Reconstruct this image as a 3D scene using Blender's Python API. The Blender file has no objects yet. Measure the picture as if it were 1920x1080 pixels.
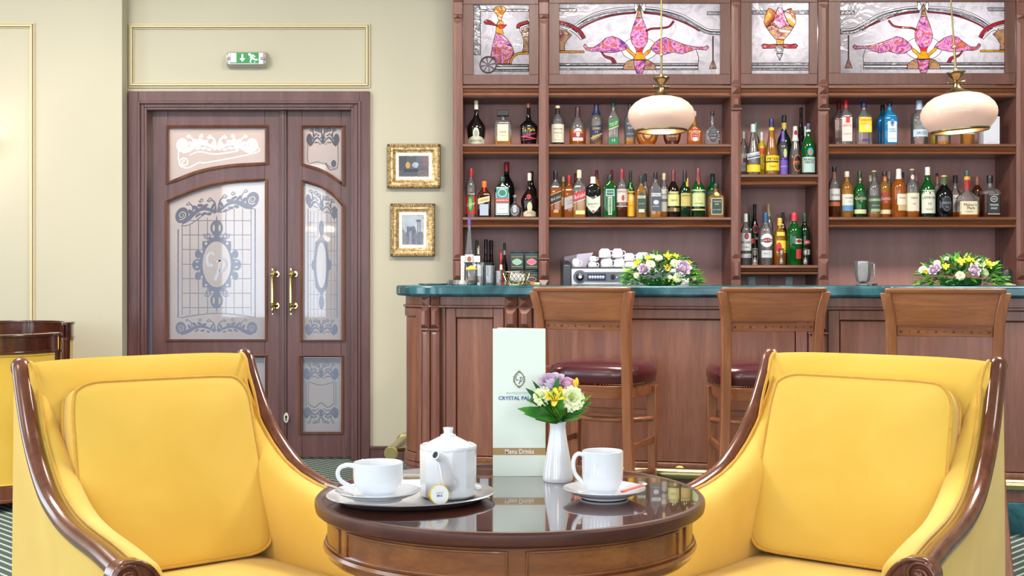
import bpy, bmesh, math, random
from mathutils import Vector, Matrix
from mathutils.geometry import delaunay_2d_cdt
C = bpy.context.scene.collection
F = 2281.0; H = 1.15; HY = 520.0
PI = math.pi
R = math.radians
sin, cos = math.sin, math.cos
sc = bpy.context.scene

# ------------------------------------------------------------------ camera
cam = bpy.data.cameras.new('camera'); co = bpy.data.objects.new('camera', cam); C.objects.link(co)
co.location = (0, 0, H); co.rotation_euler = (R(90), 0, 0)
cam.sensor_width = 36; cam.lens = F / 1920 * 36; cam.shift_y = -(540 - HY) / 1920; cam.clip_end = 100
sc.camera = co
# ------------------------------------------------------------------ world, light, exposure
w = bpy.data.worlds.new('world'); sc.world = w; w.use_nodes = True
bg = w.node_tree.nodes['Background']; bg.inputs[0].default_value = (0.72, 0.86, 1.0, 1); bg.inputs[1].default_value = 1.6
sc.view_settings.view_transform = 'Standard'; sc.view_settings.look = 'None'
sc.view_settings.gamma = 1; sc.view_settings.exposure = 0.26; sc.view_settings.use_curve_mapping = False
sc.cycles.max_bounces = 7; sc.cycles.diffuse_bounces = 4; sc.cycles.glossy_bounces = 4
sc.cycles.transmission_bounces = 4; sc.cycles.transparent_max_bounces = 24
sc.cycles.caustics_reflective = False; sc.cycles.caustics_refractive = False
sc.cycles.sample_clamp_indirect = 6
def area(name, loc, rot, sx, sy, power, col):
    l = bpy.data.lights.new(name, 'AREA'); l.shape = 'RECTANGLE'; l.size = sx; l.size_y = sy; l.energy = power; l.color = col
    o = bpy.data.objects.new(name, l); C.objects.link(o); o.location = loc; o.rotation_euler = rot; return o
def point(name, loc, power, col, rad=0.05):
    l = bpy.data.lights.new(name, 'POINT'); l.energy = power; l.color = col; l.shadow_soft_size = rad
    o = bpy.data.objects.new(name, l); C.objects.link(o); o.location = loc; return o
CUP = 0.30
DAY = (0.82, 0.91, 1.0); WARM = (1.0, 0.80, 0.58)
# daylight in the windows of the rear and left walls (window openings are built further down)
REARW = [(-3.9, 1.7), (-1.3, 1.7), (1.3, 1.7), (3.9, 1.7)]
for i, (x, ww) in enumerate(REARW):
    area('window_light', (x, -4.45, 1.75), (R(90), 0, 0), ww, 2.5, 58, DAY)
for y in (-2.4, 0.9, 4.2):
    area('window_light', (-5.45, y, 1.75), (R(90), 0, R(-90)), 1.7, 2.5, 52, DAY)
# unseen flush ceiling panels, added to brighten the room, bar and shelves
CEIL = [(-2.6, 1.0), (2.6, 1.0), (-2.8, 5.2), (0.2, 5.0), (2.6, 4.8), (0, -2)]
for x, y in CEIL:
    area('ceiling_fill', (x, y, 3.53), (0, 0, 0), 0.9, 0.9, 105 if y > 3 else 34, (1.0, 0.90, 0.80))
# lobby behind the glazed doors
area('lobby_light', (-1.9, 8.5, 2.72), (0, 0, 0), 1.6, 0.5, 30, (1.0, 0.62, 0.42))
area('lobby_light', (-1.9, 9.5, 0.9), (R(90), 0, 0), 2.6, 1.6, 62, (0.56, 0.78, 1.0))
# lamps inside the glazed top cupboards
if 0:
    pass

# ------------------------------------------------------------------ helpers
def lin(c):
    return tuple(((v / 255) / 12.92 if v / 255 <= 0.04045 else ((v / 255 + 0.055) / 1.055) ** 2.4) for v in c[:3]) + (1,)
def X(px, Y): return (px - 960) * Y / F
def Z(py, Y): return H - (py - HY) * Y / F
def P(px, py, Y): return Vector((X(px, Y), Y, Z(py, Y)))

class MB:
    def __init__(s): s.v = []; s.f = []; s.m = []
    def add(s, vs, fs, mi=0):
        b = len(s.v); s.v += [tuple(v) for v in vs]
        for f in fs: s.f.append(tuple(b + i for i in f)); s.m.append(mi)
        return s
    def box(s, x0, x1, y0, y1, z0, z1, mi=0):
        return s.add([(x0,y0,z0),(x1,y0,z0),(x1,y1,z0),(x0,y1,z0),(x0,y0,z1),(x1,y0,z1),(x1,y1,z1),(x0,y1,z1)],
              [(0,3,2,1),(4,5,6,7),(0,1,5,4),(1,2,6,5),(2,3,7,6),(3,0,4,7)], mi)
    def prism(s, poly, c0, c1, axis='y', mi=0):
        # polygon in the two other axes, extruded along axis from c0 to c1
        n = len(poly)
        def mk(a, b, c): return {'y': (a, c, b), 'z': (a, b, c), 'x': (c, a, b)}[axis]
        vs = [mk(a, b, c0) for a, b in poly] + [mk(a, b, c1) for a, b in poly]
        fs = [tuple(range(n)), tuple(range(2*n-1, n-1, -1))] + [(i, (i+1) % n, n+(i+1) % n, n+i) for i in range(n)]
        return s.add(vs, fs, mi)
    def pyramid(s, x0, x1, z0, z1, y, d, mi=0, flat=0.0):
        # a faceted block on a face at y, rising by d towards -y; flat = half length of the ridge in z
        xm = (x0+x1)/2; zm = (z0+z1)/2
        if flat <= 0:
            return s.add([(x0,y,z0),(x1,y,z0),(x1,y,z1),(x0,y,z1),(xm,y-d,zm)], [(0,1,4),(1,2,4),(2,3,4),(3,0,4),(3,2,1,0)], mi)
        e = (x1-x0)*0.30
        return s.add([(x0,y,z0),(x1,y,z0),(x1,y,z1),(x0,y,z1),(x0+e,y-d,z0+e*1.4),(x1-e,y-d,z0+e*1.4),(x1-e,y-d,z1-e*1.4),(x0+e,y-d,z1-e*1.4)],
              [(3,2,1,0),(4,5,6,7),(0,1,5,4),(1,2,6,5),(2,3,7,6),(3,0,4,7)], mi)
    def loft(s, secs, mi=0, closed=True, caps=True):
        n = len(secs[0]); vs = [p for q in secs for p in q]; fs = []
        for i in range(len(secs)-1):
            for j in range(n if closed else n-1):
                fs.append((i*n+j, i*n+(j+1) % n, (i+1)*n+(j+1) % n, (i+1)*n+j))
        if caps and closed:
            fs.append(tuple(range(n-1, -1, -1))); fs.append(tuple((len(secs)-1)*n+j for j in range(n)))
        return s.add(vs, fs, mi)
    def lathe(s, prof, n=24, c=(0,0,0), mi=0, sx=1, sy=1, p=2.0, caps=True, mats=None, rot=0):
        secs = []
        for r, z in prof:
            q = []
            for i in range(n):
                a = 2*PI*i/n + rot; ca, sa = cos(a), sin(a)
                q.append((c[0]+r*sx*math.copysign(abs(ca)**(2/p), ca), c[1]+r*sy*math.copysign(abs(sa)**(2/p), sa), c[2]+z))
            secs.append(q)
        b = len(s.m); s.loft(secs, mi, True, caps)
        if mats:
            for i in range(len(prof)-1):
                for j in range(n): s.m[b+i*n+j] = mats[i]
            if caps: s.m[b+(len(prof)-1)*n] = mats[0]; s.m[b+(len(prof)-1)*n+1] = mats[-1]
        return s
    def tube(s, pts, r, n=8, closed=False, mi=0, flat=1.0, up=None, caps=True):
        pts = [Vector(p) for p in pts]; m = len(pts)
        rr = r if isinstance(r, (list, tuple)) else [r]*m
        T = []
        for i in range(m):
            a = pts[(i-1) % m] if (closed or i > 0) else pts[i]
            b = pts[(i+1) % m] if (closed or i < m-1) else pts[i]
            t = (b-a)
            T.append(t.normalized() if t.length > 1e-9 else Vector((0,0,1)))
        if up is None: up = Vector((0,0,1)) if abs(T[0].z) < 0.9 else Vector((1,0,0))
        nn = (Vector(up) - T[0]*Vector(up).dot(T[0])).normalized(); secs = []
        for i in range(m):
            nn = (nn - T[i]*nn.dot(T[i]))
            nn = nn.normalized() if nn.length > 1e-6 else T[i].orthogonal().normalized()
            bb = T[i].cross(nn)
            secs.append([pts[i] + nn*cos(2*PI*k/n)*rr[i]*flat + bb*sin(2*PI*k/n)*rr[i] for k in range(n)])
        if closed: secs.append(secs[0])
        return s.loft(secs, mi, True, caps and not closed)
    def sphere(s, c, r, n=12, m=8, mi=0, sx=1, sy=1, sz=1):
        return s.lathe([(r*max(sin(PI*i/m), 1e-3), -r*sz*cos(PI*i/m)) for i in range(m+1)], n, c, mi, sx, sy)
    def xf(s, M, b=0):
        for i in range(b, len(s.v)): s.v[i] = tuple(M @ Vector(s.v[i]))
        return s
    def build(s, name, mats, parent=None, bevel=0, kind=None, label=None, sharp=35, smooth=True, seg=2, sub=0):
        me = bpy.data.meshes.new(name); me.from_pydata(s.v, [], s.f)
        if not isinstance(mats, (list, tuple)): mats = [mats]
        for m in mats: me.materials.append(m)
        me.polygons.foreach_set('material_index', s.m)
        bm = bmesh.new(); bm.from_mesh(me)
        bmesh.ops.recalc_face_normals(bm, faces=bm.faces)
        bm.to_mesh(me); bm.free()
        if smooth:
            me.shade_smooth(); me.set_sharp_from_angle(angle=R(sharp))
        o = bpy.data.objects.new(name, me); C.objects.link(o)
        if parent: o.parent = parent
        if bevel:
            b = o.modifiers.new('bevel', 'BEVEL'); b.width = bevel; b.segments = seg; b.limit_method = 'ANGLE'; b.angle_limit = R(40)
        if sub:
            b = o.modifiers.new('sub', 'SUBSURF'); b.levels = sub; b.render_levels = sub
        if kind: o['kind'] = kind
        if label: o['label'] = label
        return o
def tag(o, label, cat, group=None):
    o['label'] = label; o['category'] = cat
    if group: o['group'] = group
    return o
def thing(name, label, cat, loc=(0,0,0), rz=0, group=None):
    o = bpy.data.objects.new(name, None); C.objects.link(o); o.location = loc; o.rotation_euler = (0, 0, rz); o.empty_display_size = .05
    return tag(o, label, cat, group)
def setting(name, loc=(0,0,0)):
    o = bpy.data.objects.new(name, None); C.objects.link(o); o.location = loc; o['kind'] = 'structure'; return o
def copy_tree(o, parent=None):
    c = o.copy(); C.objects.link(c); c.parent = parent
    for ch in list(o.children): copy_tree(ch, c)
    return c
def smoothpts(pts, k=6, closed=False):
    pts = [Vector(p) for p in pts]; n = len(pts); out = []
    rng = range(n if closed else n-1)
    for i in rng:
        p1 = pts[i]; p2 = pts[(i+1) % n]
        p0 = pts[(i-1) % n] if (closed or i > 0) else p1*2-p2
        p3 = pts[(i+2) % n] if (closed or i < n-2) else p2*2-p1
        for j in range(k):
            t = j/k
            out.append(0.5*((2*p1)+(p2-p0)*t+(2*p0-5*p1+4*p2-p3)*t*t+(3*p1-p0-3*p2+p3)*t**3))
    if not closed: out.append(pts[-1])
    return out
def interp(tab, x):
    if x <= tab[0][0]: return tab[0][1]
    for (a, b), (c, d) in zip(tab, tab[1:]):
        if x <= c: return b+(d-b)*(x-a)/(c-a) if c > a else d
    return tab[-1][1]

# ------------------------------------------------------------------ materials
def newmat(name):
    m = bpy.data.materials.new(name); m.use_nodes = True
    nt = m.node_tree; return m, nt, nt.nodes['Principled BSDF']
_mc = {}
def col(c, rough=0.5, metal=0, coat=0, emit=0, spec=0.5, sheen=0):
    k = (tuple(c), rough, metal, coat, emit, spec, sheen)
    if k in _mc: return _mc[k]
    m, nt, b = newmat('plain'); b.inputs['Base Color'].default_value = lin(c); b.inputs['Roughness'].default_value = rough
    b.inputs['Metallic'].default_value = metal; b.inputs['Coat Weight'].default_value = coat; b.inputs['Coat Roughness'].default_value = 0.05
    b.inputs['Specular IOR Level'].default_value = spec
    if sheen: b.inputs['Sheen Weight'].default_value = sheen
    if emit: b.inputs['Emission Color'].default_value = lin(c); b.inputs['Emission Strength'].default_value = emit
    _mc[k] = m; return m
def ramp(nt, stops, fac, interp_='LINEAR'):
    r = nt.nodes.new('ShaderNodeValToRGB'); r.color_ramp.interpolation = interp_
    el = r.color_ramp.elements
    while len(el) < len(stops): el.new(0.5)
    for e, (p, c) in zip(el, stops): e.position = p; e.color = lin(c)
    nt.links.new(fac, r.inputs[0]); return r
def noise(nt, scale, detail=3, dist=0, mscale=(1,1,1), coords='Object', rot=(0,0,0)):
    tc = nt.nodes.new('ShaderNodeTexCoord'); mp = nt.nodes.new('ShaderNodeMapping'); mp.inputs['Scale'].default_value = mscale; mp.inputs['Rotation'].default_value = rot
    nt.links.new(tc.outputs[coords], mp.inputs[0])
    n = nt.nodes.new('ShaderNodeTexNoise'); n.inputs['Scale'].default_value = scale; n.inputs['Detail'].default_value = detail; n.inputs['Distortion'].default_value = dist
    nt.links.new(mp.outputs[0], n.inputs['Vector']); return n
def bump(nt, b, h, strength=0.1, dist=0.01):
    u = nt.nodes.new('ShaderNodeBump'); u.inputs['Strength'].default_value = strength; u.inputs['Distance'].default_value = dist
    nt.links.new(h, u.inputs['Height']); nt.links.new(u.outputs[0], b.inputs['Normal'])
def wood(name, c1, c2, c3, rough=0.35, axis='z', scale=3.0, coat=0.0, crough=0.1, streak=0.35):
    m, nt, b = newmat(name)
    ms = {'z': (7, 7, .55), 'x': (.55, 7, 7), 'y': (7, .55, 7)}[axis]
    n = noise(nt, scale, 5, 1.2, ms)
    r = ramp(nt, [(0.25, c1), (0.52, c2), (0.78, c3)], n.outputs['Fac'])
    n2 = noise(nt, 22, 3, 0.4, ms)
    mx = nt.nodes.new('ShaderNodeMix'); mx.data_type = 'RGBA'; mx.blend_type = 'MULTIPLY'; mx.inputs['Factor'].default_value = streak
    r2 = ramp(nt, [(0.35, (190,180,175)), (0.62, (255,255,255))], n2.outputs['Fac'])
    nt.links.new(r.outputs[0], mx.inputs['A']); nt.links.new(r2.outputs[0], mx.inputs['B'])
    nt.links.new(mx.outputs['Result'], b.inputs['Base Color'])
    b.inputs['Roughness'].default_value = rough; b.inputs['Coat Weight'].default_value = coat; b.inputs['Coat Roughness'].default_value = crough
    return m
def fabric(name, c1, c2, rough=0.95, sheen=0.25, scale=4, bumpy=0.05):
    m, nt, b = newmat(name); n = noise(nt, scale, 3, 0.5)
    r = ramp(nt, [(0.3, c1), (0.7, c2)], n.outputs['Fac']); nt.links.new(r.outputs[0], b.inputs['Base Color'])
    b.inputs['Roughness'].default_value = rough; b.inputs['Sheen Weight'].default_value = sheen; b.inputs['Specular IOR Level'].default_value = 0.2
    n2 = noise(nt, 700, 1); bump(nt, b, n2.outputs['Fac'], bumpy, 0.002)
    return m
def clearglass(name, tint, diff=0.08, dcol=None, rough=0.04, keep=1.0):
    # thin-walled glass: tinted see-through, fresnel gloss and a trace of diffuse body
    m = bpy.data.materials.new(name); m.use_nodes = True; nt = m.node_tree; nt.nodes.clear()
    out = nt.nodes.new('ShaderNodeOutputMaterial'); tr = nt.nodes.new('ShaderNodeBsdfTransparent'); tr.inputs[0].default_value = lin(tint)
    df = nt.nodes.new('ShaderNodeBsdfDiffuse'); df.inputs[0].default_value = lin(dcol or tint)
    gl = nt.nodes.new('ShaderNodeBsdfGlossy'); gl.inputs['Roughness'].default_value = rough
    m1 = nt.nodes.new('ShaderNodeMixShader'); m1.inputs[0].default_value = diff
    nt.links.new(tr.outputs[0], m1.inputs[1]); nt.links.new(df.outputs[0], m1.inputs[2])
    lw = nt.nodes.new('ShaderNodeLayerWeight'); lw.inputs[0].default_value = 0.35
    m2 = nt.nodes.new('ShaderNodeMixShader'); nt.links.new(lw.outputs['Fresnel'], m2.inputs[0])
    nt.links.new(m1.outputs[0], m2.inputs[1]); nt.links.new(gl.outputs[0], m2.inputs[2])
    nt.links.new(m2.outputs[0], out.inputs[0]); return m
def stained(name, stops, scale=30, trans=0.8, dist=1.5, rough=0.1, bmp=0.3):
    # cathedral glass: diffuse transmission plus gloss
    m = bpy.data.materials.new(name); m.use_nodes = True; nt = m.node_tree; nt.nodes.clear()
    out = nt.nodes.new('ShaderNodeOutputMaterial')
    n = noise(nt, scale, 3, dist); r = ramp(nt, stops, n.outputs['Fac'])
    tl = nt.nodes.new('ShaderNodeBsdfTranslucent'); df = nt.nodes.new('ShaderNodeBsdfDiffuse')
    nt.links.new(r.outputs[0], tl.inputs[0]); nt.links.new(r.outputs[0], df.inputs[0])
    m1 = nt.nodes.new('ShaderNodeMixShader'); m1.inputs[0].default_value = 1-trans
    nt.links.new(tl.outputs[0], m1.inputs[1]); nt.links.new(df.outputs[0], m1.inputs[2])
    gl = nt.nodes.new('ShaderNodeBsdfGlossy'); gl.inputs['Roughness'].default_value = rough
    u = nt.nodes.new('ShaderNodeBump'); u.inputs['Strength'].default_value = max(bmp, .001); u.inputs['Distance'].default_value = 0.01
    nt.links.new(n.outputs['Fac'], u.inputs['Height']); nt.links.new(u.outputs[0], gl.inputs['Normal'])
    m2 = nt.nodes.new('ShaderNodeMixShader'); m2.inputs[0].default_value = 0.07
    nt.links.new(m1.outputs[0], m2.inputs[1]); nt.links.new(gl.outputs[0], m2.inputs[2]); nt.links.new(m2.outputs[0], out.inputs[0])
    return m

M = {}
M['cab'] = wood('cabinet_wood', (96,58,48), (118,75,64), (136,91,79), 0.42, 'z', 2.2, 0.15, 0.25)
M['cabx'] = wood('cabinet_wood_long', (104,66,54), (126,82,68), (142,97,82), 0.4, 'x', 2.2, 0.15, 0.25)
M['cabd'] = wood('cabinet_door_wood', (84,52,44), (100,63,54), (112,72,62), 0.42, 'z', 2.2, 0.1, 0.3)
M['lip'] = wood('shelf_lip_wood', (96,56,36), (120,74,48), (140,92,64), 0.3, 'x', 2.2, 0.3, 0.15)
M['cabback'] = wood('cabinet_wood_lightened', (160,115,110), (174,128,122), (186,140,134), 0.45, 'z', 0.8, 0, .1, 0.12)  # same wood as the cabinet, lightened to make up for weak light between shelves
M['bar'] = wood('bar_wood', (98,57,44), (122,75,61), (142,93,80), 0.38, 'z', 2.4, 0.2, 0.2)
M['barf'] = wood('bar_field_wood', (104,60,44), (128,79,60), (148,98,79), 0.36, 'z', 1.5, 0.25, 0.2)
M['door'] = wood('door_wood', (80,48,48), (94,60,61), (108,71,73), 0.38, 'z', 2.0, 0.2, 0.2)
M['doorm'] = wood('door_moulding_wood', (96,56,42), (112,70,56), (126,84,68), 0.3, 'z', 2.0, 0.3, 0.12)
M['stool'] = wood('stool_wood', (132,76,46), (156,96,62), (174,114,80), 0.28, 'z', 2.4, 0.35, 0.12)
M['stoolx'] = wood('stool_wood_long', (132,76,46), (156,96,62), (174,114,80), 0.28, 'x', 2.4, 0.35, 0.12)
M['rail'] = wood('armchair_wood', (84,40,22), (108,56,34), (128,72,46), 0.25, 'z', 2.6, 0.5, 0.1)
M['darkw'] = wood('tub_chair_wood', (52,20,14), (66,28,18), (88,42,28), 0.2, 'x', 2.0, 0.8, 0.06)
M['top'] = wood('tabletop_wood', (58,26,16), (72,34,22), (86,42,28), 0.12, 'x', 2.0, 1.0, 0.015)
M['edge'] = wood('table_edge_wood', (66,28,18), (82,38,25), (96,48,33), 0.36, 'x', 2.0, 0.25, 0.35)
M['apron'] = wood('table_apron_wood', (112,60,26), (138,80,36), (156,98,48), 0.28, 'x', 2.2, 0.5, 0.12)
M['yellow'] = fabric('yellow_velvet', (222,181,76), (230,193,92))
M['yelpipe'] = fabric('yellow_piping', (206,158,62), (216,170,74), scale=30)
M['yelold'] = fabric('faded_yellow_fabric', (205,166,60), (220,182,78))
M['leather'] = col((72,24,32), 0.25, 0, 0.3)
M['brass'] = col((200,184,134), 0.2, 1.0)
M['brassd'] = col((140,124,88), 0.28, 1.0)
M['steel'] = col((206,208,214), 0.34, 1.0)
M['traym'] = col((206,210,220), 0.32, 1.0)
M['porc'] = col((226,229,236), 0.12, 0, 0.5)
M['black'] = col((22,22,24), 0.35)
M['white'] = col((240,240,240), 0.5)
M['came'] = col((38,34,32), 0.45, 0.5)
m, nt, b = newmat('wall_paint'); n = noise(nt, 0.9, 2); r = ramp(nt, [(0.3, (186,181,162)), (0.7, (193,188,169))], n.outputs['Fac'])
nt.links.new(r.outputs[0], b.inputs['Base Color']); b.inputs['Roughness'].default_value = 0.75; M['wall'] = m
M['trimc'] = col((208,196,160), 0.5)
M['ceil'] = col((236,232,222), 0.8)
# green marble with white veins
m, nt, b = newmat('green_marble'); n = noise(nt, 3.0, 6, 2.2); r = ramp(nt, [(0.30, (14,50,58)), (0.50, (30,80,90)), (0.66, (58,112,124))], n.outputs['Fac'])
n2 = noise(nt, 2.4, 8, 3.5); r2 = ramp(nt, [(0.490, (0,0,0)), (0.500, (255,255,255)), (0.510, (0,0,0))], n2.outputs['Fac'])
n3 = noise(nt, 4.0, 2, 0); r3 = ramp(nt, [(0.55, (0,0,0)), (0.66, (255,255,255))], n3.outputs['Fac'])
mu = nt.nodes.new('ShaderNodeMath'); mu.operation = 'MULTIPLY'; nt.links.new(r2.outputs[0], mu.inputs[0]); nt.links.new(r3.outputs[0], mu.inputs[1])
mx = nt.nodes.new('ShaderNodeMix'); mx.data_type = 'RGBA'; nt.links.new(mu.outputs[0], mx.inputs['Factor']); nt.links.new(r.outputs[0], mx.inputs['A']); mx.inputs['B'].default_value = lin((200,225,225))
nt.links.new(mx.outputs['Result'], b.inputs['Base Color']); b.inputs['Roughness'].default_value = 0.15; M['marble'] = m
# carpet: dark green-grey with rows of light dashes laid in a broad chevron
m, nt, b = newmat('carpet')
tc = nt.nodes.new('ShaderNodeTexCoord'); sp = nt.nodes.new('ShaderNodeSeparateXYZ'); nt.links.new(tc.outputs['Object'], sp.inputs[0])
def mth(op, a, b2=None):
    q = nt.nodes.new('ShaderNodeMath'); q.operation = op
    for i, v in enumerate((a, b2)):
        if v is None: continue
        if isinstance(v, (int, float)): q.inputs[i].default_value = v
        else: nt.links.new(v, q.inputs[i])
    return q.outputs[0]
ax = mth('ABSOLUTE', sp.outputs[0]); d = mth('SUBTRACT', sp.outputs[1], ax); e = mth('ADD', sp.outputs[1], ax)
l1 = mth('FRACT', mth('MULTIPLY', d, 1/0.062)); l2 = mth('FRACT', mth('MULTIPLY', e, 1/0.034))
on = mth('MULTIPLY', mth('LESS_THAN', l1, 0.30), mth('LESS_THAN', l2, 0.72))
nz = noise(nt, 220, 2); base = ramp(nt, [(0.3, (34,52,50)), (0.7, (70,86,82))], nz.outputs['Fac'])
mx = nt.nodes.new('ShaderNodeMix'); mx.data_type = 'RGBA'; nt.links.new(on, mx.inputs['Factor']); nt.links.new(base.outputs[0], mx.inputs['A']); mx.inputs['B'].default_value = lin((176,190,180))
nt.links.new(mx.outputs['Result'], b.inputs['Base Color']); b.inputs['Roughness'].default_value = 0.95; M['carpet'] = m
# stained glass
M['g_clear'] = stained('clear_textured_glass', [(0.3, (190,190,200)), (0.55, (226,226,234)), (0.7, (206,206,216))], 8, dist=2.5)
M['g_grey'] = stained('grey_glass', [(0.35, (112,114,124)), (0.65, (168,170,178))], 30)
M['g_white'] = stained('white_glass', [(0.3, (244,244,248)), (0.6, (255,255,255))], 14)
M['g_purple'] = stained('purple_streaked_glass', [(0.30, (84,44,130)), (0.42, (176,84,150)), (0.50, (226,160,200)), (0.57, (158,44,104)), (0.66, (206,116,50)), (0.74, (110,50,120))], 13, dist=2.2)
M['g_gold'] = stained('golden_glass', [(0.3, (176,96,6)), (0.6, (232,168,14))], 18)
M['g_orange'] = stained('orange_glass', [(0.35, (130,54,12)), (0.5, (206,110,20)), (0.65, (226,170,70))], 10)
M['g_red'] = stained('dark_red_glass', [(0.3, (120,10,30)), (0.6, (165,25,50))], 12)
M['g_bred'] = stained('bright_red_glass', [(0.3, (210,20,40)), (0.6, (240,40,60))], 12)
M['g_amber'] = stained('brown_patterned_glass', [(0.35, (110,80,40)), (0.5, (190,150,110)), (0.65, (130,60,80))], 12, dist=2.0)
M['frost'] = stained('frosted_glass', [(0.3, (204,208,216)), (0.7, (216,220,228))], 3, 0.72, 0, 0.018, 0.0)
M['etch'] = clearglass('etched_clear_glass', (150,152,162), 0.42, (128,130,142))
M['etch2'] = clearglass('etched_clear_glass_bright', (236,228,220), 0.06, (200,190,180))  # lightened copy of the etched glass, so the top left ornament looks lit
M['glass'] = clearglass('clear_glass', (248,250,250), 0.12, (220,225,230))
M['glassd'] = clearglass('cut_glass', (246,247,248), 0.12, (244,246,248))
M['golddk'] = col((96,72,40), 0.4, 0.4)
M['leaf'] = fabric('leaf_green', (36,112,34), (92,164,60), 0.5, 0, 24)
M['leafd'] = fabric('dark_leaf_green', (26,80,36), (58,124,54), 0.5, 0, 24)
M['leafy'] = fabric('light_leaf_green', (110,160,50), (158,194,80), 0.5, 0, 24)
M['lav'] = fabric('lavender_petal', (212,188,214), (230,212,232), 0.7, 0.2, 30)
M['cream'] = fabric('cream_petal', (228,236,178), (246,248,214), 0.7, 0.2, 30)
M['yelp'] = fabric('yellow_petal', (244,206,20), (252,226,70), 0.7, 0.2, 30)
# ================================================================== ROOM
YW = 7.65; YL = 7.53; XL = X(229, YL); CH = 3.6
MB().box(-5.6, 6.6, -4.6, 10.2, -0.1, 0).build('floor', M['carpet'], kind='structure', smooth=False)
MB().box(-5.6, 6.6, -4.6, 10.2, CH, CH+0.1).build('ceiling', M['ceil'], kind='structure', smooth=False)
dx0, dx1 = X(262, YW), X(672, YW); dzt = Z(190, YW)
wb = MB(); wb.box(XL-.02, dx0, YW, 7.85, 0, CH); wb.box(dx0, dx1, YW, 7.85, dzt, CH); wb.box(dx1, 6.6, YW, 7.85, 0, CH)
wb.build('wall_back', M['wall'], kind='structure', smooth=False)
MB().box(-5.6, XL, YL, 7.85, 0, CH).build('wall_left_pier', M['wall'], kind='structure', smooth=False, bevel=.004)
MB().box(6.5, 6.6, -4.6, 10.2, 0, CH).build('wall_right', M['wall'], kind='structure', smooth=False)
# left wall with three window openings, rear wall with four
wl = MB(); ys = [-4.6, -3.25, -1.55, 0.05, 1.75, 3.35, 5.05, 10.2]
for i in range(0, 8, 2): wl.box(-5.6, -5.5, ys[i], ys[i+1], 0, CH)
for i in (1, 3, 5): wl.box(-5.6, -5.5, ys[i], ys[i+1], 0, .5); wl.box(-5.6, -5.5, ys[i], ys[i+1], 3.0, CH)
wl.build('wall_left', M['wall'], kind='structure', smooth=False)
wr = MB(); xs = [-5.6]
for x, ww in REARW: xs += [x-ww/2, x+ww/2]
xs.append(6.6)
for i in range(0, 10, 2): wr.box(xs[i], xs[i+1], -4.6, -4.5, 0, CH)
for i in (1, 3, 5, 7): wr.box(xs[i], xs[i+1], -4.6, -4.5, 0, .5); wr.box(xs[i], xs[i+1], -4.6, -4.5, 3.0, CH)
wr.build('wall_rear', M['wall'], kind='structure', smooth=False)
k = 0
for x, ww in REARW:
    k += 1; m_ = MB(); a, b_ = x-ww/2, x+ww/2
    for q in ((a, a+.06), (x-.03, x+.03), (b_-.06, b_)): m_.box(q[0], q[1], -4.58, -4.52, .5, 3)
    for q in ((.5, .56), (2.2, 2.25), (2.94, 3)): m_.box(a, b_, -4.58, -4.52, q[0], q[1])
    m_.build('window_%d' % k, M['white'], kind='structure', smooth=False)
for y in (-2.4, .9, 4.2):
    k += 1; m_ = MB()
    for q in ((y-.85, y-.79), (y-.03, y+.03), (y+.79, y+.85)): m_.box(-5.58, -5.52, q[0], q[1], .5, 3)
    for q in ((.5, .56), (2.2, 2.25), (2.94, 3)): m_.box(-5.58, -5.52, y-.85, y+.85, q[0], q[1])
    m_.build('window_%d' % k, M['white'], kind='structure', smooth=False)
# lobby behind the doors
M['lob'] = col((120,118,124), 0.8); M['lobw'] = col((240,214,190), 0.7)
lb = MB(); lb.box(-4.6, .2, 10.1, 10.2, 0, CH); lb.box(-4.7, -4.6, 7.85, 10.2, 0, CH); lb.box(.2, .3, 7.85, 10.2, 0, CH)
lb.build('wall_lobby', M['lob'], kind='structure', smooth=False)
MB().box(X(692, YW)+.0, X(757, 7.6), YW-.02, YW, 0, Z(837, YW), 0).box(X(692, YW), X(757, 7.6), YW-.026, YW, Z(841, YW), Z(836, YW)).build('baseboard_back', M['door'], kind='structure', bevel=.002)
def picture_mould(name, x0, x1, z0, z1, y, wd=.016):
    m_ = MB()
    for k_, (off, d, ww) in enumerate(((0, .012, wd*.55), (wd*.75, .022, wd*.8), (wd*1.75, .009, wd*.4))):
        a, b_, c, e_ = x0+off, x1-off, z0+off, z1-off
        m_.box(a, b_, y-d, y, e_-ww, e_); m_.box(a, b_, y-d, y, c, c+ww); m_.box(a, a+ww, y-d, y, c+ww, e_-ww); m_.box(b_-ww, b_, y-d, y, c+ww, e_-ww)
    return m_.build(name, M['trimc'], kind='structure', bevel=.002)
picture_mould('trim_1', X(242, YW), X(694, YW), Z(165, YW), Z(45, YW), YW)
picture_mould('trim_2', -4.3, X(66, YL), .35, Z(43, YL), YL)

lp = MB(); lp.box(-.45, .45, -.03, 0, 0, .5); lpo = thing('wall_lamp', 'warm glowing wall panel in the lobby, seen blurred through the etched top left door pane', 'lamp', (-2.40, 10.08, 1.94))
lp.build('diffuser', col((255,232,196), .5, emit=3.0), lpo, bevel=.01)
MB().box(-.47, .47, -.012, .01, -.02, .52).build('frame', M['brassd'], lpo, bevel=.004)
scn = thing('wall_sconce', 'small wall sconce on the left pier just outside the frame, giving the pale glow', 'lamp', (-3.28, YL, 1.88))
MB().lathe([(.05, 0), (.075, .05), (.085, .12), (.083, .12), (.073, .05), (.048, .004)], 28, (0, -.13, 0), caps=False).build('shade', col((250,226,200), .4, emit=1.0), scn)
MB().tube([(0, -.13, -.02), (0, -.06, -.05), (0, 0, -.02)], .008, 8).tube([(0, -.012, -.02), (0, 0, -.02)], .045, 20).build('arm', M['brass'], scn)
point('sconce_light', (-3.25, YL-.2, 1.96), 2.6, (1.0, .84, .68), .06)
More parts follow.
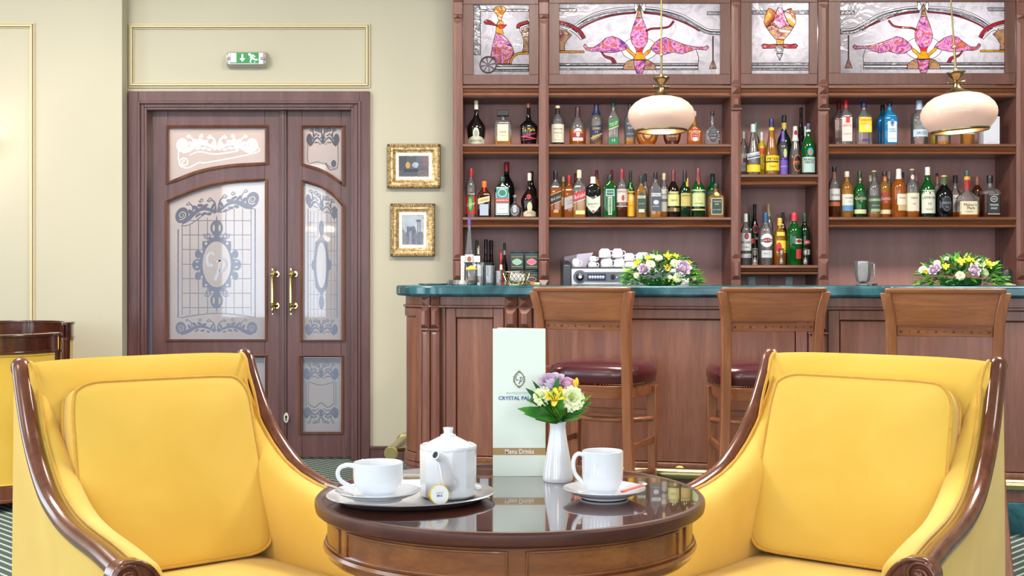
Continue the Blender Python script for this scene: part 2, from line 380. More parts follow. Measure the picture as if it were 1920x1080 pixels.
for i, (x, y) in enumerate(CEIL):  # frames round the added ceiling panels
    m_ = MB()
    for q in ((-.5, -.45, -.5, .5), (.45, .5, -.5, .5), (-.45, .45, -.5, -.45), (-.45, .45, .45, .5)): m_.box(x+q[0], x+q[1], y+q[2], y+q[3], 3.52, CH)
    m_.build('trim_%d' % (i+3), M['white'], kind='structure', smooth=False)
# ------------------------------------------------------------------ double door
YC = YW - .03; YLF = 7.72; YG = 7.735
def D(x, y): return (230 + x/2.077, 160 + y/2.077)
door = setting('door_1')
cs = MB()
def frame3(m_, px0, px1, pyt, wd, y0, y1):
    Yr = y0
    a, b_, t = X(px0, Yr), X(px1, Yr), Z(pyt, Yr); w_ = wd*Yr/F
    m_.box(a, a+w_, y0, y1, 0, t); m_.box(b_-w_, b_, y0, y1, 0, t); m_.box(a+w_, b_-w_, y0, y1, t-w_, t)
frame3(cs, 240, 693, 171, 19, YC, YW)
frame3(cs, 257, 676, 189, 5, YC-.012, YW)
frame3(cs, 262, 671, 193, 8, YC+.006, 7.83)
frame3(cs, 268, 665, 199, 7, YC+.014, 7.83)
cs.build('door_casing', M['door'], door, bevel=.003)
lz0, lzt = Z(856, YLF), Z(209, YLF)
def qarc(pts, n=10):
    # smooth arc through pixel points
    return [(p.x, p.y) for p in smoothpts([(a, b, 0) for a, b in pts], 5)]
T1 = qarc([D(178,375), D(300,330), D(420,308), D(558,300)])       # lower edge of top left pane
T2 = qarc([D(175,455), D(300,405), D(410,381), D(553,372)])       # upper edge of the tall left pane
T3 = qarc([D(703,304), D(770,324), D(815,348), D(856,378)])
T4 = qarc([D(703,378), D(770,400), D(815,428), D(856,472)])
panes = {
 'a': [D(178,165), D(558,165)] + T1[::-1],
 'b': T2 + [D(553,988), D(175,988)],
 'c': [D(703,165), D(856,165)] + T3[::-1],
 'd': T4 + [D(856,990), D(700,990)],
 'e': [(316,670), (496,670), (496,809.5), (316,809.5)],
 'f': [(564.5,671), (639,671), (639,809.5), (564.5,809.5)],
}
def pxp(poly, Y): return [(X(a, Y), Z(b, Y)) for a, b in poly]
def grow(poly, d):
    # parallel offset of an outline, outwards
    n = len(poly); A = sum(poly[i][0]*poly[(i+1) % n][1]-poly[(i+1) % n][0]*poly[i][1] for i in range(n)); s = 1 if A > 0 else -1; out = []
    for i in range(n):
        p = Vector(poly[i]); e1 = (p-Vector(poly[i-1])).normalized(); e2 = (Vector(poly[(i+1) % n])-p).normalized()
        n1 = Vector((e1.y, -e1.x))*s; n2 = Vector((e2.y, -e2.x))*s; m = (n1+n2).normalized(); k = d/max(.4, m.dot(n1)); out.append((p.x+m.x*k, p.y+m.y*k))
    return out
def arcshift(A, d, x0, x1):
    return [(x0, A[0][1]+d)] + [(a, b+d) for a, b in A[1:-1]] + [(x1, A[-1][1]+d)]
def leaf(x0, x1, g0, g1, Ta, Tb, mulx, lab):
    m_ = MB(); y0, y1 = YLF-.02, YLF+.03
    B = lambda a, b_, c, d: m_.box(X(a, YLF), X(b_, YLF), y0, y1, Z(d, YLF), Z(c, YLF))
    B(x0, g0, 209, 856); B(g1, x1, 209, 856); B(g0, g1, 209, 239); B(g0, g1, 637, 670); B(g0, g1, 810, 856)
    m_.prism(pxp(arcshift(Ta, 0, g0, g1) + arcshift(Tb, 0, g0, g1)[::-1], YLF), y0, y1)
    return m_.build('door_leaf', M['door'], door, bevel=.002)
leafL = leaf(287, 538, 316.5, 497.5, T1, T2, 527, 'l'); leafR = leaf(539.5, 661, 567.5, 640.5, T3, T4, 550, 'r')
ml = MB()
ml.box(X(526, YLF), X(539, YLF), YLF-.034, YLF-.018, lz0, lzt); ml.box(X(529, YLF), X(535.5, YLF), YLF-.040, YLF-.03, lz0, lzt)
ml.build('astragal', M['door'], leafL, bevel=.002)
def mould(poly, parent):
    q = pxp(poly, YLF-.03); m_ = MB()
    for rr_, off, yy in ((.0075, 3.5, YLF-.024), (.005, 1.2, YLF-.02)):
        g = pxp(grow(poly, off), YLF-.03)
        m_.tube([(a, yy, b_) for a, b_ in g], rr_, 6, closed=True, up=(0, 1, 0))
    return m_.build('pane_moulding', M['doorm'], parent)
for k_, v in panes.items(): mould(v, leafL if k_ in 'abe' else leafR)

# ---- constrained triangulation: outlines split a sheet of glass into regions
def inpoly(x, y, P_):
    c = False; j = len(P_)-1
    for i in range(len(P_)):
        a, b_ = P_[i], P_[j]
        if (a[1] > y) != (b_[1] > y) and x < (b_[0]-a[0])*(y-a[1])/(b_[1]-a[1])+a[0]: c = not c
        j = i
    return c
def cdt(border, polys, lines=()):
    vs, es = [], []
    def addl(pl, closed):
        b0 = len(vs)
        for a, b_ in pl: vs.append(Vector((a, b_)))
        n_ = len(pl)
        for i in range(n_ if closed else n_-1): es.append((b0+i, b0+(i+1) % n_))
    addl(border, True)
    for pl in polys: addl(pl, True)
    for pl in lines: addl(pl, False)
    v2, e2, f2, ov, oe, of = delaunay_2d_cdt(vs, es, [], 0, 1e-4)
    v2 = [(v.x, v.y) for v in v2]; hard = set()
    for e_, o_ in zip(e2, oe):
        if o_: hard.add((min(e_), max(e_)))
    f2 = [tuple(f) for f in f2]; out = []
    for f in f2:
        cx = sum(v2[i][0] for i in f)/3; cy = sum(v2[i][1] for i in f)/3
        if inpoly(cx, cy, border): out.append((f, cx, cy))
    return v2, out, hard
def ribbon(pts, w0, w1=None, k=4, wm=None):
    p = smoothpts([(a, b, 0) for a, b in pts], k); n_ = len(p); L, Rr = [], []
    w1 = w0 if w1 is None else w1
    for i in range(n_):
        t = (p[min(i+1, n_-1)]-p[max(i-1, 0)]); t = t.normalized() if t.length > 1e-9 else Vector((1, 0, 0)); u = i/(n_-1)
        w_ = (w0+(w1-w0)*u) if wm is None else (w0*(1-u)**2+2*wm*u*(1-u)+w1*u*u)
        q = Vector((-t.y, t.x, 0))*w_/2; L.append((p[i].x+q.x, p[i].y+q.y)); Rr.append((p[i].x-q.x, p[i].y-q.y))
    return L+Rr[::-1]
def ell(cx, cy, rx, ry, n=20, a0=0): return [(cx+rx*cos(2*PI*i/n+a0), cy+ry*sin(2*PI*i/n+a0)) for i in range(n)]
def spiral(cx, cy, r, s, turns=1.4, w_=1.6, a0=0.0, n=16):
    pts = [(cx+s*r*(1-.75*i/n)*cos(a0+2*PI*turns*i/n), cy+r*(1-.75*i/n)*sin(a0+2*PI*turns*i/n)) for i in range(n+1)]
    return ribbon(pts, w_, w_*.7, 1)
def frieze(cx, cy, wd, h, f=1, amp=0.0):
    # acanthus scroll: volutes at both ends, S stems with lobed leaves and curls towards the centre. f=-1 flips it upside down
    P_ = []; h *= 1.1; q_ = min(h, wd*.26)
    def el(x, y, rx, ry, an):   # tilted leaf lobe
        return [(x+rx*cos(a)*cos(an)-ry*sin(a)*sin(an), y+rx*cos(a)*sin(an)+ry*sin(a)*cos(an)) for a in [2*PI*i/12 for i in range(12)]]
    for s in (-1, 1):
        X_ = lambda u: cx+s*wd*u
        P_.append(ell(X_(.44), cy+f*h*.08, q_*.36, h*.42*(.6+.4*q_/h), 16))
        P_.append(ribbon([(X_(.44), cy+f*h*.44), (X_(.36), cy+f*h*.34), (X_(.27), cy+f*h*.08), (X_(.18), cy-f*h*.02), (X_(.09), cy+f*h*.12), (X_(.015), cy+f*h*.34)], q_*.30, q_*.12, 3))
        for u, v, rx, ry, an in ((.33,.02,.20,.10,-.9), (.27,-.16,.20,.09,-.7), (.21,-.22,.18,.09,-.3), (.15,-.14,.17,.09,.3), (.24,.26,.17,.08,.5), (.17,.26,.17,.08,.2), (.10,.34,.14,.07,-.2), (.055,-.02,.20,.08,1.1), (.035,.22,.16,.07,1.4)):
            P_.append(el(X_(u), cy+f*h*v, q_*rx, q_*ry, s*f*an))
        P_.append(ribbon([(X_(.012), cy+f*h*.30), (X_(.03), cy-f*h*.20), (X_(.075), cy-f*h*.42)], h*.10, h*.07, 3))
        P_.append(spiral(X_(.095), cy-f*h*.44, h*.13, s, 1.3, h*.06))
        P_.append(spiral(X_(.20), cy-f*h*.50, h*.12, s, 1.2, h*.06))
        P_.append(ribbon([(X_(.30), cy-f*h*.02), (X_(.31), cy-f*h*.28), (X_(.345), cy-f*h*.46)], h*.09, h*.05, 3)); P_.append(spiral(X_(.36), cy-f*h*.48, h*.11, s, 1.2, h*.05))
    return P_
def volute_eyes(cx, cy, wd, h, f=1):
    h *= 1.1; out = []
    for s in (-1, 1): out.append(spiral(cx+s*wd*.44, cy+f*h*.08, h*.24, s, 1.5, h*.05, 1.0))
    return out
def etched(key, clear, parent, back=()):
    """one sheet of frosted glass; regions inside the 'clear' outlines are left unfrosted. back = outlines frosted again."""
    bd = panes[key]; v2, tris, hard = cdt(bd, list(clear)+list(back))
    m_ = MB(); vs = [(X(a, YG), YG, Z(b_, YG)) for a, b_ in v2]; fs = [[], []]
    for f, cx, cy in tris:
        c = any(inpoly(cx, cy, q) for q in clear) and not any(inpoly(cx, cy, q) for q in back)
        fs[1 if c else 0].append(f)
    m_.add(vs, fs[0], 0); m_.v = m_.v; m_.f += fs[1]; m_.m += [1]*len(fs[1])
    return m_.build('glass_pane', [M['frost'], M['etch2' if key == 'a' else 'etch']], parent, smooth=False)
# top left
c1 = frieze(D(368,228)[0], D(368,228)[1], 148, 28, 1)
c1 += [ribbon([D(218,250), D(220,300), D(250,322), D(300,300), D(330,300), D(520,262), D(522,235)], 1.6, 1.6, 4), spiral(D(240,300)[0], D(240,300)[1], 10, 1, 1.5, 2.2, 2.0), ribbon([D(260,272), D(300,258), D(360,268), D(450,255)], 1.2, 2.4, 3)]
etched('a', c1, leafL, volute_eyes(D(368,228)[0], D(368,228)[1], 148, 28))
# tall left pane
c2 = []
A2 = [(a, b_) for a, b_ in [D(228,500), D(300,455), D(360,470), D(420,432), D(500,440)]]
for s_, x_ in ((-1, 216), (1, 516)): c2.append(ribbon([D(x_, 560 if s_ < 0 else 480), D(x_, 700), D(x_, 905)], 2.6, 2.6, 2))
for x_ in (232, 262, 295, 330, 402, 434, 467, 500): c2.append(ribbon([D(x_, 540 if x_ < 280 else (515 if x_ < 350 else 480)), D(x_, 700), D(x_, 892)], 1.5, 1.5, 1))
for y_ in (527, 583, 640, 697, 753, 810, 866): c2.append(ribbon([D(232, y_), D(370, y_), D(500, y_)], 1.5, 1.5, 1))
c2.append(ribbon([D(228,548), D(262,542), D(330,498), D(400,492), D(450,466), D(512,482)], 1.8, 1.8, 4))
c2.append(ribbon([D(225,905), D(300,893), D(370,888), D(440,893), D(510,903)], 1.8, 1.8, 3))
for q in frieze(0, 0, 150, 32, 1):   # follow the slope of the arch
    c2.append([(D(368,0)[0]+a, D(0,470)[1]+b_-a*.22) for a, b_ in q])
c2 += frieze(D(365,940)[0], D(365,940)[1], 152, 25, 1)
ocx, ocy = D(366, 697)
ring = []
for i in range(56):
    a = 2*PI*i/56; k_ = 1+.10*max(0, cos(8*a))+.05*cos(16*a); ring.append((ocx+33*k_*cos(a), ocy+53*k_*sin(a)))
c2.append(ring)
b2 = [ell(ocx, ocy, 26.5, 43, 28)]+volute_eyes(D(365,940)[0], D(365,940)[1], 152, 25)+[[(D(368,0)[0]+a, D(0,470)[1]+b_-a*.22) for a, b_ in q] for q in volute_eyes(0, 0, 150, 32)]
c2b = [ell(ocx, ocy, 24.5, 41, 28)]
for s in (-1, 1):
    c2 += [ell(ocx+s*37, ocy+1, 9, 11, 14), ell(ocx+s*35, ocy-19, 6, 8, 12), ell(ocx+s*35, ocy+22, 6, 8, 12)]
    c2 += [ell(ocx, ocy+s*68, 12, 15, 16), ribbon([(ocx, ocy+s*80), (ocx, ocy+s*92)], 4, .6, 3)]
    for q in (-1, 1):
        c2.append(spiral(ocx+q*17, ocy+s*54, 7, q, 1.3, 2.4, s*.5))
        b2.append(ell(ocx+q*5.5, ocy+s*68, 2.2, 6.5, 10)); b2.append(ell(ocx+s*37, ocy+q*5, 3.2, 1.6, 8))
        b2.append(ell(ocx+q*20, ocy+s*39, 2.6, 2.6, 8)); b2.append(ell(ocx+q*28, ocy+s*24, 2.0, 3.4, 8))
gl2 = etched('b', c2, leafL, b2)
# monogram: thin raised strokes sandblasted darker on the oval
mono = [ribbon([(ocx-4, ocy-17), (ocx-12, ocy-22), (ocx-18, ocy-10), (ocx-15, ocy+2), (ocx-7, ocy+1)], 4, 6.5, 8),
        ribbon([(ocx-1, ocy-4), (ocx+6, ocy-6), (ocx+3, ocy+14), (ocx-3, ocy+30)], 3, 6.5, 8),
        ribbon([(ocx+4, ocy-6), (ocx+14, ocy-10), (ocx+19, ocy), (ocx+13, ocy+12), (ocx+5, ocy+12)], 3, 5.5, 8)]
mm = MB()
for q in mono: mm.add([(X(a, YG), YG-.002, Z(b_, YG)) for a, b_ in q], [(i, i+1, len(q)-2-i, len(q)-1-i) for i in range(len(q)//2-1)])
mm.build('monogram', col((168,172,186), .4), gl2, smooth=False)
# top right
c3 = frieze(D(780,205)[0], D(780,205)[1], 58, 30, 1)
c3 += [ribbon([D(722,225), D(722,300), D(760,298), D(800,312), D(836,325), D(838,225)], 1.3, 1.3, 3), ell(*D(822,305), 5, 7, 10), ribbon([D(790,302), D(810,330), D(836,318)], 3, 1, 3)]
etched('c', c3, leafR)
# tall right pane
c4 = []
for x_ in (722, 835): c4.append(ribbon([D(x_, 480), D(x_, 700), D(x_, 905)], 2, 2, 2))
for x_ in (732, 745, 760, 775, 795, 812, 826): c4.append(ribbon([D(x_, 490), D(x_, 700), D(x_, 900)], .8, .8, 1))
for y_ in (535, 590, 645, 700, 760, 815, 872): c4.append(ribbon([D(724, y_), D(780, y_), D(834, y_)], .8, .8, 1))
for q in frieze(0, 0, 56, 32, 1): c4.append([(D(775,0)[0]+a, D(0,465)[1]+b_+a*.45) for a, b_ in q])
c4 += frieze(D(774,945)[0], D(774,945)[1], 58, 26, 1)
rx_, ry_ = D(774, 700)
ring = []
for i in range(48):
    a = 2*PI*i/48; k_ = 1+.12*max(0, cos(8*a)); ring.append((rx_+14*k_*cos(a), ry_+54*k_*sin(a)))
c4.append(ring); b4 = [ell(rx_, ry_, 9.5, 43, 24)]
for s in (-1, 1): c4 += [ell(rx_, ry_+s*70, 5, 14, 12), ell(rx_+s*15, ry_, 4, 10, 10)]
etched('d', c4, leafR, b4)
# lower panes
def lowpane(key, cx, wd, par):
    c = frieze(cx, 698, wd, 28, 1)+frieze(cx, 777, wd, 26, -1)
    x0, x1 = cx-wd*.45, cx+wd*.45
    c += [ribbon([(x0, 716), (x0, 740), (x0, 762)], 1.4, 1.4, 1), ribbon([(x1, 716), (x1, 740), (x1, 762)], 1.4, 1.4, 1),
          ribbon([(x0+4, 716), (cx, 722), (x1-4, 716)], 1.6, 1.6, 3), ribbon([(x0+4, 716), (x0+4, 740), (x0+4, 758)], 1.2, 1.2, 1), ribbon([(x1-4, 716), (x1-4, 740), (x1-4, 758)], 1.2, 1.2, 1),
          ribbon([(x0+3, 756), (cx-wd*.2, 764), (cx, 755), (cx+wd*.2, 764), (x1-3, 756)], 2, 2, 3)]
    etched(key, c, par)
lowpane('e', 406, 130, leafL); lowpane('f', 602, 62, leafR)
# pull handles, keyhole
def handle(px, parent):
    Yh = YLF-.075; m_ = MB(); x = X(px, Yh); zt = Z(497, Yh); zb = Z(590, Yh); L = zt-zb
    pr = [(0, .001), (.008, .004), (.004, .03), (.009, .06), (.012, .10), (.006, .14), (.020, .165), (.022, .19), (.012, .215), (.017, .235), (.0155, .26), (.0155, .74), (.017, .765), (.012, .785), (.022, .81), (.020, .835), (.006, .86), (.012, .885), (.010, .92), (.003, .95), (.006, .975), (.001, 1)]
    m_.lathe([(max(r*.8, .0008), zb+z*L) for r, z in pr], 16, (x, Yh, 0))
    for q in (.18, .82):
        z = zb+q*L; m_.tube([(x, Yh, z), (x+.012, YLF-.04, z), (x+.014, YLF-.02, z)], [.010, .009, .018], 10)
        m_.tube([(x+.014, YLF-.03, z), (x+.014, YLF-.02, z)], .021, 14)
    m_.build('pull_handle', M['brass'], parent)
handle(511, leafL); handle(545.5, leafR)
kh = MB(); q = [(X(539+5*cos(a), YLF), Z(782+9.5*sin(a), YLF)) for a in [2*PI*i/16 for i in range(16)]]
kh.prism(q, YLF-.045, YLF-.02)
ko = kh.build('keyhole_plate', col((225,220,200), .25, .8), leafR, bevel=.001)
MB().prism([(X(539+2*cos(a), YLF), Z(780+2.5*sin(a), YLF)) for a in [2*PI*i/10 for i in range(10)]], YLF-.048, YLF-.044).box(X(538, YLF), X(540, YLF), YLF-.048, YLF-.044, Z(788, YLF), Z(780, YLF)).xf(Matrix()).build('astragal_keyhole', M['black'], leafR)

# ------------------------------------------------------------------ lettering
_tc = {}
def text2d(s, res=2, bold=0.0):
    k_ = (s, res, bold)
    if k_ in _tc: return _tc[k_]
    cu = bpy.data.curves.new('t', 'FONT'); cu.body = s; cu.align_x = 'CENTER'; cu.resolution_u = res; cu.offset = bold; cu.size = 1
    o = bpy.data.objects.new('t', cu); C.objects.link(o); bpy.context.view_layer.update()
    ev = o.evaluated_get(bpy.context.evaluated_depsgraph_get()); me = ev.to_mesh()
    vs = [(v.co.x, v.co.y) for v in me.vertices]; fs = [tuple(p.vertices) for p in me.polygons]
    ev.to_mesh_clear(); bpy.data.objects.remove(o); bpy.data.curves.remove(cu)
    if vs:
        ym = min(v[1] for v in vs); yM = max(v[1] for v in vs); x0 = min(v[0] for v in vs); x1 = max(v[0] for v in vs)
        vs = [((a-(x0+x1)/2), (b_-(ym+yM)/2)) for a, b_ in vs]; ext = (x1-x0, yM-ym)
    else: ext = (1, 1)
    _tc[k_] = (vs, fs, ext); return _tc[k_]
def fit_text(m_, s, cx, cz, wd, h, fn, mi=0, bold=0.0, res=2, slant=0.0):
    """text stretched to wd x h, mapped through fn(x,z)->xyz"""
    vs, fs, (ex, ey) = text2d(s, res, bold); sx = wd/ex; sz = h/ey
    m_.add([fn(cx+a*sx+b_*sz*slant, cz+b_*sz) for a, b_ in vs], fs, mi)

# ------------------------------------------------------------------ exit sign
ex = thing('exit_sign', 'green and white emergency exit light with arrow and running figure above the double door', 'exit sign', (X(465, YW), YW, Z(113, YW)))
kx = YW/F
hs = MB(); sec = []
for x in (-37.5, -36, 0, 35, 36.5):
    s_ = .85 if abs(x) > 36.2 else 1
    sec.append([(x*kx, -d*1.0, z*kx*s_) for d, z in ((0, -14.5), (.03, -14.5), (.052, -9), (.06, 0), (.052, 9), (.03, 14.5), (0, 14.5))])
hs.loft(sec); hs.build('housing', col((176,172,160), .35), ex)
MB().box(-33*kx, 33*kx, -.064, -.05, -11*kx, 11*kx).build('lens', col((205,208,214), .25), ex, bevel=.004)
FG = lambda x, y: ((x-968)/13.714*kx+27.3*0+((968-466*13.714+5486)*0), 0)
def es(X_, Y_):   # crop pixels (x13.714, origin 400,80) to local metres
    return ((400+X_/13.714-465)*kx, -(80+Y_/13.714-113)*kx)
def flat(poly, d, mi=0, m_=None): m_.prism([es(a, b_) for a, b_ in poly], d-.002, d, mi=mi)
sg = MB(); flat([(495,305), (1218,305), (1218,575), (495,575)], -.064, 0, sg)
for poly in ([(508,320), (655,320), (655,555), (508,555)],
             [(785,345), (832,345), (832,455), (880,455), (808,540), (735,455), (785,455)],
             [(990+34*cos(a), 352+34*sin(a)) for a in [2*PI*i/14 for i in range(14)]],
             [(1015,375), (1050,350), (1095,362), (1142,405), (1120,425), (1080,392), (1062,392), (1105,450), (1150,470), (1195,465), (1198,505), (1130,508), (1070,470), (1035,500), (1035,558), (998,558), (1000,490), (1035,445), (1020,430), (1005,448), (990,430), (1015,405)],
             [(1085,552), (1130,535), (1145,555)]):
    flat(poly, -.0662, 1, sg)
sg.build('pictogram', [col((0,128,60), .4, emit=.12), col((232,240,238), .4, emit=.25)], ex, smooth=False)
cl_ = MB(); cl_.box(-34*kx, -29*kx, -.068, -.05, -2.5*kx, 2.5*kx); cl_.box(27.5*kx, 36*kx, -.068, -.05, -2.5*kx, 2.5*kx)
cl_.build('clip', col((140,142,150), .2, .7), ex, bevel=.003)

# ------------------------------------------------------------------ gilt pictures
def raster(name, x0, x1, z0, z1, y, nx, nz, fn, parent):
    me = bpy.data.meshes.new(name); vs = []; fs = []
    for j in range(nz+1):
        for i in range(nx+1): vs.append((x0+(x1-x0)*i/nx, y, z0+(z1-z0)*j/nz))
    for j in range(nz):
        for i in range(nx): a = j*(nx+1)+i; fs.append((a, a+1, a+nx+2, a+nx+1))
    me.from_pydata(vs, [], fs); ca = me.color_attributes.new('paint', 'FLOAT_COLOR', 'POINT'); i = 0
    for j in range(nz+1):
        for q in range(nx+1): ca.data[i].color = lin(fn(q/nx, 1-j/nz)); i += 1
    m_, nt_, b_ = newmat('painted_print'); at = nt_.nodes.new('ShaderNodeVertexColor'); at.layer_name = 'paint'
    nt_.links.new(at.outputs[0], b_.inputs['Base Color']); b_.inputs['Roughness'].default_value = .35
    me.materials.append(m_); o = bpy.data.objects.new(name, me); C.objects.link(o); o.parent = parent; return o
def mixc(a, b_, t): t = max(0, min(1, t)); return tuple(a[i]+(b_[i]-a[i])*t for i in range(3))
random.seed(5); NZ = [[random.random() for _ in range(64)] for _ in range(64)]
def vn(x, y):
    x = x % 60; y = y % 60; i, j = int(x), int(y); fx, fy = x-i, y-j
    return (NZ[i][j]*(1-fx)+NZ[i+1][j]*fx)*(1-fy)+(NZ[i][j+1]*(1-fx)+NZ[i+1][j+1]*fx)*fy
def paint1(u, v):
    c = mixc((104,110,124), (78,80,92), v+.4*vn(u*9, v*9))
    if v < .28+.1*vn(u*12, 3): c = mixc(c, (70,74,78), .8 if u < .6 else .2)
    if u < .22+.06*vn(v*8, 1) and v < .7: c = (62,66,76)
    if u > .8 and v < .5: c = mixc(c, (136,96,96), .7)
    if ((u-.3)/.07)**2+((v-.45)/.17)**2 < 1: c = (190,150,70)
    if ((u-.56)/.10)**2+((v-.44)/.14)**2 < 1: c = mixc((120,140,170), (225,225,215), vn(u*50, v*30))
    if .15 < u < .66 and .62 < v < .8: c = (48,52,62)
    if v > .68 and u > .62: c = mixc(c, (176,130,110), .6*vn(u*20, v*30))
    return c
def paint2(u, v):
    c = mixc((150,172,190), (186,192,200), vn(u*6, v*6))
    if v > .62-.25*vn(u*7, 2): c = mixc((96,102,122), (140,146,160), vn(u*24, v*24))
    if .2 < u < .62 and v > .35+.1*abs(u-.4)+.06*vn(u*30, 1): c = mixc((86,92,112), (120,124,140), vn(u*30, v*20))
    if .68 < u < .9 and .14 < v < .22: c = (84,88,106)
    if (.72 < u < .77 or .82 < u < .87) and v > .2: c = (104,108,126)
    if .32 < u < .44 and v > .55: c = mixc(c, (176,180,190), .5)
    return c
M['gold'] = None
m, nt, b = newmat('gilt'); n = noise(nt, 60, 4, 1); r = ramp(nt, [(0.3, (120,92,56)), (0.5, (196,164,110)), (0.7, (232,208,160))], n.outputs['Fac'])
nt.links.new(r.outputs[0], b.inputs['Base Color']); b.inputs['Metallic'].default_value = .55; b.inputs['Roughness'].default_value = .35; bump(nt, b, n.outputs['Fac'], .5, .003); M['gold'] = m
def picture(px0, px1, py0, py1, mat_, art, fn, label):
    Y = YW; x0, x1, z0, z1 = X(px0, Y), X(px1, Y), Z(py1, Y), Z(py0, Y); cx, cz = (x0+x1)/2, (z0+z1)/2
    t = thing('framed_picture', label, 'picture', (cx, YW, cz), group=None)
    x0 -= cx; x1 -= cx; z0 -= cz; z1 -= cz; m_ = MB()
    prof = [(0, 0), (0, .03), (.004, .036), (.016, .036), (.02, .026), (.034, .024), (.045, .016), (.052, .014), (.052, 0)]
    secs = []
    for sx_, sz_ in ((-1, -1), (1, -1), (1, 1), (-1, 1), (-1, -1)):
        bx = x0 if sx_ < 0 else x1; bz = z0 if sz_ < 0 else z1
        secs.append([(bx-sx_*a, -d, bz-sz_*a) for a, d in prof])
    m_.loft(secs, 0, True, False)
    for i_ in range(len(m_.m)): m_.m[i_] = 1 if i_ % 9 in (0, 1, 7, 8) else 0
    m_.build('frame', [M['gold'], M['golddk']], t, sharp=25)
    # beaded ornament round the outer edge
    bd = MB(); rng_ = []
    nx = int((x1-x0)/.011); nz_ = int((z1-z0)/.011)
    for i in range(nx):
        for zz in (z0+.010, z1-.010): rng_.append((x0+.005+(x1-x0-.01)*i/(nx-1), zz))
    for i in range(nz_):
        for xx in (x0+.010, x1-.010): rng_.append((xx, z0+.005+(z1-z0-.01)*i/(nz_-1)))
    for a, b_ in rng_: bd.sphere((a, -.036, b_), .0045, 6, 4)
    bd.build('bead_trim', M['golddk'], t)
    a = (mat_[0]-(px0+px1)/2)*Y/F; b_ = (mat_[1]-(px0+px1)/2)*Y/F; c_ = -(mat_[3]-(py0+py1)/2)*Y/F; d_ = -(mat_[2]-(py0+py1)/2)*Y/F
    MB().box(a, b_, -.012, -.006, c_, d_).build('mat_board', col((226,228,232), .7), t, smooth=False)
    a = (art[0]-(px0+px1)/2)*Y/F; b_ = (art[1]-(px0+px1)/2)*Y/F; c_ = -(art[3]-(py0+py1)/2)*Y/F; d_ = -(art[2]-(py0+py1)/2)*Y/F
    raster('painting', a, b_, c_, d_, -.0125, 60, 50, fn, t)
    e_ = MB()
    for q in ((a-.003, b_+.003, c_-.003, c_), (a-.003, b_+.003, d_, d_+.003), (a-.003, a, c_, d_), (b_, b_+.003, c_, d_)): e_.box(q[0], q[1], -.014, -.012, q[2], q[3])
    e_.build('mat_bevel', M['gold'], t, smooth=False)
picture(727, 826, 271, 353, (739, 813, 283, 341), (748.5, 803.5, 293, 331), paint1, 'small landscape-format gilt-framed painting of a dark scene with figures, upper of two on the wall')
picture(733, 815.5, 382, 480.5, (747, 801, 396, 466), (755, 793.5, 404, 458), paint2, 'small upright gilt-framed grey-blue painting of ruined columns, lower of two on the wall')
# ================================================================== BACK BAR CABINET
YF = 7.29; YB = 7.60; CTOP = 2.98
posts = [(849.5, 868), (1010, 1029), (1370, 1388.5), (1533, 1553), (1904, 1924)]
zcup = Z(181, YF); ZS1 = Z(270, YF); ZS2 = Z(407, YF); ZA = Z(327, YF); ZB_ = Z(497, YF); ZC = .90
cab = thing('bar_cabinet', 'tall brown wooden back-bar shelving unit with leaded glass cupboards along its top', 'cabinet', (0, 0, 0))
bk = MB().box(X(850, YF), X(1924, YF), YB, YB+.045, 0, CTOP); bk.build('back_panel', M['cabback'], cab, smooth=False)
for i, (a, b_) in enumerate(posts):
    m_ = MB(); x0, x1 = X(a, YF), X(b_, YF)
    m_.box(x0, x1, YF-.012, YB, 0, CTOP)
    m_.build('post', M['cab'], cab, bevel=.003)
    m_ = MB()
    def blk(py0, py1, flat_=0, d=.02): m_.pyramid(x0+.002, x1-.002, Z(py1, YF), Z(py0, YF), YF-.014, d, 0, flat_)
    if i in (0, 1, 4):
        blk(-22, 5); blk(27, 36, 0, .016); blk(38, 484, 1, .008); blk(486, 524, 1, .016); blk(525, 552)
        m_.box(x0-.002, x1+.002, YF-.028, YF-.012, Z(486.5, YF), Z(484, YF))
    else:
        blk(-22, 5); blk(8, 158, 1, .006); blk(160, 177); blk(179, 204, 1, .018); blk(208, 484, 1, .008); blk(486, 524, 1, .016)
        m_.box(x0-.003, x1+.003, YF-.03, YF-.012, Z(206.5, YF), Z(204, YF))
    m_.build('faceted_block', M['cab'], cab, smooth=False)
def shelf_mesh(px0, px1, zt, thick, name='shelf'):
    zb = zt-thick; y0 = YF-.008
    sec = [(YB, zt), (y0, zt), (y0-.006, zt-.004), (y0-.006, zt-.016), (y0+.008, zt-.018), (y0+.010, zt-.026), (y0+.014, zt-.034), (y0+.022, zt-.040), (y0+.026, zb+.014), (y0+.006, zb+.012), (y0+.002, zb+.006), (y0+.006, zb), (YB, zb)]
    return MB().prism(sec, X(px0, YF), X(px1, YF), 'x').build(name, M['lip'], cab, sharp=30)
comps = [(868, 1010), (1029, 1370), (1388.5, 1533), (1553, 1904)]
for i, (a, b_) in enumerate(comps):
    shelf_mesh(a, b_, Z(160.5, YF), .066, 'cornice')
    MB().box(X(a, YF), X(b_, YF), YF+.01, YB, zcup-.004, zcup+.02).build('cupboard_floor', M['cab'], cab, smooth=False)
    if i == 2: shelf_mesh(a, b_, ZA, .064); shelf_mesh(a, b_, ZB_, .056)
    else: shelf_mesh(a, b_, ZS1, .061); shelf_mesh(a, b_, ZS2, .062)
MB().box(X(850, YF), X(1924, YF), 7.03, YB, ZC-.04, ZC).build('back_counter', M['marble'], cab, bevel=.005)
for (a, b_) in ((850, 1029), (1029, 1388), (1388, 1553), (1553, 1924)):
    MB().box(X(a, YF)+.003, X(b_, YF)-.003, 7.06, 7.075, .1, ZC-.05).build('cupboard_door', M['cab'], cab, bevel=.004)
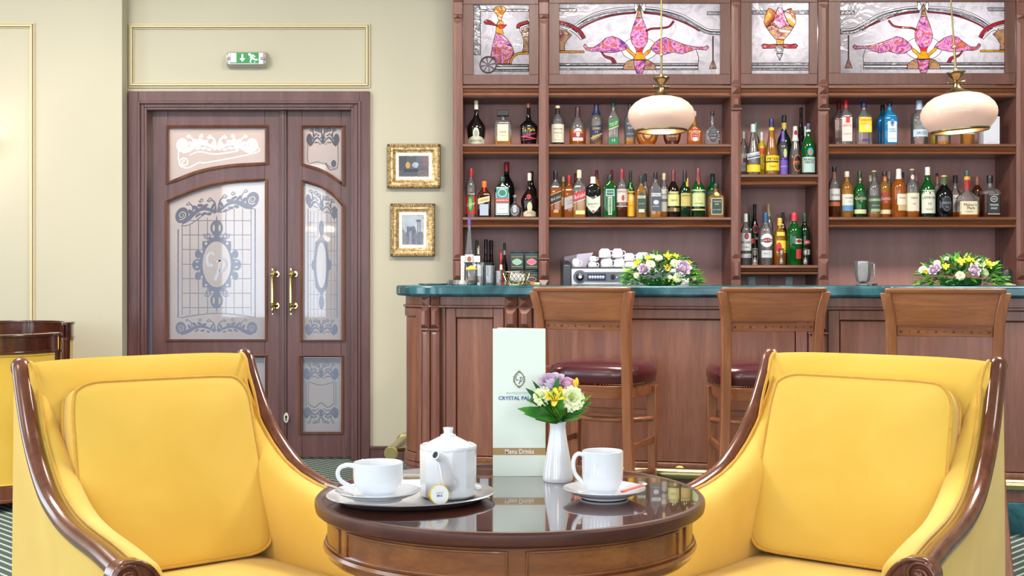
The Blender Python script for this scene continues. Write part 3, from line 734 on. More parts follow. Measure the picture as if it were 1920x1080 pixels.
MB().box(X(850, YF)-.03, X(1924, YF)+.03, YF-.06, YB, CTOP, CTOP+.09).build('crown', M['cab'], cab, bevel=.01)
# socket plates on the back panel under the middle bay
for px in (1409, 1479):
    t = thing('wall_socket', 'small pale socket plate above the marble top, %s of the middle shelf bay' % ('left side' if px == 1409 else 'right side'), 'socket', (X(px, YB), YB, Z(526, YB)))
    MB().box(-.022, .022, -.01, 0, -.03, .025).box(-.012, .012, -.013, -.009, -.014, .012).build('plate', col((205,212,205), .4), t, bevel=.002)
# thin vertical battens on the back panel of the middle bay
MB().box(X(1441, YB), X(1443, YB), YB-.004, YB, ZC, ZB_-.06).build('panel_joint', M['cabd'], cab, smooth=False)

# ---- leaded glass doors
glassdef = []
def s1(X_, Y_): return (840+X_/3.858, Y_/3.857)
def s2(X_, Y_): return (1160+X_/3.858, Y_/3.857)
def s4(X_, Y_): return (1540+X_/3.858, Y_/3.857)
def band(a, w_): return ribbon(a, w_, w_, 5)
# door 1
R1 = [('g_grey', [(888,8),(898,8),(901,18),(901,103),(888,103)]), ('g_grey', [s1(235,66),s1(583,66),s1(583,82),s1(235,82)]),
 ('g_gold', [s1(*q) for q in [(328,78),(340,55),(375,42),(408,52),(420,76),(398,105),(386,148),(366,148),(354,108)]]),
 ('g_gold', [s1(*q) for q in [(352,182),(357,158),(380,146),(400,160),(404,182)]]),
 ('g_gold', [s1(*q) for q in [(350,190),(392,196),(402,255),(345,238)]]),
 ('g_purple', [s1(*q) for q in [(345,238),(402,255),(430,285),(462,330),(476,380),(452,430),(442,462),(360,462),(345,430),(309,405),(322,330)]]),
 ('g_red', [s1(*q) for q in [(258,158),(275,142),(310,150),(345,178),(360,190),(320,182),(270,174)]]),
 ('g_bred', [s1(*q) for q in [(345,180),(425,180),(405,202),(382,208)]]),
 ('g_red', band([s1(583,160), s1(545,168), s1(512,182), s1(508,205)], 6)),
 ('g_white', band([s1(583,180), s1(550,188), s1(524,204), s1(540,250)], 3)),
 ('g_amber', [s1(*q) for q in [(583,200),(545,210),(530,240),(548,290),(545,345),(536,380),(583,375)]]),
 ('g_gold', band([s1(583,383), s1(520,386), s1(480,402), s1(457,435), s1(452,462)], 4)),
 ('g_grey', [s1(355,465), s1(583,465), s1(583,482), s1(348,482)]), ('g_white', [s1(345,484), s1(583,484), s1(583,500), s1(340,500)]), ('g_grey', [s1(335,502), s1(583,502), s1(583,516), s1(325,516)])]
wc = s1(290, 470)
L1 = [[s1(235,66), s1(235,400)], [s1(185,398), s1(240,398)], [s1(240,170), s1(260,168)], [s1(425,176), s1(500,176)], [s1(482,30), s1(490,90), s1(530,150)], [s1(445,462), s1(583,462)], [s1(480,402), s1(470,350)]]
# fan motif used in doors 2 and 4 (drawn for door 2, mirrored and shifted for door 4)
def fan(T):
    f = lambda *q: T(*s1(*q)); g = lambda *q: T(*s2(*q)); rg = []
    arc_o = [s1(808,262), s1(890,190), s1(960,130), s1(1060,80), s1(1200,48), s1(1375,36)]
    A_out = [T(1049,64), T(1071,48), T(1089,34.5), T(1115,21), T(1151,13), T(1193,9.5)]
    A_mid = [T(1049,68), T(1074,51), T(1092,38), T(1118,25), T(1153,17), T(1193,14.5)]
    A_in = [T(1075,55), T(1099,40), T(1128,29), T(1160,23), T(1193,20)]
    A_red = [T(1080,59), T(1100,46), T(1129,34), T(1160,27), T(1192,24)]
    mir = lambda p: p
    rg += [('g_white', band(A_mid, 3.2)), ('g_grey', band(A_in, 5)), ('g_red', band(A_red, 2.4))]
    B_mid = [T(1206,14), T(1240,18), T(1278,28), T(1308,45), T(1328,56), T(1351,58)]
    B_in = [T(1206,19), T(1240,23), T(1275,33), T(1305,50), T(1327,61), T(1351,63)]
    B_red = [T(1207,24), T(1240,28), T(1272,38), T(1298,50), T(1312,58)]
    rg += [('g_white', band(B_mid, 3.2)), ('g_grey', band(B_in, 5)), ('g_red', band(B_red, 2.4))]
    rg += [('g_white', [T(1193,6), T(1197,14), T(1193,21), T(1190,21), T(1190,6)]), ('g_white', [T(1206,6), T(1202,14), T(1206,21), T(1210,21), T(1210,6)])]
    rg += [('g_amber', [T(1196,22), T(1196,15), T(1199,8), T(1202,15), T(1202,22), T(1204,34), T(1193,34)])]
    rg += [('g_white', ell(*T(1199,92), 34, 22, 24))]
    rg += [('g_purple', [T(1193,33), T(1204,33), T(1210,48), T(1215,63), T(1214,79), T(1207,90), T(1199,93), T(1191,90), T(1184,80), T(1182,67), T(1187,49)])]
    rg += [('g_bred', [T(1190,88), T(1199,93), T(1208,88), T(1204,97), T(1194,97)])]
    rg += [('g_purple', [f(*q) for q in [(980,335),(988,320),(1000,325),(1010,345),(1050,345),(1100,312),(1140,276),(1190,262),(1240,280),(1290,318),(1312,350),(1260,366),(1200,380),(1130,380),(1080,370),(1040,372),(1000,362)]])]
    rg += [('g_purple', [g(*q) for q in [(230,345),(262,308),(300,280),(340,270),(390,290),(440,310),(500,330),(560,340),(620,340),(640,328),(652,345),(632,363),(560,355),(500,376),(460,390),(400,376),(330,395),(280,390),(242,366)]])]
    rg += [('g_gold', [T(1172,88), T(1181,93), T(1193,104), T(1190,108), T(1176,96)]), ('g_gold', [T(1222,90), T(1213,95), T(1204,104), T(1207,108), T(1219,98)])]
    rg += [('g_gold', [T(1193,97), T(1204,97), T(1206,105), T(1212,112), T(1186,112), T(1192,105)])]
    rg += [('g_amber', [T(1168,131), T(1170,121), T(1178,114), T(1187,112), T(1212,112), T(1220,115), T(1228,122), T(1230,131)])]
    rg += [('g_purple', [T(1186,113), T(1211,113), T(1208,128), T(1204,138), T(1194,138), T(1190,128)])]
    rg += [('g_red', band([T(1211,58), T(1222,54), T(1238,53), T(1254,50), T(1263,40)], 3.2)), ('g_red', ribbon([T(1127,97), T(1135,106), T(1148,111), T(1154,123)], 1.5, 8, 4))]
    # left side, continuing the curve of door 1
    rg += [('g_red', ribbon([T(1049,42), T(1072,49), T(1088,60), T(1095,72)], 6.5, 6.5, 5)), ('g_white', ribbon([T(1049,50), T(1070,56), T(1084,66), T(1090,74)], 3.5, 3.5, 5))]
    rg += [('g_amber', [T(1049,56), T(1062,58), T(1072,66), T(1064,74), T(1058,84), T(1059,95), T(1049,95)]), ('g_gold', [T(1049,95.5), T(1095,95.5), T(1095,99), T(1049,99)])]
    rg += [('g_grey', [T(1049,16), T(1082,16), T(1080,22), T(1049,22)]), ('g_grey', [T(1049,119), T(1309,119), T(1309,123), T(1049,123)]), ('g_white', [T(1049,124), T(1309,124), T(1309,128), T(1049,128)]), ('g_grey', [T(1049,128), T(1309,128), T(1309,131), T(1049,131)])]
    rg += [('g_amber', [T(1337,110), T(1343,129), T(1330,129)]), ('g_red', [T(1336,68), T(1337.5,68), T(1337.5,111), T(1336,111)]), ('g_grey', [T(1326,22), T(1351,22), T(1351,28), T(1326,28)])]
    ln = [[T(1086,6), T(1081,20), T(1085,32)], [T(1095,72), T(1097,80)], [T(1095,97), T(1095,119)], [T(1074,66), T(1068,80), T(1068,95)], [T(1049,131), T(1351,131)], [T(1309,119), T(1309,138)],
          [T(1315,60), T(1308,78), T(1305,92), T(1310,108), T(1309,119)], [T(1325,6), T(1318,14), T(1325,22), T(1324,45)], [T(1049,63), T(1049,64)], [T(1168,131), T(1168,138)], [T(1229,131), T(1229,138)]]
    # put the base flower back on top of the bottom bands
    rg.append(rg.pop([i for i, q in enumerate(rg) if q[0] == 'g_amber' and len(q[1]) == 8][0])) if False else None
    am = [('g_amber', [T(1168,131), T(1170,121), T(1178,114), T(1187,112), T(1212,112), T(1220,115), T(1228,122), T(1230,131)]), ('g_purple', [T(1188,113), T(1210,113), T(1208,128), T(1204,138), T(1194,138), T(1190,128)])]
    return rg+am, ln
R2, L2 = fan(lambda a, b_: (a, b_))
R4, L4 = fan(lambda a, b_: (1730.5-(a-1200)*1.022, b_-1.5))
R3 = [('g_grey', [(1410,20),(1518,20),(1518,27),(1410,27)]),
 ('g_orange', [s2(*q) for q in [(1083,60),(1060,105),(1050,160),(1068,200),(1100,178),(1125,130),(1136,96),(1110,66)]]),
 ('g_orange', [s2(*q) for q in [(1248,60),(1275,105),(1283,160),(1264,200),(1232,178),(1208,130),(1198,96),(1224,66)]]),
 ('g_purple', [s2(*q) for q in [(1136,96),(1148,62),(1165,50),(1184,62),(1198,96),(1214,145),(1222,190),(1166,205),(1108,180),(1125,130)]]),
 ('g_amber', [s2(*q) for q in [(1068,200),(1104,180),(1166,205),(1228,182),(1264,200),(1235,244),(1196,288),(1140,288),(1100,246)]]),
 ('g_gold', [s2(*q) for q in [(1140,288),(1196,288),(1188,322),(1146,322)]]),
 ('g_red', [s2(*q) for q in [(1032,330),(1045,317),(1085,322),(1140,318),(1166,326),(1192,318),(1240,322),(1280,316),(1296,330),(1282,350),(1230,350),(1165,345),(1100,350),(1046,352)]]),
 ('g_white', ell(*s2(1163,357), 7.4, 7.4, 18)), ('g_grey', ell(*s2(1163,357), 5.5, 5.5, 16)),
 ('g_grey', [s2(1140,386), s2(1188,386), s2(1165,438)]),
 ('g_grey', [s2(964,455), s2(1380,455), s2(1380,476), s2(964,476)]), ('g_white', [s2(964,478), s2(1380,478), s2(1380,490), s2(964,490)]), ('g_grey', [s2(964,492), s2(1380,492), s2(1380,508), s2(964,508)])]
L3 = [[s2(964,330), s2(1035,330)], [s2(1295,330), s2(1380,330)], [s2(1165,438), s2(1165,455)], [s2(1085,15), s2(1090,60)], [s2(1245,15), s2(1245,60)], [s2(964,104), s2(1050,104)], [s2(1280,104), s2(1380,104)]]
YGL = YF-.004
def leaded(dx0_, dx1_, g, regions, lines, lab):
    gx0, gx1, gy0, gy1 = g; m_ = MB(); y0, y1 = YF-.022, YF+.006
    fx0, fx1, ft, fb = X(dx0_+.5, y0), X(dx1_-.5, y0), CTOP-.004, Z(158, y0)
    ax0, ax1, at, ab = X(gx0, y0), X(gx1, y0), Z(gy0, y0), Z(gy1, y0)
    m_.box(fx0, ax0, y0, y1, ab, at); m_.box(ax1, fx1, y0, y1, ab, at); m_.box(fx0, fx1, y0, y1, fb, ab); m_.box(fx0, fx1, y0, y1, at, ft)
    fr = m_.build('leaded_door', M['cabd'], cab, bevel=.002)
    bd = [(gx0-1.5, gy0-1.5), (gx1+1.5, gy0-1.5), (gx1+1.5, gy1+1.5), (gx0-1.5, gy1+1.5)]
    cl = lambda q: [(min(max(a, gx0-1.5), gx1+1.5), min(max(b_, gy0-1.5), gy1+1.5)) for a, b_ in q]
    regions = [(mt, cl(q)) for mt, q in regions]; lines = [cl(q) for q in lines]
    v2, tris, hard = cdt(bd, [q for _, q in regions], lines)
    T_ = {}
    def mat_of(x, y):
        r_ = None
        for mt, q in regions:
            if inpoly(x, y, q): r_ = mt
        return r_ or 'g_clear'
    edge = {}
    mats_ = [mat_of(cx, cy) for f, cx, cy in tris]
    for i, (f, cx, cy) in enumerate(tris):
        for a in range(3): edge.setdefault((min(f[a], f[(a+1) % 3]), max(f[a], f[(a+1) % 3])), []).append(i)
    par = list(range(len(tris)))
    def fd(i):
        while par[i] != i: par[i] = par[par[i]]; i = par[i]
        return i
    linekeys = set()
    for e_, ii in edge.items():
        if len(ii) == 2:
            i, j = ii
            # same glass on both sides of an outline drawn for another region is one piece
            if mats_[i] == mats_[j] and (e_ not in hard or mats_[i] != 'g_clear'): par[fd(i)] = fd(j)
    groups = {}
    for i in range(len(tris)): groups.setdefault(fd(i), []).append(i)
    def ar(f): a, b_, c = (v2[k_] for k_ in f); return abs((b_[0]-a[0])*(c[1]-a[1])-(c[0]-a[0])*(b_[1]-a[1]))/2
    small = MB(); sm = []
    order = ['g_clear','g_grey','g_white','g_purple','g_gold','g_orange','g_red','g_bred','g_amber']
    for k_, ids in groups.items():
        A_ = sum(ar(tris[i][0]) for i in ids); used = {}; vs = []; fs = []
        for i in ids:
            q = []
            for v in tris[i][0]:
                if v not in used: used[v] = len(vs); vs.append((X(v2[v][0], YGL), YGL, Z(v2[v][1], YGL)))
                q.append(used[v])
            fs.append(tuple(q))
        if A_ < 14: small.add(vs, fs, order.index(mats_[ids[0]]))
        else: MB().add(vs, fs).build('pane', M[mats_[ids[0]]], fr, smooth=False)
    if small.f: small.build('small_panes', [M[q] for q in order], fr, smooth=False, kind='stuff')
    ld = MB()
    for e_, ii in edge.items():
        if len(ii) < 2 or fd(ii[0]) == fd(ii[1]): continue
        (a, b_), (c, d_) = v2[e_[0]], v2[e_[1]]; L_ = math.hypot(c-a, d_-b_)
        if L_ < .05: continue
        ux, uy = (c-a)/L_, (d_-b_)/L_; hw = .55; ex_ = .3
        q = [(a-ux*ex_-uy*hw, b_-uy*ex_+ux*hw), (c+ux*ex_-uy*hw, d_+uy*ex_+ux*hw), (c+ux*ex_+uy*hw, d_+uy*ex_-ux*hw), (a-ux*ex_+uy*hw, b_-uy*ex_-ux*hw)]
        mid = [((q[0][0]+q[3][0])/2, (q[0][1]+q[3][1])/2), ((q[1][0]+q[2][0])/2, (q[1][1]+q[2][1])/2)]
        ld.add([(X(x, YGL), YGL-.001, Z(y, YGL)) for x, y in q]+[(X(x, YGL), YGL-.004, Z(y, YGL)) for x, y in mid], [(0, 1, 5, 4), (4, 5, 2, 3), (0, 4, 3), (1, 2, 5)])
    ld.build('lead_came', M['came'], fr, smooth=False, kind='stuff')
    return fr
fr1 = leaded(868, 1010, (888, 992, 8, 140), R1, L1, '')
leaded(1029, 1370, (1049, 1351, 6, 139), R2, L2, '')
leaded(1388.5, 1533, (1410, 1517.5, 4, 138), R3, L3, '')
leaded(1553, 1904, (1576, 1885, 3, 137), R4, L4, '')
whl = MB(); wx, wz = X(wc[0], YGL), Z(wc[1], YGL); kk = YGL/F
whl.tube([(wx+15*kk*cos(2*PI*i/28), YGL-.006, wz+15*kk*sin(2*PI*i/28)) for i in range(28)], .005, 6, closed=True, up=(0, 1, 0))
whl.prism([(wx+4*kk*cos(2*PI*i/14), wz+4*kk*sin(2*PI*i/14)) for i in range(14)], YGL-.008, YGL-.003)
for i in range(8):
    a = 2*PI*i/8+.2; whl.tube([(wx+3*kk*cos(a), YGL-.005, wz+3*kk*sin(a)), (wx+14*kk*cos(a), YGL-.005, wz+14*kk*sin(a))], [.002, .005], 6)
whl.build('lead_wheel', col((74,62,70), .4, .4), fr1)
# lamps inside the cupboards
for px, py, e_ in ((935, 60, 5), (1120, 70, 4), (1200, 80, 5), (1290, 70, 4), (1445, 80, 5), (1490, 60, 3), (1650, 75, 4), (1728, 85, 5), (1810, 70, 4)):
    point('cupboard_lamp', (X(px, 7.5), 7.50, Z(py, 7.5)), e_*CUP, (1.0, 0.97, 0.95), .03)
MB().box(X(868, YF), X(1904, YF), YB-.006, YB-.001, zcup+.02, CTOP-.01).build('cupboard_lining', col((225,225,228), .8), cab, smooth=False)

# ================================================================== BAR
PHI = math.atan2(-.53, 2.583); cP, sP = cos(PHI), sin(PHI); BX, BY = -.3288, 6.0
def bu(px, v=0.0):
    bx, by = BX-v*sP, BY+v*cP; k_ = (px-960)/F
    return (k_*by-bx)/(cP-k_*sP)
def bxy(u, v): return (BX+u*cP-v*sP, BY+u*sP+v*cP)
def bz(py, px, v=0.0): Y = bxy(bu(px, v), v)[1]; return Z(py, Y)
bar = thing('bar_counter', 'long brown panelled wooden bar counter with faceted pilasters and a rounded left end', 'bar', (BX, BY, 0), PHI)
UR = 3.75; ARC = .27; CV = .27
def plan(r, off_right=UR, vback=.62, n=14, a0=-90, a1=-180):
    pts = [(off_right, CV-r)]
    for i in range(n+1):
        a = R(a0+(a1-a0)*i/n); pts.append((r*cos(a), CV+r*sin(a)))
    pts += [(-r, vback), (off_right, vback)]; return pts
m_ = MB(); m_.prism(plan(ARC-.014), .137, 1.057, 'z'); m_.build('carcass', M['bar'], bar)
m_ = MB(); m_.prism(plan(ARC+.03), 0, .137, 'z'); m_.build('plinth', M['marble'], bar, label='green marble plinth')
m_ = MB(); m_.prism(plan(ARC), .137, .225, 'z'); m_.prism(plan(ARC+.008), .205, .222, 'z'); m_.build('base_board', M['bar'], bar, bevel=.002)
m_ = MB(); m_.prism(plan(ARC+.002), 1.012, 1.057, 'z'); m_.prism(plan(ARC+.014), 1.001, 1.012, 'z'); m_.build('frieze', M['bar'], bar, bevel=.002)
def bay(u0, u1, name='panel'):
    m_ = MB(); f = .052; z0, z1 = .228, .998
    m_.box(u0, u0+f, -.006, .012, z0, z1); m_.box(u1-f, u1, -.006, .012, z0, z1); m_.box(u0+f, u1-f, -.006, .012, z1-f+.006, z1); m_.box(u0+f, u1-f, -.006, .012, z0, z0+f*.8)
    p = m_.build('panel_frame', M['bar'], bar, bevel=.004)
    g = MB(); a, b_, c, d_ = u0+f, u1-f, z0+f*.8, z1-f+.006
    g.add([(a,.010,c),(b_,.010,c),(b_,.010,d_),(a,.010,d_),(a+.006,.002,c+.006),(b_-.006,.002,c+.006),(b_-.006,.002,d_-.006),(a+.006,.002,d_-.006)], [(0,1,5,4),(1,2,6,5),(2,3,7,6),(3,0,4,7),(4,5,6,7)])
    g.build('panel_field', M['barf'], p, smooth=False)
def pilaster(u, v, ang, w_):
    m_ = MB(); h = w_/2-.001
    m_.box(-h, h, -.012, .012, .225, 1.056)
    m_.pyramid(-h, h, 1.004, 1.054, -.0125, .024); m_.pyramid(-h, h, .898, 1.001, -.0125, .022, 0, 1); m_.pyramid(-h, h, .23, .890, -.0125, .010, 0, 1)
    m_.box(-h-.003, h+.003, -.026, -.01, .889, .896)
    m_.xf(Matrix.Translation((u, v, 0)) @ Matrix.Rotation(ang, 4, 'Z')); m_.build('pilaster', M['bar'], bar, smooth=False)
ub = lambda px: bu(px)
bay(ub(836), ub(945)); bay(ub(1000), ub(1514)); bay(ub(1552), ub(2020))
for a, b_ in ((947, 971.5), (973, 998), (1516, 1533), (1534.5, 1551)):
    pilaster((ub(a)+ub(b_))/2, -.004, 0, ub(b_)-ub(a))
for a in (-111.5, -100.5): pilaster((ARC-.002)*cos(R(a)), CV+(ARC-.002)*sin(R(a)), R(a+90), .048)
MB().box(ub(832.5), ub(836), -.012, .01, .225, 1.0).build('corner_bead', M['bar'], bar, bevel=.003)
# curved end panel
def arcstrip(m_, a0, a1, r0, r1, z0, z1, n=10):
    q = [(r1*cos(R(a0+(a1-a0)*i/n)), CV+r1*sin(R(a0+(a1-a0)*i/n))) for i in range(n+1)]+[(r0*cos(R(a1-(a1-a0)*i/n)), CV+r0*sin(R(a1-(a1-a0)*i/n))) for i in range(n+1)]
    m_.prism(q, z0, z1, 'z')
m_ = MB(); arcstrip(m_, -118, -127, .25, ARC+.006, .228, .998, 3); arcstrip(m_, -127, -180, .25, ARC+.006, .955, .998); arcstrip(m_, -127, -180, .25, ARC+.006, .228, .27)
m_.box(-ARC-.006, -ARC+.02, CV, .60, .955, .998); m_.box(-ARC-.006, -ARC+.02, CV, .60, .228, .27); m_.box(-ARC-.006, -ARC+.02, .55, .60, .27, .955)
pf = m_.build('panel_frame', M['bar'], bar, bevel=.003)
m_ = MB(); arcstrip(m_, -128, -180, .25, ARC-.002, .275, .95); m_.box(-ARC+.002, -ARC+.02, CV, .545, .275, .95); m_.build('panel_field', M['barf'], pf)
# foot rail, runs round the end and stops short of the wall
rail = MB(); rp = [(UR, -.09, .231)]
def loc(wx, wy): dx_, dy_ = wx-BX, wy-BY; return (dx_*cP+dy_*sP, -dx_*sP+dy_*cP)
rail.tube([(UR, -.09, .231), (1.5, -.09, .231), (-.06, -.09, .231)], .027, 14, up=(0, 0, 1)); rl = rail.build('foot_rail', M['brass'], bar)
MB().tube([(-.03, -.09, .231), (-.065, -.09, .231)], .036, 18).build('rail_end_collar', M['brass'], rl)
pa = loc(X(733, 6.36), 6.36)+(.231,); pb = loc(X(757.5, 7.0)+.012, 7.0)+(.231,); pa = Vector(pa); pb = Vector(pb); dr_ = (pb-pa).normalized()
rl2 = MB().tube([pa, pb], .029, 16).build('foot_rail', M['brass'], bar)
for o_ in (.0, .50): MB().tube([pa+dr_*o_, pa+dr_*(o_+.014)], .037, 20).tube([pa+dr_*(o_-.012), pa+dr_*(o_+.05)], .0315, 20).build('rail_end_collar', M['brass'], rl2)
MB().tube([pa+dr_*.1, Vector((-.25, .55, .231))], .012, 10).build('rail_bracket', M['brass'], bar)
for u in (.2, 1.15, 2.1, 3.05):
    MB().tube([(u, -.09, .231), (u, -.02, .231)], .012, 10).tube([(u, -.03, .231), (u, -.006, .231)], .03, 14).build('rail_bracket', M['brass'], bar)
mt = MB().prism(plan(ARC+.05, vback=.66, n=20), 1.0575, 1.110, 'z').build('marble_worktop', M['marble'], None, bevel=.012, seg=3)
mt.location = (BX, BY, 0); mt.rotation_euler = (0, 0, PHI)
tag(mt, 'long dark green veined marble worktop lying on the bar', 'worktop')
ZT = 1.1105

# ================================================================== BAR STOOLS
def make_stool(lab):
    t = thing('bar_stool', lab, 'bar stool', (0,0,0), 0, 'bar stools at the counter')
    yb = lambda z: -.215-.05*((z-.55)/.55)**2*(1 if z > .55 else .9)      # side curve of the back legs
    xs = lambda z: .190+.006*((z-.75)/.3)**2+(.020*max(0, (z-.96)/.14)**1.5)
    for s in (-1, 1):
        m_ = MB(); secs = []
        for z in [0, .1, .25, .4, .55, .7, .8, .88, .95, 1.0, 1.05, 1.09]:
            x = xs(z)*s; y = yb(z); a, b_ = .0195, .022
            secs.append([(x-a, y-b_, z), (x+a, y-b_, z), (x+a, y+b_, z), (x-a, y+b_, z)])
        m_.loft(secs); m_.build('back_leg', M['stool'], t, bevel=.004, sharp=50)
        m_ = MB(); secs = []
        for z in [0, .05, .15, .3, .5, .66]:
            x = (.185+.012*(1-z/.3)**2*(1 if z < .3 else 0))*s; y = .178+.004*(1-z/.3)**2*(1 if z < .3 else 0); a = .014+.008*z/.66
            secs.append([(x-a, y-a, z), (x+a, y-a, z), (x+a, y+a, z), (x-a, y+a, z)])
        m_.loft(secs); m_.build('front_leg', M['stool'], t, bevel=.003, sharp=50)
    def bowed(z0, z1, w0, w1, y0, y1, th, bow, name, mat, bev=.003, n=12):
        m_ = MB(); secs = []
        for i in range(n+1):
            u = -1+2*i/n; q = bow*(1-u*u)
            secs.append([(u*w0, y0-th/2-q, z0), (u*w0, y0+th/2-q, z0), (u*w1, y1+th/2-q, z1), (u*w1, y1-th/2-q, z1)])
        m_.loft(secs); return m_.build(name, mat, t, bevel=bev)
    bowed(.964, 1.092, .192, .206, -.243, -.262, .020, .012, 'backrest', M['stoolx'])
    bowed(1.088, 1.108, .216, .2175, -.262, -.266, .046, .012, 'top_rail', M['stoolx'], .006)
    sl = bowed(.924, .961, .172, .174, -.238, -.242, .016, .006, 'slat', M['stoolx'])
    for i in range(11):
        u = -.158+.0316*i; r_ = .0052 if i % 2 == 0 else .0026
        MB().sphere((u, -.250-.004*(1-(u/.16)**2), .943), r_, 10, 6, sy=.6).build('stud', M['darkw'], sl)
    # seat apron, cushion and nail heads
    def outline(w_, d0, d1, n=40):
        pts = []
        for i in range(n):
            a = 2*PI*i/n; ca, sa = cos(a), sin(a); e_ = 2/4.5
            x = w_*math.copysign(abs(ca)**e_, ca); y = math.copysign(abs(sa)**e_, sa)
            y = y*(d1 if y > 0 else d0); x *= 1-.06*(1 if y < 0 else 0)*abs(y/d0)
            pts.append((x, y+.01))
        return pts
    O = outline
    m_ = MB(); m_.loft([[(x, y, .625) for x, y in O(.197, .205, .195)], [(x, y, .682) for x, y in O(.203, .21, .2)]]); m_.build('seat_frame', M['stoolx'], t, bevel=.003)
    m_ = MB(); secs = []
    for z, k_ in ((.682, .975), (.69, 1.0), (.715, 1.035), (.74, 1.03), (.758, .985), (.768, .90), (.775, .72), (.779, .45), (.781, .1)):
        secs.append([(x*k_, y*k_, z) for x, y in O(.214, .19, .212)])
    m_.loft(secs); cu = m_.build('seat_cushion', M['leather'], t, sharp=80)
    n_ = MB(); pts = O(.211, .19, .208, 150)
    for x, y in pts: n_.sphere((x*1.012, y*1.012, .687), .0038, 6, 4)
    n_.build('nailhead_trim', M['brassd'], cu)
    for z, bow, w_ in ((.51, .12, .185), (.27, .10, .188)):
        m_ = MB(); pts = []
        for i in range(17):
            a = -1+2*i/16; pts.append((a*w_, .183-bow*(1-abs(a)**2.6)-.02, z))
        m_.tube(pts, .017, 8, up=(0, 0, 1), flat=.75); m_.build('curved_footrest', M['stoolx'], t, sharp=60)
    MB().box(-.18, .18, .170, .188, .52, .548).build('stretcher', M['stoolx'], t, bevel=.003)
    for s in (-1, 1):
        MB().box(s*.186-.009, s*.186+.009, -.21, .18, .40, .428).build('stretcher', M['stoolx'], t, bevel=.003)
    return t
stool = make_stool('')
def put_stool(o, px, Yb, ang, lab):
    xb = X(px, Yb); f = (sin(R(ang)), cos(R(ang)))
    o.location = (xb+f[0]*.25, Yb+f[1]*.25, 0); o.rotation_euler = (0, 0, -R(ang)); o['label'] = lab
st2 = copy_tree(stool); st3 = copy_tree(stool)
put_stool(stool, 1092, 5.22, 23, 'brown bar stool with burgundy seat standing just right of the drinks menu and vase')
put_stool(st2, 1449, 5.07, 0, 'brown bar stool facing the counter straight on, its back between the other two stools')
put_stool(st3, 1771, 4.62, 17, 'brown bar stool behind the top right corner of the right yellow armchair')

# ================================================================== PENDANT LAMPS
m, nt, b = newmat('opal_glass'); b.inputs['Base Color'].default_value = lin((196,162,148)); b.inputs['Roughness'].default_value = .2
b.inputs['Emission Color'].default_value = lin((255,214,190)); b.inputs['Emission Strength'].default_value = .23; M['opal'] = m
M['opalb'] = col((255,240,228), .3, emit=9.0)
def make_pendant(loc, lab, tilt=0, grp='pendant lamps over the bar', shm='opal', ztop=CH):
    t = thing('pendant_lamp', lab, 'lamp', loc, 0, grp); L = loc[2]
    m_ = MB(); m_.lathe([(.115, 0), (.128, .012), (.150, .04), (.1575, .070), (.156, .088), (.146, .110), (.126, .132), (.098, .150), (.062, .160)], 40, caps=False)
    m_.lathe([(.112, 0), (.125, .013), (.147, .042), (.154, .070), (.152, .088), (.142, .108), (.122, .129), (.095, .146), (.060, .156)], 40, caps=False)
    sh = m_.build('shade', M[shm], t)
    MB().lathe([(.1165, -.004), (.1215, 0), (.1215, .014), (.1165, .018), (.112, .014), (.112, -.001), (.1165, -.004)], 40, caps=False).build('rim_ring', M['brassd'], t)
    MB().lathe([(.064, .154), (.062, .160), (.050, .166), (.026, .178), (.015, .192), (.012, .204), (.016, .210), (.012, .216), (.014, .222), (.030, .238), (.034, .246), (.040, .249), (.039, .253), (.018, .254), (.010, .258), (.006, .266)], 28).build('fitter', M['brassd'], t)
    MB().tube([(-.034, 0, .209), (.034, 0, .209)], .0055, 10).sphere((-.034, 0, .209), .007, 8, 6).sphere((.034, 0, .209), .007, 8, 6).build('crossbar', M['brassd'], t)
    MB().tube([(0, 0, .255), (0, 0, .357)], .0055, 10).sphere((0, 0, .357), .0085, 12, 8).tube([(0, 0, .357), (0, 0, ztop-L)], .0038, 8).build('stem', M['brass'], t)
    MB().lathe([(.05, ztop-L-.001), (.048, ztop-L-.02), (.02, ztop-L-.04), (.006, ztop-L-.05)], 24).build('ceiling_rose', M['brassd'], t)
    MB().sphere((0, 0, .07), .03, 14, 10, sz=1.2).build('bulb', col((255,240,224), .4, emit=1.5), t)
    if tilt: t.rotation_euler = (0, tilt, 0)
    return t
YP1 = 5.72; YP2 = 5.18
make_pendant((X(1240, YP1), YP1, Z(246, YP1)), 'opal glass pendant lamp on a brass stem hanging left of the middle shelf bay')
make_pendant((X(1800, YP2), YP2, Z(246, YP2)), 'slightly tilted opal glass pendant lamp hanging over the right part of the bar', -R(4))
for p_ in (((X(1240, YP1), YP1, Z(246, YP1)+.03)), ((X(1800, YP2), YP2, Z(246, YP2)+.03))): point('pendant_bulb_light', p_, 4, (1.0, .86, .72), .05)
for k_, (px, py) in enumerate(((582, 427), (597, 443), (617, 427))):
    make_pendant((X(px, 17.7), -2.2-(.5 if k_ == 1 else 0), Z(py, 17.7)-.07), 'bright pendant lamp behind the viewpoint, %s of three mirrored in the door glass' % ('leftmost', 'middle and lowest', 'rightmost')[k_], 0, 'pendant lamps behind the viewpoint', 'opalb', Z(py, 17.7)-.07+(CH-Z(py, 17.7)+.07)/.6).scale = (.6, .6, .6)
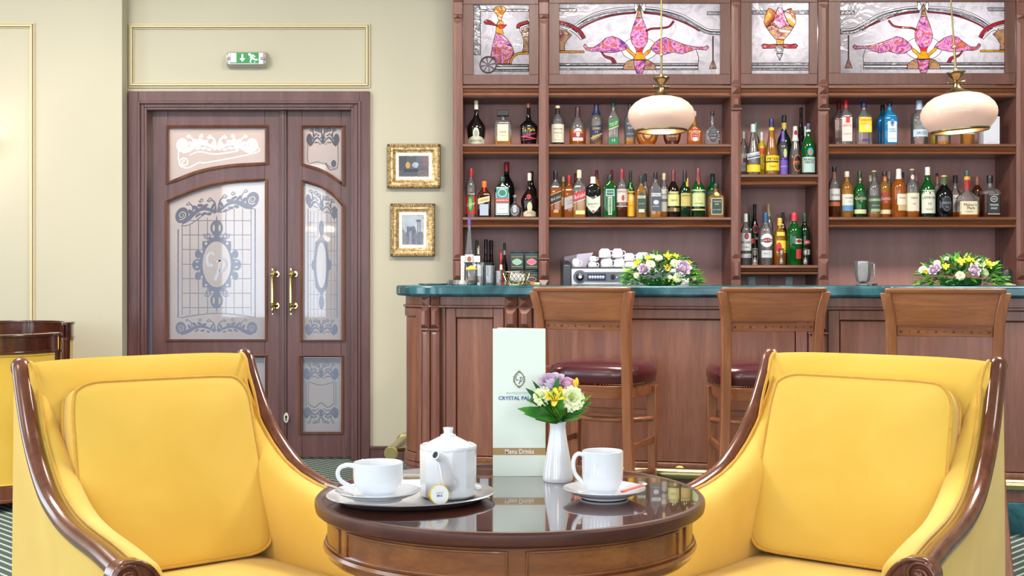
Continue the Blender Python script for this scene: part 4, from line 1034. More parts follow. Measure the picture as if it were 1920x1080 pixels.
# ================================================================== BOTTLES
# profiles: (height 0..1, half-width 0..1); neck start for the cap
SH = {
 'std':   ([(0,.90),(.02,1),(.60,1),(.68,.90),(.74,.62),(.78,.40),(.82,.33),(.96,.32),(1,.32)], 1, 2),
 'tall':  ([(0,.92),(.02,1),(.62,1),(.70,.86),(.76,.55),(.80,.36),(.97,.32),(1,.32)], 1, 2),
 'wine':  ([(0,.94),(.015,1),(.52,1),(.62,.86),(.70,.52),(.76,.34),(.86,.29),(1,.30)], 1, 2),
 'bulb':  ([(0,.88),(.02,.98),(.30,1),(.45,1),(.55,.88),(.63,.60),(.70,.34),(.76,.27),(.97,.27),(1,.27)], 1, 2),
 'square':([(0,.96),(.02,1),(.60,1),(.66,.92),(.73,.60),(.79,.38),(.84,.33),(1,.33)], .95, 7),
 'flat':  ([(0,.96),(.02,1),(.66,1),(.74,.90),(.79,.60),(.83,.36),(.86,.32),(1,.32)], .55, 5),
 'bene':  ([(0,.70),(.02,.74),(.20,.92),(.36,1),(.42,.97),(.52,.68),(.62,.34),(.70,.22),(.85,.20),(1,.20)], .9, 2),
 'tia':   ([(0,.78),(.02,.84),(.25,.95),(.42,1),(.47,.96),(.53,.66),(.60,.32),(.72,.22),(.97,.19),(1,.19)], .8, 2.4),
 'cone':  ([(0,.94),(.02,1),(.20,.98),(.40,.86),(.58,.62),(.72,.42),(.82,.30),(1,.27)], 1, 2),
 'slope': ([(0,.96),(.02,1),(.34,.98),(.50,.74),(.66,.48),(.80,.33),(.90,.30),(1,.30)], 1, 2),
 'sqcap': ([(0,.96),(.02,1),(.60,1),(.68,.95),(.72,.70),(.73,.30),(.80,.26),(1,.26)], .9, 7),
 'squat': ([(0,.95),(.02,1),(.36,1),(.44,.92),(.50,.66),(.56,.34),(.64,.24),(.80,.22),(1,.24)], .75, 6),
 'round': ([(0,.60),(.02,.66),(.14,.88),(.30,1),(.44,.94),(.56,.60),(.64,.30),(.72,.22),(1,.22)], .6, 2.2),
 'slim':  ([(0,.95),(.01,1),(.58,.98),(.66,.80),(.74,.55),(.85,.48),(1,.46)], 1, 2),
 'jd':    ([(0,.96),(.02,1),(.56,1),(.62,.94),(.68,.55),(.72,.34),(.76,.30),(1,.32)], .95, 8),
}
G = {}
def gl(key):
    if key in G: return G[key]
    tint, d_, dc = {
     'clear': ((246,248,249), .075, (244,247,249)), 'amber': ((222,140,54), .34, (214,120,34)), 'pale': ((250,208,130), .20, (240,180,84)),
     'dark': ((44,26,20), .60, (30,18,16)), 'green': ((50,150,66), .42, (16,110,40)), 'dgreen': ((28,74,40), .60, (14,50,26)),
     'blue': ((70,180,226), .55, (30,150,214)), 'black': ((20,20,22), .8, (14,14,16)), 'purple': ((120,84,190), .6, (104,70,176)),
     'yellow': ((246,220,90), .55, (240,208,60)), 'grey': ((150,152,160), .35, (120,122,132)), 'brown': ((120,60,24), .5, (92,42,18)),
     'pink': ((250,224,224), .18, (240,205,200)), 'red': ((220,70,50), .4, (200,60,40)), 'cream': ((240,236,220), .9, (236,230,212)),
    }[key]
    G[key] = clearglass('bottle_glass_'+key, tint, d_, dc); return G[key]
ROWS = {'1': (ZS1, 7.37), '2': (ZS2, 7.37), 'A': (ZA, 7.37), 'B': (ZB_, 7.40)}
GRP = {'1': 'bottles on the upper long shelves', '2': 'bottles on the lower long shelves', 'A': 'bottles on the middle bay upper shelf', 'B': 'bottles on the middle bay lower shelf', 'C': 'bottles on the back counter'}
def colv(r_, g_=None): return r_
def bottle(row, cx, ty, w_, shape, glass, liq, fill, cap, capf, labels, texts, lab, back=0, base=None, name='liquor_bottle', grp=None):
    zb, Y = base if base else ROWS[row]
    Y = Y+.118*back
    prof, dr, pw = SH[shape]; rx = w_/2*Y/F; hgt = Z(ty, Y)-zb; ry = rx*dr; rr_ = lambda h: interp(prof, h)
    t = thing(name, lab, 'bottle', (X(cx, Y), Y, zb+.0005), 0, grp or GRP.get(row))
    # body, split where the liquid ends
    pts = [(h, r_) for h, r_ in prof if h < 1-capf]
    pts.append((1-capf, rr_(1-capf)))
    if fill > 0 and fill < 1-capf:
        pts = sorted(set(pts+[(fill, rr_(fill))]))
    m_ = MB(); mats_ = [1 if (pts[i][0] < fill-.001) else 0 for i in range(len(pts)-1)]
    nseg = 20 if pw < 3 else 28
    def sect(h, r_, k_=1.0):
        # necks are round whatever the body section
        q = max(0, min(1, (r_-.40)/.35)); p_ = 2+(pw-2)*q; sy = ry/rx*q+(1-q)*1.0 if dr < 1 else 1
        return [(rx*r_*k_*math.copysign(abs(cos(a))**(2/p_), cos(a)), rx*sy*r_*k_*math.copysign(abs(sin(a))**(2/p_), sin(a)), h*hgt) for a in [2*PI*(i+.5)/nseg for i in range(nseg)]]
    b0 = len(m_.m); m_.loft([sect(h, r_) for h, r_ in pts], 0)
    for i in range(len(pts)-1):
        for j in range(nseg): m_.m[b0+i*nseg+j] = mats_[i]
    m_.m[b0+(len(pts)-1)*nseg] = mats_[0]
    m_.build('body', [gl(glass), gl(liq or glass)], t, sharp=60)
    if cap:
        c0 = 1-capf
        if shape == 'sqcap':
            MB().box(-rx*.72, rx*.72, -rx*.5, rx*.5, c0*hgt, hgt).build('stopper', col(cap, .35), t, bevel=.003)
        else:
            k_ = 1.13
            MB().loft([sect(c0, rr_(c0)*k_), sect((c0+.985)/2, rr_((c0+.985)/2)*k_), sect(.985, rr_(.985)*k_), sect(1, rr_(1)*k_*.85)]).build('cap', col(cap, .35), t, sharp=50)
    def surf(x, z, off):
        z = max(z, .003); h = max(0, min(1, z/hgt)); r_ = rr_(h); u = min(.985, abs(x)/(rx*r_)) if rx*r_ > 0 else 0
        q = max(0, min(1, (r_-.40)/.35)); p_ = 2+(pw-2)*q; sy = ry/rx*q+(1-q) if dr < 1 else 1
        return (x, -(rx*sy*r_*(1-u**p_)**(1/p_)+off), z)
    if labels:
        lb_ = None
        for li, L_ in enumerate(labels):
            shp, xc, z0, z1, wf, c_ = L_[:6]; sl = L_[6] if len(L_) > 6 else 0
            n_ = 12; off = .0008+.0005*li; vs = []; fs = []
            xa, xb_ = (xc-wf)*rx, (xc+wf)*rx
            rows_ = 5
            for i in range(n_+1):
                u = i/n_; x = xa+(xb_-xa)*u; lo, hi = z0*hgt, z1*hgt; v = 2*u-1
                if shp == 'oval': mzz = (lo+hi)/2; hh = (hi-lo)/2*math.sqrt(max(0, 1-v*v)); lo, hi = mzz-hh, mzz+hh
                elif shp == 'shield': hi -= (hi-lo)*.22*(1-abs(v)); lo += (hi-lo)*.42*abs(v)
                elif shp == 'arch': hi -= (hi-lo)*.35*v*v
                sh_ = sl*(x-(xa+xb_)/2); lo += sh_; hi += sh_
                for j in range(rows_): vs.append(surf(x, lo+(hi-lo)*j/(rows_-1), off))
            for i in range(n_):
                for j in range(rows_-1): a = i*rows_+j; fs.append((a, a+rows_, a+rows_+1, a+1))
            q_ = MB().add(vs, fs).build('paper_label', col(c_, .6), t); lb_ = lb_ or q_
        if texts:
            m_ = MB(); mats_ = []
            for ti, T_ in enumerate(texts):
                s_, xc, zc, wf, hf, c_ = T_[:6]; sl = T_[6] if len(T_) > 6 else 0
                off = .0008+.0005*len(labels)+.0004
                fit_text(m_, s_, xc*rx, zc*hgt, 2*wf*rx, hf*hgt, lambda x, z: surf(x, z+sl*(x-xc*rx), off), ti, .0, 1)
                mats_.append(col(c_, .6))
            m_.build('lettering', mats_, lb_, smooth=False)
    return t
W_ = (232,230,222); CR = (226,214,190); BK = (24,24,26); NV = (30,36,70); RD = (176,28,38); GD = (206,168,90); GN = (20,96,54)
r_ = 'rect'; ov = 'oval'
Bt = bottle
# ---- upper shelf, left bay
Bt('1',893,189,35,'bene','dark',None,0,(226,222,206),.20,[('arch',0,.02,.20,.85,(196,198,176)),(ov,0,.12,.38,.34,(206,206,190)),(ov,0,.17,.33,.2,(150,160,150))],[('BENEDICTINE',0,.09,.6,.035,(90,90,70))],'dark round-shouldered bottle with cream cap and pale seal, leftmost on the upper shelf')
Bt('1',943,207,31,'sqcap','clear','pale',.25,(30,24,22),.17,[(r_,0,.10,.58,.66,(226,200,166)),(r_,0,.13,.55,.58,(236,216,186))],[('DISARONNO',0,.36,.46,.06,(70,40,30)),('ORIGINALE',0,.26,.4,.03,(120,90,70))],'square decanter bottle with wide black stopper and cream label, upper shelf left bay')
Bt('1',991,194,34,'tia','black',None,0,(150,86,60),.10,[(r_,0,.22,.25,.8,(190,30,70),.25),(r_,.1,.16,.18,.75,(220,90,120),-.15),(r_,0,.12,.135,.7,(190,30,70),.1)],[('Tia Maria',0,.36,.7,.09,(226,196,90),.05)],'black bell-shaped bottle with gold script and red swirls, upper shelf left bay')
# ---- upper shelf, second bay
Bt('1',1045.5,198.5,25,'std','clear','dark',.14,(224,206,160),.065,[(r_,0,.06,.52,.93,(226,216,196)),(r_,0,.78,.92,.36,(46,24,34))],[('THE BALVENIE',0,.40,.7,.035,(60,50,44)),('DOUBLEWOOD',0,.30,.6,.03,(80,60,50)),('12',0,.22,.15,.03,(120,90,60)),('SINGLE MALT',0,.12,.5,.02,(120,90,60))],'clear whisky bottle with tall cream label and pale cork cap, leftmost beside the second post')
Bt('1',1083,200,31,'bulb','clear','amber',.40,(60,26,40),.27,[('arch',0,.10,.42,.62,(226,216,206)),(r_,0,.18,.34,.72,(150,40,50)),(ov,0,.20,.32,.22,(230,220,200))],[('CHIVAS REGAL',0,.31,.6,.035,(240,230,220)),('12',0,.26,.14,.05,(60,30,30))],'round-bodied amber whisky bottle with red and white label, upper shelf')
Bt('1',1118,195,25,'std','clear','pale',.18,(28,38,78),.26,[(r_,0,.24,.46,.82,(34,42,82),.15),(r_,0,.20,.23,.84,(206,170,90),.45),(r_,0,.05,.15,.84,(60,50,50),.55)],[("DEWAR'S",0,.39,.6,.06,(226,200,120)),('12',0,.31,.2,.04,(226,200,120))],'whisky bottle with navy cap and navy diagonal label, upper shelf second bay')
Bt('1',1150,190,20,'square','clear','clear',.5,(24,66,50),.12,[(r_,0,.40,.58,.95,(36,120,70),.35),(r_,0,.02,.18,.95,(24,120,76)),(r_,0,.38,.395,.95,(230,220,150),.35)],[('Green Label',0,.50,.8,.06,(226,226,190),.35),('JOHNNIE WALKER',0,.44,.7,.035,(226,226,190),.35),('15',0,.10,.3,.06,(220,226,200))],'square clear bottle with green diagonal label and green foot, upper shelf')
Bt('1',1181,194,21,'std','clear','pale',.14,(30,30,34),.14,[(r_,0,.18,.62,.85,(70,74,84))],[('JIM BEAM',0,.50,.6,.04,(226,220,210)),('BLACK',0,.40,.4,.04,(226,220,210)),('EXTRA AGED',0,.26,.6,.03,(200,196,190))],'slim bottle with charcoal label, touching the left lamp shade on the upper shelf')
Bt('1',1213,212,42,'round','amber','amber',.5,(60,30,20),.1,[(ov,0,.08,.56,.62,(190,140,80)),(ov,0,.12,.52,.54,(120,60,30)),(ov,0,.2,.44,.3,(206,150,80))],[('XO',0,.32,.3,.08,(240,220,180))],'wide rounded amber flask with round brown label, behind the left lamp shade')
Bt('1',1260,206,34,'round','amber','brown',.4,(60,30,20),.12,[(ov,0,.06,.50,.7,(150,90,60)),(ov,0,.10,.44,.55,(96,50,36))],[('RESERVE',0,.24,.5,.05,(220,180,140))],'rounded brandy flask with brown oval label, under the right half of the left lamp shade')
Bt('1',1302,209,27,'squat','pale','amber',.5,(206,196,180),.14,[(ov,0,.10,.52,.62,(214,170,140)),(ov,0,.13,.49,.54,(170,60,50)),(r_,0,.12,.22,.3,(236,226,214))],[('1792',0,.36,.4,.07,(240,220,200)),('BOURBON',0,.27,.36,.03,(240,220,200))],'bourbon bottle with red oval label, just right of the left lamp shade')
Bt('1',1335.5,209,28,'squat','clear','clear',.3,(26,26,28),.13,[(ov,0,.08,.50,.58,(40,44,52)),(ov,0,.11,.47,.5,(70,78,88)),(r_,0,.25,.32,.62,(30,34,40))],[("JACK DANIEL'S",0,.285,.5,.035,(230,230,230)),('SINGLE BARREL',0,.2,.36,.025,(220,220,220))],'square clear bottle with black stopper and dark oval label, last in the second bay')
# ---- upper shelf, right bay
Bt('1',1573,192,22,'square','pink',None,0,(170,32,40),.17,[(r_,0,.2,.6,.9,(236,206,200))],[('LONDON',0,.45,.5,.05,(190,40,50))],'red-capped clear gin bottle standing behind its twin at the left of the right bay',1)
Bt('1',1586,186.5,21,'square','clear',None,0,(190,34,44),.19,[(r_,0,.08,.60,.9,(232,214,210)),(r_,0,.40,.44,.9,(240,236,232)),(r_,.1,.48,.60,.35,(206,60,56))],[('BEEFEATER',0,.42,.8,.04,(190,40,46)),('LONDON DRY GIN',0,.24,.7,.025,(190,60,60))],'red-capped clear gin bottle in front of its twin, right bay upper shelf')
Bt('1',1619.5,190,26,'square','clear',None,0,(44,40,96),.14,[(r_,0,.28,.62,.92,(238,206,40)),(r_,0,.30,.42,.92,(206,226,60)),(ov,.25,.34,.50,.3,(226,206,170)),(r_,0,.075,.13,.5,(70,50,130))],[("GORDON'S",0,.56,.8,.06,(196,60,40)),('LONDON DRY GIN',-.1,.48,.6,.025,(190,60,40))],'clear gin bottle with bright yellow-green label and blue cap, right bay')
Bt('1',1655,197,22,'square','blue',None,0,(24,30,44),.14,[],[],'sky-blue gin bottle half hidden behind its twin, right bay upper shelf',1)
Bt('1',1668,192,25,'square','blue',None,0,(20,24,34),.10,[(r_,.12,.06,.68,.68,(206,220,230)),(ov,.12,.42,.60,.3,(120,156,190)),(ov,.12,.46,.56,.14,(60,90,140))],[('BOMBAY',.12,.36,.5,.035,(70,110,160)),('SAPPHIRE',.12,.31,.5,.03,(70,110,160)),('LONDON DRY GIN',.12,.14,.5,.02,(110,140,180))],'sky-blue gin bottle with tall pale label in front of its twin, right bay')
Bt('1',1723.5,189,31,'std','clear',None,0,(170,190,206),.21,[(r_,0,.18,.34,.88,(190,210,224)),(r_,.35,.36,.48,.16,(40,150,190)),(r_,0,.36,.52,.1,(60,160,200))],[('SAUZA',0,.26,.6,.07,(60,90,130))],'clear bottle with pale-blue label and silver cap, left of the right lamp shade')
Bt('1',1752,216,14,'std','yellow',None,0,(200,160,40),.1,[],[],'golden bottle peeking out left under the right lamp shade',1)
Bt('1',1768,206,28,'std','clear','pale',.12,(230,230,230),.1,[(ov,.1,.36,.66,.4,(190,40,60))],[('RUM',.1,.5,.4,.06,(240,230,230))],'clear bottle with red oval label, under the right lamp shade')
Bt('1',1814,206,25,'std','clear','pale',.5,(200,200,200),.1,[(r_,0,.3,.6,.9,(216,224,206))],[('SILVER',0,.45,.6,.07,(90,110,90))],'pale clear bottle with light-green label, under the right half of the right lamp shade')
Bt('1',1857,196,22,'std','clear',None,0,(190,196,206),.16,[],[],'clear bottle with grey cap standing behind the white carton on the right',1)
bx_ = thing('gift_carton', 'plain white upright gift carton right of the right lamp shade', 'box', (X(1854, 7.36), 7.36, ZS1+.0005))
k_ = 7.36/F; q = MB(); q.box(-15*k_, 15*k_, -.045, .045, 0, 52*k_); q.build('carton', col((206,208,222), .5), bx_, bevel=.0015)
MB().box(-15*k_, 15*k_, -.0455, -.044, 8*k_, 8.6*k_).box(-10*k_, 10*k_, -.0456, -.044, 3*k_, 5*k_).build('embossing', col((190,192,208), .5), bx_, smooth=False)
# ---- lower shelf, left bay
Bt('2',883,316,21,'std','clear','clear',.4,(172,34,44),.18,[(r_,0,.07,.50,.95,(196,40,40)),(ov,0,.10,.46,.6,(60,130,70)),(ov,-.1,.16,.40,.3,(150,190,110)),(r_,0,.44,.51,.95,(40,34,34))],[('CYNAR',0,.475,.8,.05,(236,226,214)),('Cynar',0,.26,.8,.08,(236,230,214),.3)],'red-capped bottle with red label showing a green artichoke, lower left')
Bt('2',908,340,26,'square','brown','dark',.6,(214,110,40),.17,[(r_,0,.05,.36,.62,(166,178,196)),(r_,-.05,.40,.55,.84,(226,200,150),.25),(r_,0,.70,.84,.12,(180,40,50))],[('COINTREAU',-.05,.475,.75,.06,(90,50,40),.25)],'square brown bottle with orange cap and cream slanted label, lower shelf left bay')
Bt('2',942,331.6,29,'flat','dgreen',None,0,(46,76,60),.11,[(r_,0,.06,.74,.86,(190,206,206)),(r_,0,.09,.71,.8,(70,140,130)),(ov,0,.50,.70,.56,(206,220,216)),(ov,0,.52,.68,.48,(50,120,116)),(r_,0,.36,.46,.9,(190,60,60)),(r_,0,.10,.34,.74,(200,206,212))],[('JAGERMEISTER',0,.41,.78,.05,(236,226,220)),('35% VOL',0,.22,.3,.02,(90,90,90))],'flat dark-green bottle with teal medallion and red band, lower shelf left bay')
Bt('2',950,304,30,'wine','black',None,0,(160,34,44),.17,[],[],'tall dark bottle with red cap standing behind the green medallion bottle',1)
Bt('2',965,366,26,'round','grey',None,0,(150,150,156),.1,[(ov,0,.10,.56,.6,(196,198,204)),(ov,0,.14,.52,.52,(110,112,122)),(ov,0,.22,.44,.3,(206,208,212))],[],'round grey glass flask with circular white emblem, lower shelf left bay',.35)
Bt('2',993,324.7,33,'bene','dark',None,0,(226,220,200),.17,[('arch',0,.02,.16,.72,(206,200,170)),(ov,0,.12,.34,.3,(206,200,170)),(ov,-.1,.40,.52,.28,(150,40,46))],[('DOM',0,.10,.3,.03,(110,100,70))],'dark round-shouldered bottle with red wax seal, last but one in the lower left bay')
Bt('2',997,321.7,20,'wine','black',None,0,(40,24,24),.12,[],[],'black wine-shaped bottle behind the red-sealed one, lower left bay',1)
# ---- lower shelf, second bay
Bt('2',1041.5,320.5,22,'square','clear','amber',.62,(30,32,40),.18,[(r_,0,.32,.50,.95,(40,44,50),.4),(r_,0,.30,.31,.95,(220,206,160),.4),(r_,0,.51,.52,.95,(220,206,160),.4),(r_,.05,.10,.16,.4,(190,170,130))],[('Black Label',0,.41,.8,.06,(226,220,200),.4)],'square whisky bottle with black slanted label, first in the second bay lower shelf')
Bt('2',1056,331,16,'std','pale',None,0,(214,204,160),.12,[(r_,0,.3,.5,.9,(220,210,180))],[],'pale bottle with gold cap squeezed behind the black-label bottle',1)
Bt('2',1067,329,20,'square','amber','amber',.6,(186,38,52),.15,[(r_,0,.22,.50,.9,(196,190,190),.3)],[('DOUBLE',.1,.40,.5,.03,(110,100,100),.3),('BLEND',.1,.34,.4,.03,(110,100,100),.3)],'square amber bottle with red cap and pale slanted label, second bay',.3)
Bt('2',1079,325,13,'std','brown',None,0,(120,26,36),.16,[],[],'brown bottle with dark-red cap behind, between amber and red-label bottles',1)
Bt('2',1086,319,24,'square','clear','pale',.3,(216,204,170),.17,[(r_,0,.36,.54,.95,(176,50,56),.35),(r_,0,.34,.35,.95,(236,220,190),.35),(r_,.1,.06,.14,.72,(226,206,140))],[('Red Label',.05,.45,.8,.08,(240,226,220),.35)],'square clear bottle with red slanted label, second bay lower shelf',-.2)
Bt('2',1112,331.6,28,'flat','dark','black',.7,(220,222,206),.17,[('shield',0,.10,.54,.92,(206,216,196)),(ov,0,.12,.18,.18,(190,60,70))],[("Ballantine's",0,.34,.7,.06,(110,120,110),.1),('FINEST',0,.26,.3,.02,(110,120,110))],'dark flat bottle with cream shield label and white cap, second bay')
Bt('2',1119,319,16,'std','pale',None,0,(150,34,46),.2,[(r_,0,.2,.5,.9,(220,220,206))],[],'red-capped pale bottle behind the shield-label bottle',1)
Bt('2',1143.5,328,26,'flat','green','green',.6,(26,40,34),.13,[(r_,0,.50,.66,.6,(186,206,206)),(r_,0,.52,.64,.5,(40,110,90)),(r_,0,.06,.48,.26,(206,206,186)),(r_,0,.08,.46,.16,(90,150,110))],[('TANQUERAY',0,.58,.45,.035,(226,236,230)),('GIN',0,.28,.12,.03,(40,90,60))],'flat green gin bottle with narrow upright label, second bay lower shelf')
Bt('2',1147,319,14,'std','pale',None,0,(150,34,46),.2,[],[],'red-capped bottle whose neck shows behind the green gin bottle',1)
Bt('2',1166,317,22,'std','clear','brown',.26,(140,36,52),.20,[(r_,0,.22,.58,.95,(206,196,190)),(r_,0,.24,.31,.95,(96,50,70)),(ov,.1,.34,.46,.25,(170,60,60))],[('FAMOUS',0,.53,.8,.05,(120,50,60)),('GROUSE',0,.275,.6,.04,(226,200,150))],'whisky bottle with pink-grey label and maroon capsule, second bay')
Bt('2',1182,320,17,'wine','green',None,0,(28,34,34),.16,[(r_,0,.03,.56,.97,(240,180,40)),(r_,.1,.36,.46,.4,(226,206,150))],[('CUTTY SARK',0,.51,.85,.04,(60,60,40)),('SCOTS',0,.25,.4,.04,(90,70,30))],'green bottle with orange-yellow label, second bay lower shelf',.3)
Bt('2',1202,330.5,18,'square','pale','pale',.5,(26,50,44),.17,[('arch',0,.10,.62,.8,(50,76,70)),(r_,0,.46,.52,.82,(206,214,196)),(r_,0,.12,.20,.6,(196,200,170))],[('BUSHMILLS',0,.49,.75,.04,(40,60,50)),('BLACK BUSH',0,.33,.6,.03,(206,200,160))],'amber square bottle with dark-green arched label, second bay')
Bt('2',1210,326,14,'std','clear','pale',.3,(34,46,48),.18,[('arch',0,.10,.62,.85,(60,76,80))],[],'bottle with dark label half hidden behind the dark-green arched label bottle',1)
Bt('2',1229,322.6,21,'square','clear','pale',.14,(30,30,36),.16,[('arch',0,.14,.64,.8,(70,82,98)),(r_,0,.46,.53,.82,(210,216,220)),(ov,0,.28,.38,.5,(190,196,206))],[('BUSHMILLS',0,.495,.75,.04,(40,50,60)),('IRISH WHISKEY',0,.24,.6,.025,(216,220,226))],'clear square bottle with slate-blue arched label, middle of the second bay')
Bt('2',1245,325,18,'std','clear','pale',.25,(206,196,160),.15,[(r_,0,.14,.64,.85,(206,206,200)),(r_,0,.36,.42,.85,(110,110,116))],[('WHISKEY',0,.52,.7,.04,(90,90,90))],'white-labelled bottle with gold cap left of the dark-green whiskey bottles',.45)
Bt('2',1262.5,319,23,'wine','dark','dark',.3,(110,44,54),.24,[(r_,0,.24,.54,.94,(206,206,140)),(r_,0,.12,.20,.95,(110,90,60)),(ov,.15,.12,.20,.22,(196,170,110))],[('JAMESON',0,.49,.85,.05,(50,60,40)),('SELECT',0,.36,.5,.035,(50,60,40))],'dark bottle with pale-green label and maroon capsule, leftmost of the three whiskey trio')
Bt('2',1284,320.7,22,'wine','dgreen','dgreen',.3,(40,30,34),.24,[(r_,.1,.24,.52,.85,(190,170,100)),(r_,.35,.66,.84,.2,(220,190,60))],[('JAMESON',.1,.46,.75,.05,(50,60,40))],'green bottle with gold label, middle of the three whiskey trio')
Bt('2',1309,315.4,26,'wine','green','dgreen',.25,(110,50,56),.26,[(r_,0,.22,.56,.96,(190,206,150)),(r_,0,.66,.74,.14,(190,60,50)),(r_,0,.14,.17,.96,(190,190,120)),(ov,0,.34,.44,.2,(210,190,120))],[('JAMESON',0,.50,.9,.055,(50,70,50)),('IRISH WHISKEY',0,.28,.6,.025,(80,100,70))],'green bottle with mint label and maroon capsule, rightmost of the three whiskey trio')
Bt('2',1336,326,24,'std','green',None,0,(22,60,56),.18,[(r_,0,.3,.6,.9,(60,90,80))],[],'greenish bottle with teal cap behind the squat one, end of the second bay',1)
Bt('2',1342,344,29,'jd','pale','pale',.6,(30,50,50),.16,[(r_,0,.08,.56,.72,(190,200,180)),(r_,0,.10,.54,.64,(44,66,64)),(ov,.05,.62,.74,.35,(206,200,140))],[('TULLAMORE',0,.46,.5,.045,(216,220,200)),('DEW',0,.38,.25,.045,(216,220,200)),('IRISH WHISKEY',0,.22,.5,.03,(200,206,190))],'squat square bottle with dark-green label, rightmost in the second bay')
# ---- lower shelf, right bay
Bt('2',1564,312.6,22,'std','clear','brown',.32,(30,28,30),.10,[(r_,0,.34,.56,.9,(206,206,206)),(r_,0,.22,.30,.95,(170,96,60)),(r_,0,.76,.88,.2,(150,80,50)),(r_,0,.31,.33,.95,(60,44,40))],[('MACALLAN',0,.44,.7,.04,(70,60,60))],'clear whisky bottle with white label over orange band, first in the right bay')
Bt('2',1588,321.7,24,'std','pale','pale',.4,(214,206,190),.12,[(r_,0,.26,.50,.86,(216,214,200)),(r_,0,.14,.26,.84,(90,140,190))],[('ORIGINAL',.1,.42,.6,.035,(90,90,90)),('10',.2,.34,.2,.05,(90,140,190))],'pale whisky bottle with white-over-blue label, right bay')
Bt('2',1612,321,24,'wine','green','dgreen',.2,(26,60,40),.22,[(r_,0,.08,.17,.94,(196,206,160)),(ov,0,.32,.56,.46,(20,76,40)),(r_,0,.79,.85,.2,(220,170,110))],[('Glenfiddich',0,.41,.9,.07,(216,220,190)),('12',0,.35,.15,.04,(216,220,190))],'green triangular whisky bottle with pale foot label, right bay')
Bt('2',1632,329,16,'std','clear','amber',.3,(206,196,170),.14,[(r_,0,.2,.5,.9,(190,110,80))],[],'clear bottle behind, between green and dark-label bottles in the right bay',1)
Bt('2',1639,320,24,'std','clear','pale',.10,(206,160,100),.03,[(r_,0,.14,.46,.95,(60,80,66)),(r_,0,.34,.40,.96,(120,140,110)),(r_,0,.86,.97,.42,(60,70,56)),(r_,0,.12,.18,.7,(150,170,130))],[('CARDHU',0,.37,.7,.04,(220,220,190)),('SPEYSIDE',0,.25,.6,.03,(190,200,170))],'clear bottle with dark olive label and cork top, right bay')
Bt('2',1658.5,321.7,23,'std','pale','amber',.5,(50,30,34),.10,[(r_,0,.30,.54,.95,(150,60,50)),(r_,0,.08,.17,.94,(220,206,170)),(r_,0,.79,.88,.2,(206,120,80))],[('Glenfiddich',0,.41,.9,.07,(236,210,180)),('15',0,.34,.16,.04,(230,200,160))],'amber whisky bottle with brown-red label, right bay',.25)
Bt('2',1667,322,12,'std','clear',None,0,(216,214,206),.14,[],[],'white-capped bottle behind the brown-red label bottle',1)
Bt('2',1685,317,27,'std','amber','amber',.55,(214,210,204),.21,[(r_,.25,.26,.48,.72,(226,214,196)),(r_,.3,.14,.26,.66,(190,170,130))],[('HIGHLAND',.25,.40,.5,.03,(110,90,80))],'amber bottle with off-white label and white neck, middle of the right bay')
Bt('2',1693,323,12,'std','amber',None,0,(40,44,70),.14,[],[],'navy-capped bottle behind the white-necked amber bottle',1)
Bt('2',1710,317,26,'std','clear','amber',.14,(206,160,110),.03,[(r_,0,.13,.50,.94,(216,208,186)),(r_,0,.84,.97,.42,(70,66,66)),(ov,0,.78,.88,.26,(216,206,190))],[('OBAN',0,.40,.5,.045,(110,100,90)),('14',0,.28,.2,.04,(140,120,100))],'clear bottle with cream label and dark neck with round tag, right bay')
Bt('2',1718,323,13,'std','clear',None,0,(196,110,116),.18,[],[],'pink-capped bottle behind the cream-label one, right bay',1)
Bt('2',1739,313.6,28,'wine','green','dgreen',.25,(222,222,214),.16,[(r_,0,.08,.54,.92,(206,210,196)),(ov,0,.45,.51,.1,(90,100,90))],[('LAPHROAIG',0,.39,.86,.05,(44,50,46)),('10',0,.27,.2,.05,(70,76,70)),('SINGLE MALT',0,.16,.5,.022,(90,96,90))],'large green bottle with white cap and pale label, right bay')
Bt('2',1757,325,14,'std','clear','pale',.6,(34,34,50),.06,[(r_,0,.8,.92,.3,(190,130,60))],[],'clear bottle with cork neck behind the large green bottle',1)
Bt('2',1770,329,32,'wine','black','black',.3,(206,160,110),.04,[(r_,0,.78,.95,.36,(70,96,60)),(ov,0,.14,.50,.55,(70,84,96)),(ov,0,.17,.47,.48,(28,32,38))],[('ARDBEG',0,.34,.5,.06,(150,160,170)),('TEN',0,.24,.2,.04,(150,160,170))],'black bottle with green neck and cork, right bay')
Bt('2',1791,329,27,'bulb','clear','pale',.55,(26,26,30),.18,[(r_,.1,.14,.54,.8,(216,214,206)),(ov,.4,.28,.42,.25,(190,50,60))],[('FOUR ROSES',.1,.46,.6,.04,(60,50,50))],'pale bottle with black cap and white label with red emblem, right bay',1)
Bt('2',1813,320,36,'squat','clear','amber',.12,(60,90,80),.10,[(r_,0,.06,.34,.95,(214,206,176)),(r_,0,.60,.80,.30,(170,40,46)),(r_,0,.80,.87,.3,(226,170,60))],[("Maker's",.05,.27,.66,.06,(60,44,40)),('Mark',.15,.20,.4,.06,(60,44,40)),('WHISKY',0,.12,.4,.025,(90,70,60))],'squat square bourbon bottle with red wax neck and cream label')
Bt('2',1832,331,20,'std','brown','amber',.5,(140,90,80),.2,[(r_,.2,.02,.12,.8,(236,120,60)),(r_,.2,.12,.5,.8,(226,210,190))],[('101',.2,.20,.6,.1,(226,110,50)),('WILD',.2,.40,.5,.05,(90,60,50))],'bottle with orange-footed label behind the squat bourbon',.85)
